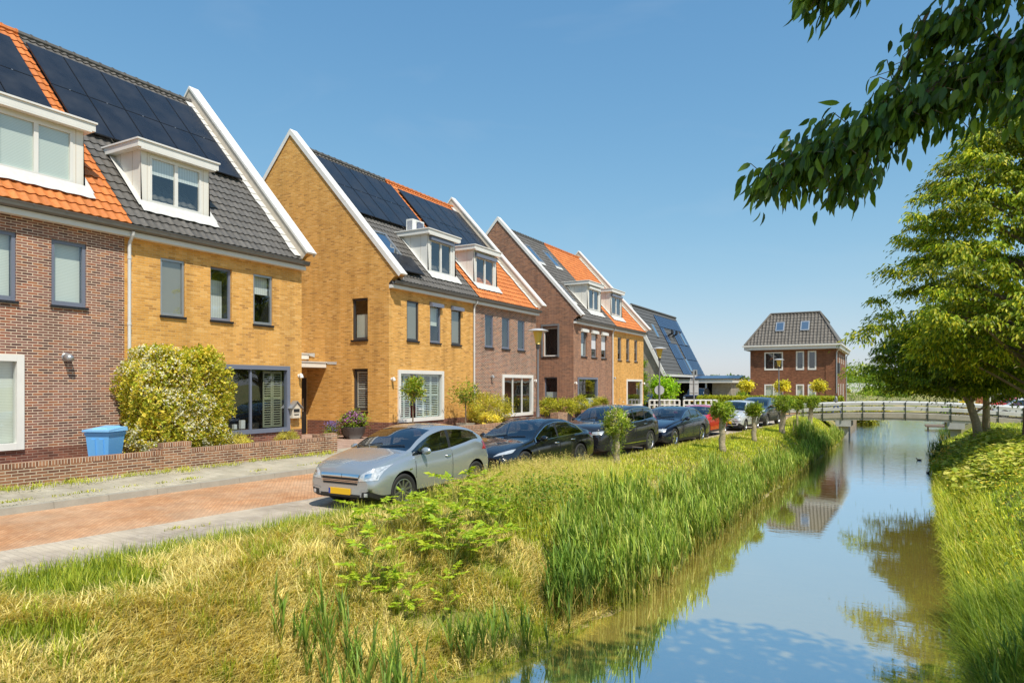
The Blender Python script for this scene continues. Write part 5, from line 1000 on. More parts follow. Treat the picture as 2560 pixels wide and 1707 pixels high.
# pollarded willows
PG = "pollarded trees along the canal"
def pollard(lab, x, y, th, tr, cr, cols, lean=0, n=46, ln=.12, wd=.035, tall=1.0):
    t = thing("pollarded_tree", lab, "tree", (x, y, gzs(x, y)-.05), 0, PG); mb = MB(); pts = []; rs = []
    for k in range(9): q = k/8; pts.append((lean*q+.02*math.sin(k*1.9), .02*math.cos(k*2.3), th*q)); rs.append(tr*(1.25-.35*q+.07*math.sin(k*2.7)+(.35*max(0, q-.8)*3 if q > .8 else 0)))
    mb.tube(pts, rs, 12); 
    for k in range(9): a = k*.7; r = tr*1.2; mb.tube([(lean+r*.4*math.cos(a), r*.4*math.sin(a), th-.08), (lean+r*1.5*math.cos(a), r*1.5*math.sin(a), th+.10), (lean+cr*.75*math.cos(a), cr*.75*math.sin(a), th+cr*tall*.9)], [tr*.42, tr*.25, .008], 6, 0, False)
    mb.build("trunk", M_BARKP, t, smooth=True); crown_obj([clumpy((lean, 0, th+cr*.5*tall), (cr, cr, cr*.85*tall), n, 46, cr*.45, ln, wd, cols, 1.0, .5, -.3)], t); return t
PC = [(.12, .20, .03), (.18, .26, .045), (.25, .30, .06), (.08, .14, .02)]
t = pollard("slim pollard with pale pink shoot tips in front of the dark sport utility car", -7.08, 18.75, 1.02, .085, .30, PC+[(.30, .34, .12)], 0, 44, .13, .022, 1.5)
m = 260; crown_obj([leaves(np.stack([NRM(0, .13, m), NRM(0, .13, m), NRM(1.45, .2, m)], 1), NRM(0, 1, (m, 3)), NRM(0, 1, (m, 3)), U(.05, .09, m), U(.02, .035, m), jitcol(m, [(.75, .60, .48), (.70, .62, .50)], .1), .1)], t, "blossom", M_PETAL)  # pink-white leafy shoot tips of the willow, not flowers
m = 700; crown_obj([leaves(np.stack([NRM(0, .10, m), NRM(0, .10, m), U(.35, 1.05, m)], 1), NRM(0, 1, (m, 3)), NRM(0, 1, (m, 3)), U(.05, .10, m), U(.012, .02, m), jitcol(m, PC, .3), .1)], t, "foliage", M_LEAF)
for lab, x, y, th, tr, cr in (("stout pollard with round leafy head before the red car, tallest trunk", -5.54, 25.44, 1.36, .105, .34), ("pollard with round head in front of the light silver car", -5.29, 30.36, 1.25, .09, .27), ("leaning pollard in front of the dark grey crossover", -5.01, 36.27, 1.35, .125, .40), ("thin pollard just left of the footbridge end", -4.78, 40.57, 1.2, .07, .26), ("thick pollard nearest the footbridge railing", -4.7, 45.88, 1.25, .13, .38)):
    pollard(lab, x, y, th, tr, cr, PC, lean=.12 if "leaning" in lab or "thick" in lab else 0)
t = thing("wooden_stake", "short weathered stake in the grass near the leaning pollard", "stake", (-4.75, 38.6, gzs(-4.75, 38.6))); mb = MB(); mb.tube([(0, 0, -.1), (.02, 0, .55)], .03, 8); mb.build("post", M_BARKP, t)
# hedge
def hedge():
    t = thing("hedge", "clipped bright green hedge in front of the detached house", "hedge", (-9, 62, -.2)); P = []
    A, B = C([-15.2, 60.2]), C([-3.9, 62.6]); n = 15000; q = U(0, 1, n); c = A+(B-A)*q[:, None]; side = unit(C([[-(B-A)[1], (B-A)[0]]]))[0]
    f = U(0, 1, n); off = np.where(f < .6, -.45, U(-.45, .45, n))+NRM(0, .05, n); z = np.where(f < .6, U(0, 1.2, n), 1.2+NRM(0, .05, n)); pos = np.column_stack([c+side*off[:, None], z])-C([-9, 62, 0]); crown_obj([leaves(pos, NRM(0, 1, (n, 3)), C([[.2, -.6, .6]])+NRM(0, .5, (n, 3)), U(.14, .24, n), U(.08, .14, n), jitcol(n, [(.20, .24, .02), (.27, .29, .03), (.14, .19, .02)], .3))], t, "leaves")
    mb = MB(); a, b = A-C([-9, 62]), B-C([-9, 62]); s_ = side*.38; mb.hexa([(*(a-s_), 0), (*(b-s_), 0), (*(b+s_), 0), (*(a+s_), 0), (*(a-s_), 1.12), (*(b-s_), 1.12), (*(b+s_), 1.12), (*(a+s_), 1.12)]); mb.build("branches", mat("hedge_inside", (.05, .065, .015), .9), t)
hedge()
for i, (x, y, rx, rz, cols, lab) in enumerate(((-2.6, 74, 1.1, 1.0, OLV, "round olive green bush beyond the left end of the bridge"), (.2, 116, 3.2, 2.2, MID, "large dark green bush at the far end of the canal"), (4.6, 118, 4.0, 2.6, BUSHY, "wide flowering cream-green bush at the far end of the canal"), (9.2, 112, 2.6, 1.7, OLV, "yellow-green bush on the far right bank"), (-2.6, 96, 1.6, 1.2, BUSHY, "pale grassy bush on the left bank behind the bridge"), (5.6, 76, .9, .6, YEL, "low yellow bush on the right bank behind the bridge"), (4.6, 80, .8, .7, MID, "green waterside bush right of the jetty"), (-15.0, 72, 1.4, 1.1, OLV, "vine-covered bush at the corner of the carport"), (-13.6, 70.5, .8, .75, MID, "small leafy bush left of the detached house"), (-5.6, 111, 3.6, 2.6, MID, "dark green bush cluster behind the left bank meadow"))):
    shrub(lab, x, y, gzs(x, y), rx, rx, rz, cols, 60, 50, .24 if y > 70 else .15, .13, rx*.35)
# far wood on the horizon
P = []
for k in range(330): x = U(-170, 160); y = U(340, 420); r = U(2.6, 4.6); P.append(clumpy((x, y, r*.45), (r*1.5, r, r*.9), 12, 22, r*.45, 2.2, 1.5, [(.07, .12, .05), (.09, .14, .06), (.12, .16, .06)], .8, .5, 0))
for k in range(40): x = U(-40, 60); y = U(150, 240); r = U(.8, 1.7); P.append(clumpy((x, y, r*.3), (r*2, r, r*.7), 12, 20, r*.45, .8, .5, OLV, .8, .5, 0))
V, F, Cc = cat(P); tag(npmesh("treeline", V, F, Cc, M_LEAF), "distant belt of trees along the horizon", "treeline", kind="stuff")
# --- big trees on the right
def big_tree(lab, base, path, rads, env, off, nl_, cols, ln=.19, wd=.08, bark=None, per=6, lv=165, cs=.46, seed=1):
    """trunk, limbs reaching to the crown envelope env [(z, radius)], leafy drooping sprays along the outer part of every limb"""
    r = np.random.default_rng(seed); t = thing("tree", lab, "tree", base); mb = MB(); mb.tube(path, rads, 14)
    zs, rs = zip(*env); tz = [p[2] for p in path]; P = []; cc = []; cd = []
    for k in range(nl_):
        q = (k+r.uniform(.1, .9))/nl_; z1 = zs[0]+(zs[-1]-zs[0])*q**1.15; R_ = float(np.interp(z1, zs, rs))*r.uniform(.62, 1.08); a = k*2.39996+r.uniform(-.4, .4); z0 = max(path[1][2]*.9, min(z1-R_*r.uniform(.22, .45), tz[-1]-.1))
        p0 = C([np.interp(z0, tz, [p[0] for p in path]), np.interp(z0, tz, [p[1] for p in path]), z0]); w_ = (z1-zs[0])/(zs[-1]-zs[0]); p2 = C([off[0]+R_*math.cos(a), off[1]+R_*math.sin(a), z1-.05*R_]); p1 = p0+(p2-p0)*.55+C([0, 0, .12*R_])
        mb.tube([tuple(p0), tuple(p0*.5+p1*.5+C([0, 0, .05])), tuple(p1), tuple(p1*.45+p2*.55+C([0, 0, .06])), tuple(p2)], [.02+.012*R_, .014+.008*R_, .010+.004*R_, .008, .004], 5, 0, False)
        for m_ in range(per):
            u = .34+.70*(m_+r.uniform(0, 1))/per; c = (1-u)**2*p0+2*u*(1-u)*(p1+C([0, 0, .1*R_]))+u*u*p2; sd = C([-math.sin(a), math.cos(a), 0]); c = c+sd*r.normal(0, .16*R_*min(1, u))+C([0, 0, r.normal(0, .10)]); cc.append(c); cd.append(C([math.cos(a), math.sin(a), -.2]))
    cc, cd = C(cc), C(cd); n0 = len(cc); i = np.repeat(np.arange(n0), lv); n = len(i); sz = cs*r.uniform(.65, 1.35, (n0, 1)); o = r.normal(size=(n, 3))*.55*C([1, 1, .34]); rad = np.hypot(o[:, 0], o[:, 1]); o[:, 2] -= .38*rad**2; pos = cc[i]+o*sz[i]
    ax = unit(o*C([1, 1, .3])+1e-6)*.7+cd[i]*.5+r.normal(size=(n, 3))*.35+C([0, 0, -.75]); nrm = C([[0, 0, 1.0]])+cd[i]*.45+r.normal(size=(n, 3))*.4; col = jitcol(n, cols, .25)*(1+.20*r.normal(size=(n0, 1)))[i].clip(.55, 1.5)
    mb.build("trunk", bark or M_BARK, t, smooth=True); crown_obj([leaves(pos, ax, nrm, ln*r.uniform(.7, 1.3, n), wd*r.uniform(.7, 1.3, n), col, .2)], t); return t
TC = [(.17, .24, .02), (.24, .29, .027), (.33, .345, .042), (.10, .165, .016), (.06, .105, .012)]
big_tree("large tall bright green tree at the right edge, upright dark trunk", (4.55, 33.5, -.35), [(0, 0, -.2), (.05, 0, 2), (.1, .1, 5), (.2, 0, 9), (.3, 0, 13.2)], [.26, .2, .17, .12, .03], [(3.7, 5.2), (4.8, 6.5), (6.8, 6.0), (9, 4.9), (11.3, 3.5), (13, 2.1), (14.2, .8)], (.1, 0), 118, TC, seed=5)
big_tree("leaning tree with pale bark beside the bridge pier", (3.44, 39.35, -.65), [(0, 0, -.1), (-.12, .05, .9), (-.42, .1, 2.0), (-.65, .2, 3.0), (-.9, .3, 5.4)], [.24, .19, .16, .14, .03], [(2.7, 3.2), (3.6, 4.2), (4.8, 3.6), (6.0, 2.2), (6.8, .8)], (-1.0, .3), 60, TC[:2]+TC[3:], bark=M_BARKP, ln=.17, wd=.075, seed=8)
big_tree("straight slimmer tree in front of the bungalow, behind the leaning one", (4.0, 42.6, -.5), [(0, 0, -.1), (.02, 0, 1.5), (0, 0, 3), (.1, 0, 5.8)], [.2, .155, .13, .03], [(3.0, 2.6), (4.2, 3.4), (5.4, 2.8), (6.6, 1.4), (7.2, .6)], (.6, .2), 46, TC, bark=M_BARKP, ln=.17, wd=.075, seed=11)
# --- overhanging branches of the tree beside the viewpoint
def cherry():
    t = thing("cherry_tree", "tree with dark hanging leaves reaching in from the upper right", "tree", (3.22, 4.47, -.37)); o = C([3.1, 4.4, -.4]); mb = MB(); mb.tube([(0, 0, -.8), (.0, 0, 1.5), (-.05, .05, 3.2), (-.1, .1, 4.8), (-.3, 0, 6.2)], [.2, .16, .14, .12, .06], 12)
    br = [([(3.0, 4.5, 4.3), (1.7, 4.9, 4.55), (.65, 4.95, 4.12), (.05, 4.78, 3.80), (-.45, 4.52, 3.52), (-.84, 4.35, 3.28)], .045, 1600), ([(.05, 4.78, 3.80), (-.28, 4.58, 3.42), (-.47, 4.50, 3.20)], .015, 320), ([(3.0, 4.5, 4.7), (1.6, 4.75, 5.1), (.5, 4.5, 4.86), (-.15, 4.38, 4.58), (-.56, 4.26, 4.30)], .04, 1050),
        ([(1.7, 4.9, 4.55), (1.05, 4.85, 4.25), (.62, 4.7, 3.82), (.48, 4.62, 3.58)], .02, 360), ([(1.7, 4.9, 4.6), (.95, 5.0, 4.62), (.35, 4.9, 4.36), (.05, 4.8, 4.16)], .022, 760), ([(.65, 4.95, 4.12), (.38, 4.85, 3.85), (.15, 4.75, 3.62)], .014, 230), ([(1.2, 4.92, 4.5), (.9, 4.7, 4.3), (.75, 4.6, 3.9), (.7, 4.5, 3.5)], .016, 340), ([(1.6, 4.75, 5.1), (1.0, 4.7, 4.95), (.7, 4.6, 4.55)], .02, 560), ([(1.2, 4.92, 4.5), (.95, 5.0, 4.2), (.72, 5.0, 3.9)], .014, 260), ([(.05, 4.8, 4.3), (-.1, 4.9, 4.0), (-.22, 4.85, 3.78)], .012, 110), ([(.65, 4.95, 4.12), (.2, 5.05, 4.02), (-.15, 4.95, 3.78)], .014, 290)]
    V, F, Cc = [], [], []; off = 0
    def leafset(pos, ax, nr, ln, wd, col):
        n = len(pos); ax = unit(ax); sd = unit(np.cross(ax, nr)); nr = np.cross(sd, ax); out = []
        for q, w_, b in ((0, 0, 0), (.18, .36, .02), (.42, .5, .03), (.68, .36, -.01), (1.0, 0, -.10)):
            p = pos+ax*(ln*q)[:, None]+nr*(ln*b)[:, None]; out += [p] if w_ == 0 else [p-sd*(wd*w_)[:, None]+nr*(wd*.16)[:, None], p, p+sd*(wd*w_)[:, None]+nr*(wd*.16)[:, None]]
        V = np.stack(out, 1).reshape(-1, 3); b = np.arange(n)[:, None]*11
        f = [(0, 1, 2), (0, 2, 3), (1, 4, 5), (1, 5, 2), (2, 5, 6), (2, 6, 3), (4, 7, 8), (4, 8, 5), (5, 8, 9), (5, 9, 6), (7, 10, 8), (8, 10, 9)]; return V, np.concatenate([b+list(x) for x in f]), np.repeat(col, 11, axis=0)
    LV = []
    for pts, r, n in br:
        p = C(pts)-o; k = len(p); mb.tube([tuple(q) for q in p], [r*(1-.8*i/(k-1)) for i in range(k)], 7, 0, False); u = np.clip(U(.28 if len(pts) > 4 else .05, 1.0, n), 0, .999)*(k-1); i = u.astype(int); f = (u-i)[:, None]; c = p[i]*(1-f)+p[i+1]*f; tang = unit(p[i+1]-p[i])
        st = unit(NRM(0, 1, (n, 3))+C([[0, 0, -.35]]))*U(.0, .2, (n, 1)); pos = c+st; ax = C([[0, 0, -1.0]])+tang*.55+st*2.5+NRM(0, .3, (n, 3)); LV.append(leafset(pos, ax, NRM(0, 1, (n, 3))+C([[0, 0, .5]]), U(.075, .135, n), U(.030, .046, n), jitcol(n, [(.05, .10, .014), (.08, .14, .018), (.13, .19, .02), (.035, .07, .012)], .3)))  # leaf colours kept dark so the branch reads as shaded
        for q in range(0, n, 6): mb.tube([tuple(c[q]), tuple(pos[q])], .003, 4, 0, False)
    n = 7000; cc = C([3.6, 4.3, 7.5])-o; dd = unit(NRM(0, 1, (n, 3))); pos = cc+dd*U(.15, 1, (n, 1))**.4*C([2.9, 3.4, 1.6])*(1+.18*np.sin(dd[:, 0:1]*6)*np.cos(dd[:, 1:2]*5)); LV.append(leafset(pos, NRM(0, .6, (n, 3))+C([[0, 0, -1.]]), NRM(0, 1, (n, 3)), U(.22, .30, n), U(.11, .15, n), jitcol(n, [(.05, .09, .015)], .3)))
    V, F, Cc = cat(LV); npmesh("leaves", V, F, Cc, M_SHADEL, t, smooth=False); mb.build("trunk", M_BARK, t, smooth=True)
cherry()
# yellow irises at the water's edge
for i, (x, y, h, lab) in enumerate(((1.75, 34.5, .75, "yellow iris at the right water edge, the tallest of three clumps"), (1.5, 33.2, .6, "yellow iris leaning over the water, lowest of three clumps"), (2.0, 36.0, .7, "yellow iris farthest along the right bank edge"))):
    t = thing("yellow_iris", lab, "flower", (x, y, max(gzs(x, y), ZW))); n = 30; b = np.stack([NRM(0, .12, n), NRM(0, .12, n), np.zeros(n)], 1); crown_obj([blades(b, U(.4, .8, n), U(.03, .045, n), NRM(PI, 1, n), U(.15, .6, n), jitcol(n, GREEN+YGREEN, .2), jitcol(n, YGREEN, .2))], t, "leaves", M_GRASS)
    m = 42; j = np.repeat(np.arange(6), 7); c = np.stack([NRM(-.12, .16, 6), NRM(0, .2, 6), U(.7, 1.0, 6)*h], 1); crown_obj([leaves(c[j]+NRM(0, .02, (m, 3)), NRM(0, 1, (m, 3)), NRM(0, 1, (m, 3)), U(.09, .13, m), U(.05, .07, m), jitcol(m, [(.75, .50, .06), (.80, .60, .18)], .1), .1)], t, "blossom", M_PETAL)
# ================================================================== cars
def pchip(xs, ys, x): 
    xs = np.array(xs, float); ys = np.array(ys, float); h = np.diff(xs); d = np.diff(ys)/h; m = np.zeros(len(xs))
    for i in range(1, len(xs)-1):
        if d[i-1]*d[i] > 0: w1 = 2*h[i]+h[i-1]; w2 = h[i]+2*h[i-1]; m[i] = (w1+w2)/(w1/d[i-1]+w2/d[i])
    m[0] = d[0]; m[-1] = d[-1]
    i = int(np.clip(np.searchsorted(xs, x)-1, 0, len(h)-1)); t = (x-xs[i])/h[i]; t2, t3 = t*t, t*t*t
    return (2*t3-3*t2+1)*ys[i]+(t3-2*t2+t)*h[i]*m[i]+(-2*t3+3*t2)*ys[i+1]+(t3-t2)*h[i]*m[i+1]
def rim_mesh(R, n, style):
    mb = MB(); r1 = R*.70
    mb.lathe([(r1, -.09), (r1+.012, .085), (r1-.012, .088), (r1-.03, .05), (r1-.03, -.06)], n=28, axis='X', mi=0)
    mb.lathe([(.03, .075), (.055, .07), (.06, .03)], n=14, axis='X', mi=0); mb.lathe([(r1-.03, .0), (.0, .0)], n=24, axis='X', mi=1)
    for k in range(n):
        q = 2*PI*k/n; ws, we = (.022, .017) if style != 'wide' else (.05, .075)
        for off in ((-.045, .045) if style == 'twin' else (0,)):
            a = q+off*.6; b = q+off*2.2
            P = lambda r, t, x, ang: (x, r*math.cos(ang)-t*math.sin(ang), r*math.sin(ang)+t*math.cos(ang))
            mb.hexa([P(.05, -ws, .03, a), P(.05, ws, .03, a), P(r1-.02, we, .045, b), P(r1-.02, -we, .045, b), P(.05, -ws, .072, a), P(.05, ws, .072, a), P(r1-.02, we, .078, b), P(r1-.02, -we, .078, b)], 0)
    return mb
def tyre_mb(R, w=.205):
    mb = MB(); r1 = R*.70; h = w/2; mb.lathe([(r1, -h*.85), (R*.88, -h*1.0), (R*.975, -h*.92), (R, -h*.6), (R, h*.6), (R*.975, h*.92), (R*.88, h), (r1+.005, h*.86), (r1-.02, h*.6)], n=36, axis='X'); return mb
def car(label, S, pm, loc, rz, group="cars parked along the canal", detail=True, category="car"):
    L, W, yf, yr, Rw = S['L'], S['W'], S['yf'], S['yr'], S['R']; hw0 = W/2
    t = thing("parked_car", label, category, loc, rz, group)
    top = list(zip(*S['top'])); belt = list(zip(*S['belt'])); sg0, sg1 = S['sg']; bp = S.get('bp', []); cs = S.get('cslope', .5)
    ys = set(np.round(np.arange(0, L+.001, .075), 3)) | {0, .02, .05, .09, .14, L-.14, L-.09, L-.05, L-.02, L, S['cowl'], S['rf'], S['rr'], S['deck'], sg0, sg1}
    for b in bp: ys |= {b, b+.09}
    for d in S.get('doors', []): ys |= set(d)
    ys = sorted(ys); ys = [y for i, y in enumerate(ys) if i == 0 or y-ys[i-1] > .012]
    tumble = S.get('tumble', .33); zl0 = S.get('zl', .2)
    def section(y):
        zt = pchip(*top, y); zb = min(pchip(*belt, y), zt-.02); fr = S.get('nose', .17); 
        hw = hw0*(1-.085*max(0, (1.0-y)/1.0)**2-.075*max(0, (y-(L-.9))/.9)**2)
        for e, r in ((y, fr), (L-y, .13)):
            if e < r: hw -= r*(1-math.sqrt(max(0, 1-(1-e/r)**2)))*.75
        zl = zl0+.10*max(0, (.35-y)/.35)**2+.12*max(0, (y-(L-.5))/.5)**2
        h = zb-zl; P = [(0, zl), (hw*.5, zl), (hw-.10, zl), (hw-.03, zl+.03), (hw-.012, zl+.12), (hw-.004, zl+.34*h), (hw, zl+.55*h), (hw-.006, zl+.74*h), (hw-.026, zl+.91*h), (hw-.055, zb)]
        cr = min(.075, .38*(zt-zb)); ze = zt-cr; wb = hw-.075; we = wb-(ze-zb)*tumble
        for q in (.03, .35, .7, .90, 1.0): P.append((wb+(we-wb)*q+.018*math.sin(PI*q)*min(1, (ze-zb)*3), zb+(ze-zb)*q))
        wi = we-.055
        for q in (1, .82, .6, .35, .15, 0): P.append((wi*q, ze+cr*(.42+.58*(1-q*q))))
        return P, zb
    V = []; secs = [section(y) for y in ys]; nh = 21; N = 40
    for y, (P, zb) in zip(ys, secs):
        for x, z in P: V.append((x, y, z))
        for x, z in P[-2:0:-1]: V.append((-x, y, z))
    F = []; Mi = []
    for i in range(len(ys)-1):
        ym = (ys[i]+ys[i+1])/2; zb = (secs[i][1]+secs[i+1][1])/2
        for k in range(N):
            k2 = (k+1) % N; j = k if k < 20 else 39-k; F.append((i*N+k, i*N+k2, (i+1)*N+k2, (i+1)*N+k)); m = 0
            zt_ = secs[i][0][20][1]; zz = (secs[i][0][j][1]+secs[i][0][j+1][1])/2
            if j < 3 or (j == 3 and True): m = 2
            if S.get('clad') and j == 4: m = 2
            if 10 <= j <= 12 and sg0 <= ym <= sg1-cs*(zz-zb) and zt_-zb > .13: m = 3
            if m == 3 and any(b < ym < b+.09 for b in bp): m = 2
            if 15 <= j <= 19: m = 1 if S['cowl'] < ym < S['rf'] else 4 if S['rr'] < ym < S['deck'] else m
            Mi.append(m)
    F.append(tuple(range(N-1, -1, -1))); Mi.append(0); F.append(tuple((len(ys)-1)*N+k for k in range(N))); Mi.append(0)
    me = bpy.data.meshes.new("body"); me.from_pydata(V, [], F); me.polygons.foreach_set('material_index', Mi)
    base = [pm, M_CGLASS, M_DPLAST, M_CGLASS, M_CGLASS]
    for m in base: me.materials.append(m)
    bm = bmesh.new(); bm.from_mesh(me); bmesh.ops.recalc_face_normals(bm, faces=bm.faces); bm.to_mesh(me); bm.free()
    bo = bpy.data.objects.new("tmp_body", me); COL.objects.link(bo); cut = []
    for s in (-1, 1):
        for yw in (yf, yr):
            c = MB(); c.lathe([(Rw+.055, s*(hw0-.27)), (Rw+.055, s*(hw0+.15))], (0, yw, Rw+.005), 32, 'X', 2); cm = bpy.data.meshes.new("c"); cm.from_pydata(c.v, [], c.f)
            for m in base: cm.materials.append(m)
            cm.polygons.foreach_set('material_index', c.m); b2 = bmesh.new(); b2.from_mesh(cm); bmesh.ops.recalc_face_normals(b2, faces=b2.faces); b2.to_mesh(cm); b2.free()
            co = bpy.data.objects.new("tmp_cut", cm); COL.objects.link(co); cut.append(co); md = bo.modifiers.new("b", 'BOOLEAN'); md.operation = 'DIFFERENCE'; md.solver = 'EXACT'; md.object = co
    dg = bpy.context.evaluated_depsgraph_get(); dg.update(); res = bpy.data.meshes.new_from_object(bo.evaluated_get(dg))
    for o in cut+[bo]: bpy.data.objects.remove(o)
    bm = bmesh.new(); bm.from_mesh(res); bm.faces.ensure_lookup_table()
    bvh = BVHTree.FromBMesh(bm)
    groups = {}
    for f in bm.faces:
        c = f.calc_center_median(); n = f.normal; key = ('body',)
        if f.material_index == 1: key = ('windscreen',)
        elif f.material_index == 4: key = ('rear_window',)
        elif f.material_index == 3: key = ('side_window', c.x > 0, sum(c.y > b for b in bp))
        elif f.material_index == 2: key = ('underbody',)
        elif f.material_index == 0:
            for di, d in enumerate(S.get('doors', [])):
                if d[0] < c.y < d[1] and abs(n.x) > .55 and zl0+.1 < c.z < pchip(*belt, c.y)+.01: key = ('door', c.x > 0, di)
            if key == ('body',) and c.y < S['cowl'] and n.z > .55 and abs(c.x) < hw0-.13 and c.y > .1: key = ('bonnet',)
        groups.setdefault(key, []).append(f)
    objs = {}
    for key, fs in groups.items():
        vm = {}; vs = []; ff = []; mi = []
        for f in fs:
            ids = []
            for v in f.verts:
                if v.index not in vm: vm[v.index] = len(vs); vs.append(v.co.copy())
                ids.append(vm[v.index])
            ff.append(ids); mi.append(2 if f.material_index == 2 else 0)
        mb = MB(); mb.add(vs, ff, 0); mb.m = mi; m = [pm, M_DPLAST, M_DPLAST] if key[0] in ('body', 'door', 'bonnet', 'underbody') else [M_CGLASS]*3
        if key[0] == 'door':
            sgn = 1 if key[1] else -1; d = S['doors'][key[2]]
            for yy in d:
                pts = []
                for q in np.linspace(0, 1, 9):
                    z = zl0+.12+(pchip(*belt, yy)-zl0-.16)*q; h = bvh.ray_cast(Vector((sgn*3, yy, z)), Vector((-sgn, 0, 0)))
                    if h[0]: pts.append(h[0]+Vector((sgn*.003, 0, 0)))
                for a, b in zip(pts[:-1], pts[1:]): mb.quad(a+Vector((0, -.006, 0)), a+Vector((0, .006, 0)), b+Vector((0, .006, 0)), b+Vector((0, -.006, 0)), 2)
        o = mb.build(key[0], m, t, uv=False); objs[key] = o
        if key[0] not in ('body', 'underbody'): 
            o.data.polygons.foreach_set('use_smooth', [True]*len(o.data.polygons))
        else:
            o.data.polygons.foreach_set('use_smooth', [len(f) < 7 and mi_ == 0 for f, mi_ in zip(ff, mi)])
    bm.free()
    DIR = {'F': (Vector((0, 1, 0)), lambda u, v: Vector((u, -2, v))), 'B': (Vector((0, -1, 0)), lambda u, v: Vector((u, L+2, v))), 'R': (Vector((-1, 0, 0)), lambda u, v: Vector((3, u, v))), 'L': (Vector((1, 0, 0)), lambda u, v: Vector((-3, u, v))), 'T': (Vector((0, 0, -1)), lambda u, v: Vector((u, v, 4)))}
    def patch(name, m, c, ax='F', off=.006, n=8, k=4, parent=t, mirror=False, mbx=None, mi=0):
        d, org = DIR[ax]; mb = mbx or MB(); P = []
        for j in range(k+1):
            for i in range(n+1):
                a, b = i/n, j/k; u = (c[0][0]*(1-a)+c[1][0]*a)*(1-b)+(c[3][0]*(1-a)+c[2][0]*a)*b; v = (c[0][1]*(1-a)+c[1][1]*a)*(1-b)+(c[3][1]*(1-a)+c[2][1]*a)*b
                h = bvh.ray_cast(org(u, v), d)
                if h[0] is None: h = bvh.find_nearest(org(u, v)+d*(2.1 if ax in 'FB' else 2.2))
                nn = h[1] if h[1].dot(d) < 0 else -h[1]; P.append(h[0]+nn*off)
        o = len(mb.v); mb.add(P, [(j*(n+1)+i, j*(n+1)+i+1, (j+1)*(n+1)+i+1, (j+1)*(n+1)+i) for j in range(k) for i in range(n)], mi)
        r = None
        if mbx is None: r = mb.build(name, m, parent, smooth=True, uv=False)
        if mirror: patch(name, m, [(-u, v) for u, v in c], ax, off, n, k, parent, False)
        return r
    for p in S.get('patches', []): patch(p[0], p[1], p[2], *(p[3:4] or ['F']), off=p[4] if len(p) > 4 else .006, mirror=p[5] if len(p) > 5 else False)
    # plates
    def plate(z, ax):
        h = bvh.ray_cast(DIR[ax][1](0, z), DIR[ax][0]); y = h[0].y if h[0] else (0 if ax == 'F' else L); s = -1 if ax == 'F' else 1
        mb = MB(); y0, y1 = sorted((y+s*.03, y-s*.05)); mb.box(-.26, .26, y0, y1, z-.055, z+.055, 0); yy = y+s*.0315
        mb.quad((-.258, yy, z-.053), (-.215, yy, z-.053), (-.215, yy, z+.053), (-.258, yy, z+.053), 1); mb.build("number_plate", [M_PLATE, M_BLUE], t)
    plate(S.get('pz', .42), 'F'); plate(S.get('pzb', .75), 'B')
    # mirrors and handles
    ym = S['sg'][0]+.28
    for s in (-1, 1):
        zb = pchip(*belt, ym); c = Vector((s*(hw0+.06), ym, zb+.075)); mb = MB()
        vs = []; fs = []
        for i in range(9):
            th_ = PI*i/8
            for k in range(12):
                q = 2*PI*k/12; vs.append((c.x+.115*math.cos(th_), c.y+.06*math.sin(th_)*math.cos(q)-.02, c.z+.075*math.sin(th_)*math.sin(q)))
        for i in range(8):
            for k in range(12): fs.append((i*12+k, i*12+(k+1) % 12, (i+1)*12+(k+1) % 12, (i+1)*12+k))
        mb.add(vs, fs, 0); mb.tube([(s*(hw0-.09), ym, zb+.03), (s*(hw0+.02), ym, zb+.04)], .025, 6, 1)
        mb.build("wing_mirror", [S.get('mirror', pm), M_DPLAST], t, smooth=True, uv=False)
        for di, d in enumerate(S.get('doors', [])):
            yh = d[1]-.16; zh = pchip(*belt, yh)-.12; h = bvh.ray_cast(Vector((s*3, yh, zh)), Vector((-s, 0, 0)))
            if h[0] and ('door', s > 0, di) in objs:
                mb = MB(); x = h[0].x; mb.tube([(x, yh-.10, zh), (x+s*.03, yh-.07, zh), (x+s*.03, yh+.07, zh), (x, yh+.10, zh)], .014, 6); mb.build("handle", S.get('handle', pm), objs[('door', s > 0, di)], uv=False)
    if S.get('trim'):   # bright window surround
        for s in (-1, 1):
            mb = MB(); lo, hi = [], []
            for y, (P, zb) in zip(ys, secs):
                if sg0 <= y <= sg1 and P[14][1]-zb > .10: lo.append((s*(P[10][0]+.008), y, P[10][1]-.004)); hi.append((s*(P[13][0]+.008), y, P[13][1]+.004))
            hi = [p for p in hi if p[1] <= sg1-cs*.25] or hi
            mb.tube(lo+hi[::-1]+[lo[0]], .011, 5); mb.build("window_trim", S['trim'], t, uv=False)
    # wheels
    tm = tyre_mb(Rw); rm = rim_mesh(Rw, S.get('spokes', 10), S.get('rim', 'std')); first = None
    for s in (1, -1):
        for yw in (yf, yr):
            wb = MB(); wb.lathe([(Rw*.5, -.05), (Rw*.5, .0)], n=18, axis='X')
            if first is None:
                a = wb.build("wheel", M_DPLAST, t); b = tm.build("tyre", M_TYRE, a, smooth=True, uv=False); c = rm.build("rim", [S.get('rimm', M_RIM), M_DPLAST], a, uv=False); first = (a, b, c)
            else:
                a, b, c = [o.copy() for o in first]
                for o in (a, b, c): COL.objects.link(o)
                a.parent = t; b.parent = a; c.parent = a
            a.location = (s*(hw0-.115), yw, Rw); a.rotation_euler = (.3*yw, 0, (0 if s > 0 else PI)+(S.get('steer', 0) if yw == yf else 0))
    # cabin
    mb = MB(); zb = pchip(*belt, (S['cowl']+S['rr'])/2); yc = S['rf']
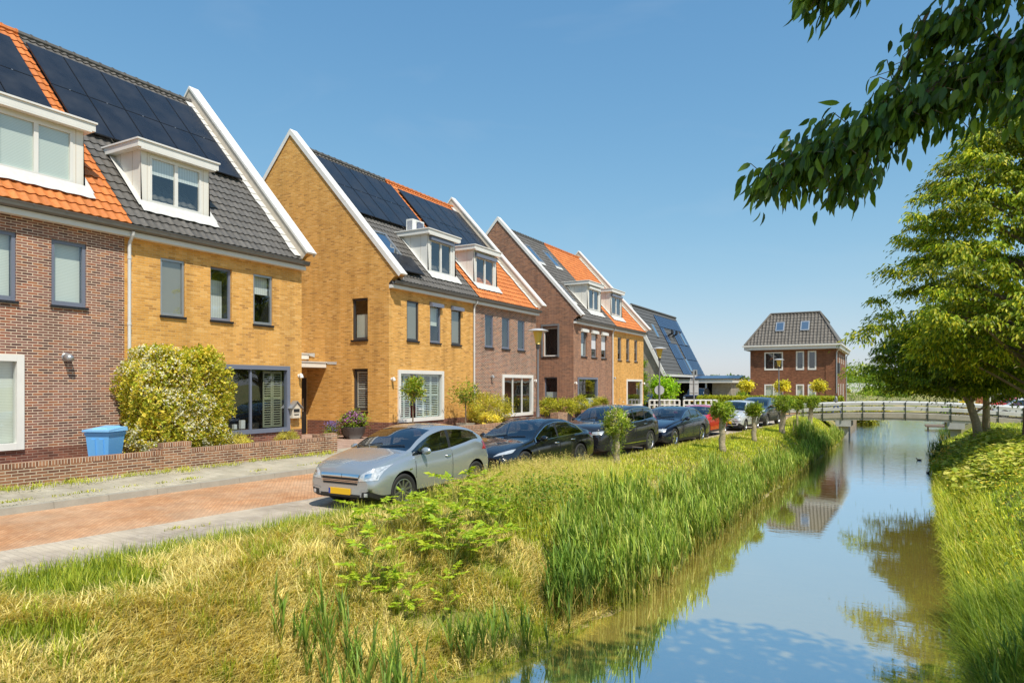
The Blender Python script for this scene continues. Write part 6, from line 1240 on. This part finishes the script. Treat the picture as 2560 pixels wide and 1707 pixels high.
    mb.hexa([(-hw0+.16, S['cowl']+.05, zb-.30), (hw0-.16, S['cowl']+.05, zb-.30), (hw0-.16, yc-.2, zb-.35), (-hw0+.16, yc-.2, zb-.35), (-hw0+.16, S['cowl']+.05, zb-.05), (hw0-.16, S['cowl']+.05, zb-.05), (hw0-.16, yc-.2, zb-.06), (-hw0+.16, yc-.2, zb-.06)])
    mb.build("dashboard", M_DPLAST, t, uv=False)
    st = MB(); st.tube([(hw0*.42+.18*math.cos(q*PI/8), yc-.10+.05*math.sin(q*PI/8), zb-.02+.17*math.sin(q*PI/8)) for q in range(17)], .013, 6); st.build("steering_wheel", M_DPLAST, t, uv=False)
    sm = S.get('seat', M_DARKF)
    for yo, xs in ((yc+.35, (-.36, .36)), (yc+1.15, (-.36, .36))):
        for x in xs:
            if yo+.2 > S['rr']+.3: continue
            mb = MB(); mb.hexa([(x-.22, yo-.45, zb-.5), (x+.22, yo-.45, zb-.5), (x+.22, yo+.1, zb-.5), (x-.22, yo+.1, zb-.5), (x-.22, yo-.45, zb-.36), (x+.22, yo-.45, zb-.36), (x+.22, yo+.1, zb-.38), (x-.22, yo+.1, zb-.38)])
            mb.hexa([(x-.22, yo, zb-.4), (x+.22, yo, zb-.4), (x+.22, yo+.12, zb-.4), (x-.22, yo+.12, zb-.4), (x-.18, yo+.12, zb+.15), (x+.18, yo+.12, zb+.15), (x+.18, yo+.2, zb+.15), (x-.18, yo+.2, zb+.15)])
            mb.hexa([(x-.11, yo+.13, zb+.17), (x+.11, yo+.13, zb+.17), (x+.11, yo+.22, zb+.17), (x-.11, yo+.22, zb+.17), (x-.10, yo+.14, zb+.34), (x+.10, yo+.14, zb+.34), (x+.10, yo+.22, zb+.34), (x-.10, yo+.22, zb+.34)]); mb.build("seat", sm, t, uv=False)
    if detail:
        mb = MB()   # wipers on the windscreen foot
        for x0, x1 in ((-.05, .55), (-.6, -.02)):
            pts = []
            for q in np.linspace(0, 1, 8):
                h = bvh.ray_cast(Vector((x0+(x1-x0)*q, S['cowl']+.05+.12*q, 3)), Vector((0, 0, -1)))
                if h[0]: pts.append(h[0]+Vector((0, -.01, .012)))
            if len(pts) > 2: mb.tube(pts, .010, 5)
        mb.build("wiper", M_DPLAST, t, uv=False)
        h = bvh.ray_cast(Vector((0, S['rf']-.12, 3)), Vector((0, 0, -1)))[0]; mb = MB(); mb.hexa([(h.x-.11, h.y+.02, h.z-.14), (h.x+.11, h.y+.02, h.z-.14), (h.x+.11, h.y+.06, h.z-.14), (h.x-.11, h.y+.06, h.z-.14), (h.x-.11, h.y+.02, h.z-.07), (h.x+.11, h.y+.02, h.z-.07), (h.x+.11, h.y+.06, h.z-.07), (h.x-.11, h.y+.06, h.z-.07)]); mb.build("rear_view_mirror", M_DPLAST, t, uv=False)
    return t
def lights(x0, x1, z0, z1, x2, x3, z2, z3): return [(x0, z0), (x1, z1), (x3, z3), (x2, z2)]
P_SIL = paint("silver_paint", (.43, .465, .49), .6, .25); P_BLK = paint("black_paint", (.006, .007, .010), 0, .2); P_GRA = paint("dark_graphite_paint", (.022, .022, .026), .2, .25)
P_NAV = paint("navy_paint", (.008, .013, .035), .1, .22); P_RED = paint("red_paint", (.62, .012, .015), .0, .25); P_WHI = paint("white_car_paint", (.72, .73, .73), .1, .3); P_GRY = paint("dark_grey_paint", (.05, .05, .05), .4, .3); P_LSI = paint("light_silver_paint", (.72, .73, .74), .3, .3)
M_GRIL = M_DPLAST
hatch = dict(L=4.0, W=1.737, yf=.83, yr=3.34, R=.325, cowl=1.05, rf=1.95, rr=3.3, deck=3.8, sg=(1.15, 3.5), bp=[2.36], doors=[(1.18, 2.42)], cslope=.75, zl=.19,
    top=[(0, .66), (.05, .77), (.2, .87), (.6, .985), (1.05, 1.085), (1.5, 1.30), (1.95, 1.45), (2.4, 1.51), (2.85, 1.49), (3.25, 1.42), (3.6, 1.27), (3.82, 1.10), (3.94, .97), (4.0, .80)],
    belt=[(0, .60), (.25, .77), (.7, .89), (1.15, .95), (2.2, .99), (2.9, 1.07), (3.4, 1.14), (3.7, 1.08), (4.0, .76)], rim='std', spokes=10, steer=-.12, handle=M_CHROME, pz=.37,
    patches=[("grille", M_GRIL, [(-.42, .50), (.42, .50), (.46, .69), (-.46, .69)]), ("grille_bar", M_CHROME, [(-.46, .63), (.46, .63), (.47, .69), (-.47, .69)], 'F', .016), ("grille_bar", M_CHROME, [(-.45, .545), (.45, .545), (.45, .557), (-.45, .557)], 'F', .014),
        ("grille_bar", M_CHROME, [(-.46, .572), (.46, .572), (.46, .582), (-.46, .582)], 'F', .014), ("headlight", M_LAMP, [(.46, .575), (.80, .60), (.80, .86), (.52, .70)], 'F', .008, True),
        ("air_intake", M_GRIL, [(-.46, .255), (.46, .255), (.50, .325), (-.50, .325)]), ("fog_light_recess", M_GRIL, [(.52, .285), (.70, .30), (.70, .395), (.54, .375)], 'F', .006, True), ("fog_light_trim", P_SIL, [(.50, .395), (.69, .41), (.69, .435), (.50, .415)], 'F', .012, True),
        ("fog_light", M_LAMP, [(.60, .305), (.67, .305), (.67, .37), (.60, .37)], 'F', .014, True), ("lower_lip", M_DPLAST, [(-.60, .215), (.60, .215), (.60, .24), (-.60, .24)], 'F', .012), ("headlight_unit", M_CHROME, [(.60, .63), (.70, .65), (.70, .73), (.60, .70)], 'F', .012, True), ("emblem", M_CHROME, [(-.05, .63), (.05, .63), (.05, .69), (-.05, .69)], 'F', .022), ("tail_lamp", M_TAIL, [(.60, .86), (.84, .90), (.80, 1.08), (.66, 1.06)], 'B', .008, True), ("badge", M_CHROME, [(.98, .70), (1.06, .71), (1.06, .735), (.98, .725)], 'R', .006)])
RZ = -math.atan(.085)
def put(S, yfront, near): # canal-side wheel face follows the parking line
    return (near-S['W']/2, yfront, ZR)
car("silver three-door hatchback parked nearest the camera", hatch, P_SIL, put(hatch, 9.5, -8.16), -.01)
fast = dict(L=4.69, W=1.85, yf=.86, yr=3.73, R=.34, cowl=1.22, rf=2.2, rr=3.0, deck=4.2, sg=(1.35, 4.02), bp=[2.5], doors=[(1.38, 2.54), (2.56, 3.42)], cslope=1.25, zl=.17, tumble=.42,
    top=[(0, .56), (.07, .66), (.3, .75), (.8, .87), (1.22, .945), (1.7, 1.19), (2.2, 1.385), (2.7, 1.443), (3.1, 1.425), (3.7, 1.27), (4.2, 1.08), (4.55, 1.02), (4.65, .96), (4.69, .85)],
    belt=[(0, .50), (.3, .64), (.9, .79), (1.35, .855), (2.5, .92), (3.6, .965), (4.2, .985), (4.69, .82)], rim='wide', spokes=5, rimm=M_RIMD, trim=M_CHROME, handle=M_CHROME, pz=.33,
    patches=[("headlight", M_LAMP, [(.50, .58), (.82, .66), (.82, .75), (.60, .66)], 'F', .008, True), ("air_intake", M_GRIL, [(-.55, .24), (.55, .24), (.58, .29), (-.58, .29)]), ("fog_light_trim", M_CHROME, [(.66, .36), (.82, .40), (.82, .42), (.66, .38)], 'F', .01, True), ("tail_lamp", M_TAIL, [(.55, .80), (.86, .86), (.86, .95), (.60, .92)], 'B', .008, True), ("roof_glass", M_CGLASS, [(-.48, 2.28), (.48, 2.28), (.46, 2.95), (-.46, 2.95)], 'T', .004)])
car("glossy black electric sedan with sloping back, second in the parked row", fast, P_BLK, put(fast, 14.3, -8.15), RZ)
suv = dict(L=4.69, W=1.9, yf=.9, yr=3.76, R=.375, cowl=1.35, rf=2.2, rr=4.15, deck=4.52, sg=(1.45, 4.2), bp=[2.45, 3.35], doors=[(1.5, 2.5), (2.52, 3.45)], cslope=.7, zl=.26, clad=True, tumble=.30,
    top=[(0, .86), (.05, .98), (.25, 1.06), (.8, 1.14), (1.35, 1.19), (1.8, 1.43), (2.2, 1.585), (2.8, 1.658), (3.5, 1.645), (4.15, 1.56), (4.4, 1.3), (4.52, 1.15), (4.65, 1.05), (4.69, .95)],
    belt=[(0, .74), (.2, .90), (.8, 1.0), (1.5, 1.06), (3.0, 1.10), (4.0, 1.17), (4.5, 1.12), (4.69, .85)], rim='twin', spokes=7, trim=M_CHROME, handle=M_CHROME, pz=.58, mirror=M_DPLAST, seat=mat("tan_seat", (.3, .25, .2), .7),
    patches=[("grille", M_GRIL, [(-.48, .66), (.48, .66), (.52, .87), (-.52, .87)])]+[("grille_bar", M_CHROME, [(-.46+.092*k, .68), (-.445+.092*k, .68), (-.445+.092*k, .85), (-.46+.092*k, .85)], 'F', .012) for k in range(11)]+[("grille_frame", M_CHROME, [(-.52, .865), (.52, .865), (.52, .885), (-.52, .885)], 'F', .014),
        ("headlight", M_LAMP, [(.56, .77), (.86, .80), (.86, .90), (.57, .87)], 'F', .008, True), ("air_intake", M_GRIL, [(-.55, .42), (.55, .42), (.60, .53), (-.60, .53)]), ("bumper_trim", M_CHROME, [(-.75, .375), (.75, .375), (.75, .405), (-.75, .405)], 'F', .012), ("door_sill_trim", M_CHROME, [(1.3, .40), (3.3, .40), (3.3, .43), (1.3, .43)], 'R', .012), ("tail_lamp", M_TAIL, [(.66, .9), (.9, .95), (.84, 1.3), (.7, 1.3)], 'B', .008, True)])
car("dark graphite sport utility car with tall vertical-bar grille, third in the row", suv, P_GRA, put(suv, 19.8, -7.88), RZ)
sedan = dict(L=5.1, W=1.9, yf=.87, yr=3.95, R=.35, cowl=1.6, rf=2.42, rr=3.6, deck=4.35, sg=(1.7, 4.15), bp=[2.75, 3.55], doors=[(1.72, 2.8), (2.82, 3.75)], cslope=.95, zl=.19, tumble=.38,
    top=[(0, .66), (.06, .76), (.3, .85), (1.0, .98), (1.6, 1.045), (2.0, 1.24), (2.42, 1.40), (2.95, 1.475), (3.5, 1.455), (3.95, 1.30), (4.35, 1.13), (4.9, 1.07), (5.05, 1.0), (5.1, .85)],
    belt=[(0, .58), (.3, .74), (1.0, .87), (1.7, .94), (3.0, .985), (4.2, 1.02), (5.1, .80)], rim='twin', spokes=5, rimm=M_CHROME, trim=M_CHROME, handle=P_NAV, pz=.36, seat=mat("cream_seat", (.5, .45, .36), .7),
    patches=[("grille", M_GRIL, [(-.36, .50), (-.02, .50), (-.03, .69), (-.36, .69)], 'F', .008, True), ("grille_frame", M_CHROME, [(-.38, .69), (.38, .69), (.38, .705), (-.38, .705)], 'F', .012), ("headlight", M_LAMP, [(.45, .58), (.84, .60), (.84, .71), (.47, .69)], 'F', .008, True), ("air_intake", M_GRIL, [(-.7, .27), (.7, .27), (.72, .38), (-.72, .38)]), ("bumper_trim", M_CHROME, [(-.75, .405), (.75, .405), (.75, .45), (-.75, .45)], 'F', .012), ("tail_lamp", M_TAIL, [(.5, .85), (.86, .87), (.86, .98), (.5, .97)], 'B', .008, True)])
car("dark blue four-door sedan with bright wheels, fourth in the parked row", sedan, P_NAV, put(sedan, 24.8, -7.36), RZ)
redh = dict(hatch); redh.update(L=3.98, W=1.74, R=.315, pz=.42, steer=0, rim='twin', spokes=5, top=[(0, .60), (.06, .70), (.25, .78), (.7, .90), (1.15, 1.0), (1.6, 1.22), (2.0, 1.365), (2.5, 1.42), (3.1, 1.39), (3.45, 1.32), (3.72, 1.12), (3.86, 1.0), (3.94, .92), (3.98, .8)], cowl=1.15, sg=(1.25, 3.5),
    patches=[("grille", M_GRIL, [(-.34, .30), (.34, .30), (.40, .66), (-.40, .66)]), ("headlight", M_LAMP, [(.46, .58), (.80, .62), (.80, .72), (.47, .68)], 'F', .008, True), ("fog_light_recess", M_GRIL, [(.46, .27), (.80, .29), (.80, .42), (.50, .38)], 'F', .006, True), ("tail_lamp", M_TAIL, [(.5, .8), (.82, .82), (.8, .96), (.5, .95)], 'B', .008, True)])
car("bright red hatchback parked behind a pollarded tree", redh, P_RED, put(redh, 30.15, -7.42), RZ)
panda = dict(L=3.54, W=1.58, yf=.72, yr=3.02, R=.29, cowl=.92, rf=1.55, rr=3.1, deck=3.42, sg=(1.0, 3.2), bp=[1.95, 2.75], doors=[(1.05, 2.0), (2.02, 2.8)], cslope=.3, zl=.2, tumble=.18,
    top=[(0, .66), (.05, .80), (.2, .89), (.6, .98), (.92, 1.05), (1.25, 1.30), (1.55, 1.47), (2.1, 1.535), (2.7, 1.53), (3.1, 1.49), (3.3, 1.2), (3.42, 1.0), (3.5, .9), (3.54, .8)], belt=[(0, .60), (.2, .80), (.9, .90), (2.0, .94), (3.2, .98), (3.54, .78)], rim='std', spokes=6, pz=.45, pzb=.7, mirror=M_DPLAST,
    patches=[("grille", M_GRIL, [(-.40, .70), (-.10, .70), (-.10, .78), (-.38, .78)], 'F', .008), ("grille", M_GRIL, [(.10, .70), (.36, .70), (.36, .78), (.10, .78)], 'F', .008), ("headlight", M_LAMP, [(.42, .64), (.70, .66), (.70, .86), (.44, .84)], 'F', .008, True), ("bumper_strip", M_DPLAST, [(.30, .50), (.74, .50), (.74, .53), (.30, .53)], 'F', .008, True), ("air_intake", M_GRIL, [(-.5, .33), (.5, .33), (.5, .42), (-.5, .42)]), ("tail_lamp", M_TAIL, [(.6, .9), (.74, .9), (.7, 1.3), (.62, 1.3)], 'B', .008, True)])
car("small light silver hatchback with boxy shape behind the red car", panda, P_LSI, put(panda, 35.6, -6.75), RZ)
cross = dict(suv); cross.update(L=4.37, W=1.84, yf=.87, yr=3.48, R=.34, cowl=1.15, rf=2.1, rr=3.8, deck=4.22, sg=(1.3, 3.95), bp=[2.3, 3.15], doors=[(1.35, 2.35), (2.37, 3.2)], pz=.5, trim=None,
    top=[(0, .74), (.06, .88), (.3, .98), (.8, 1.08), (1.15, 1.14), (1.65, 1.40), (2.1, 1.565), (2.7, 1.64), (3.4, 1.615), (3.8, 1.54), (4.05, 1.3), (4.22, 1.12), (4.33, 1.0), (4.37, .9)], belt=[(0, .66), (.2, .82), (.8, .94), (1.3, 1.01), (2.5, 1.05), (3.9, 1.12), (4.37, .85)],
    patches=[("grille", M_GRIL, [(-.48, .42), (.48, .42), (.56, .72), (-.56, .72)]), ("grille_frame", M_CHROME, [(-.5, .60), (.5, .60), (.5, .64), (-.5, .64)], 'F', .012), ("headlight", M_LAMP, [(.52, .76), (.84, .82), (.82, .98), (.62, .86)], 'F', .008, True), ("fog_light_recess", M_GRIL, [(.58, .42), (.82, .46), (.82, .56), (.58, .54)], 'F', .006, True)])
car("dark grey crossover car, last in the parked row near the footbridge", cross, P_GRY, put(cross, 40.0, -6.42), RZ)
jeep = dict(suv); jeep.update(L=4.3, W=1.82, yf=.75, yr=3.4, R=.38, cowl=1.35, rf=1.85, rr=4.0, deck=4.2, sg=(1.45, 4.0), bp=[2.4, 3.2], doors=[(1.5, 2.45), (2.47, 3.25)], tumble=.15, zl=.35, pz=.6, trim=None, cslope=.1,
    top=[(0, 1.02), (.05, 1.12), (.3, 1.17), (1.0, 1.20), (1.35, 1.22), (1.6, 1.55), (1.85, 1.76), (2.5, 1.82), (3.5, 1.82), (4.0, 1.77), (4.12, 1.5), (4.2, 1.25), (4.28, 1.1), (4.3, 1.0)], belt=[(0, .95), (.3, 1.08), (1.4, 1.12), (3.0, 1.13), (4.3, 1.0)],
    patches=[("grille", M_GRIL, [(-.5, .75), (.5, .75), (.5, .98), (-.5, .98)]), ("headlight", M_LAMP, [(.56, .80), (.76, .80), (.76, .98), (.56, .98)], 'F', .008, True), ("air_intake", M_GRIL, [(-.6, .48), (.6, .48), (.6, .56), (-.6, .56)])])
car("dark blue jeep parked under the flat carport roof", jeep, P_NAV, (-16.6, 63.4, 0), 0, group="cars in driveways", detail=False)
car("black car in the shade beside the yellow end house", redh, P_BLK, (-19.6, 57.6, 0), .1, group="cars in driveways", detail=False)
car("dark blue car half hidden behind the hedge by the carport", redh, P_NAV, (-14.6, 76.5, 0), PI/2, group="cars in driveways", detail=False)
car("white hatchback seen from the side behind the bridge railing", panda, P_WHI, (6.3, 63.2, -.42), -PI/2, group="cars beyond the bridge", detail=False)
car("red hatchback seen from the side in front of the bungalow", redh, P_RED, (5.8, 67.6, -.35), -PI/2, group="cars beyond the bridge", detail=False)
# ================================================================== person on the bridge
def skin_mesh(name, joints, edges, mats, parent, sub=2, label=None):
    me = bpy.data.meshes.new(name); me.from_pydata([j[0] for j in joints], edges, []); o = bpy.data.objects.new(name, me); COL.objects.link(o)
    sk = o.modifiers.new("skin", 'SKIN'); L = me.skin_vertices[0].data
    for i, j in enumerate(joints):
        r = j[1]; L[i].radius = r if isinstance(r, tuple) else (r, r); L[i].use_root = (i == 0)
    ss = o.modifiers.new("sub", 'SUBSURF'); ss.levels = sub; ss.render_levels = sub
    dg = bpy.context.evaluated_depsgraph_get(); dg.update(); m2 = bpy.data.meshes.new_from_object(o.evaluated_get(dg)); bpy.data.objects.remove(o)
    m2.materials.clear()
    for m in mats: m2.materials.append(m)
    m2.polygons.foreach_set('use_smooth', [True]*len(m2.polygons)); return link(name, m2, parent, label)
def person():
    t = thing("person", "woman in grey top and blue jeans walking over the footbridge", "person", (-3.86, 55.2, -.03), rad(-90)); t.scale = (.9, .9, .9)
    skinm = mat("skin", (.55, .33, .23), .6); J = [((0, 0, .93), .115), ((0, -.01, 1.12), .105), ((0, .0, 1.33), .12), ((0, 0, 1.45), .05), ((0, -.02, 1.60), (.075, .09)),
        ((.09, 0, .90), .085), ((.10, -.17, .50), .06), ((.10, -.22, .10), .04), ((.10, -.34, .04), .035), ((-.09, 0, .90), .085), ((-.09, .14, .50), .06), ((-.09, .36, .16), .04), ((-.09, .30, .05), .035),
        ((.18, .0, 1.38), .05), ((.21, .10, 1.12), .038), ((.20, .02, .90), .028), ((-.18, 0, 1.38), .05), ((-.21, -.12, 1.12), .038), ((-.19, -.26, .94), .028), ((0, -.09, 1.585), .02)]
    Ed = [(0, 1), (1, 2), (2, 3), (3, 4), (0, 5), (5, 6), (6, 7), (7, 8), (0, 9), (9, 10), (10, 11), (11, 12), (2, 13), (13, 14), (14, 15), (2, 16), (16, 17), (17, 18), (4, 19)]
    o = skin_mesh("body", J, Ed, [skinm, mat("grey_top", (.36, .38, .34), .8), mat("blue_jeans", (.05, .09, .20), .8), mat("dark_shoe", (.03, .03, .03), .6)], t)
    for p in o.data.polygons:
        c = p.center; arm = abs(c.x) > .165 and c.z > .85
        p.material_index = 3 if c.z < .08 else 2 if c.z < .96 and not arm else (1 if c.z < 1.44 and not (arm and c.z < 1.0) else 0)
    hb = MB(); hb.lathe([(.02, 1.70), (.085, 1.665), (.105, 1.60), (.10, 1.50), (.09, 1.38), (.05, 1.25), (.01, 1.2)], (0, .045, 0), 14); hb.build("hair", mat("brown_hair", (.13, .06, .03), .7, var=.3, vs=30), t, smooth=True)
person()
def duck(label, x, y, rz):
    t = thing("moorhen", label, "bird", (x, y, ZW), rz); t.scale = (.6, .6, .6); md = mat("dark_feathers", (.02, .02, .022), .7)
    o = skin_mesh("body", [((0, .02, .03), .075), ((0, .14, .05), .06), ((0, .24, .10), .022), ((0, -.10, .05), .055), ((0, -.15, .14), .028), ((0, -.17, .21), .036), ((0, -.205, .205), .016)], [(0, 1), (1, 2), (0, 3), (3, 4), (4, 5), (5, 6)], [md], t)
    b = MB(); b.tube([(0, -.205, .207), (0, -.25, .197)], [.014, .004], 6); b.build("beak", M_TAIL, t)
duck("small dark moorhen swimming below the yellow irises", 1.15, 33.6, rad(20)); duck("small dark moorhen swimming near the right bank before the bridge", .95, 39.2, rad(-100))
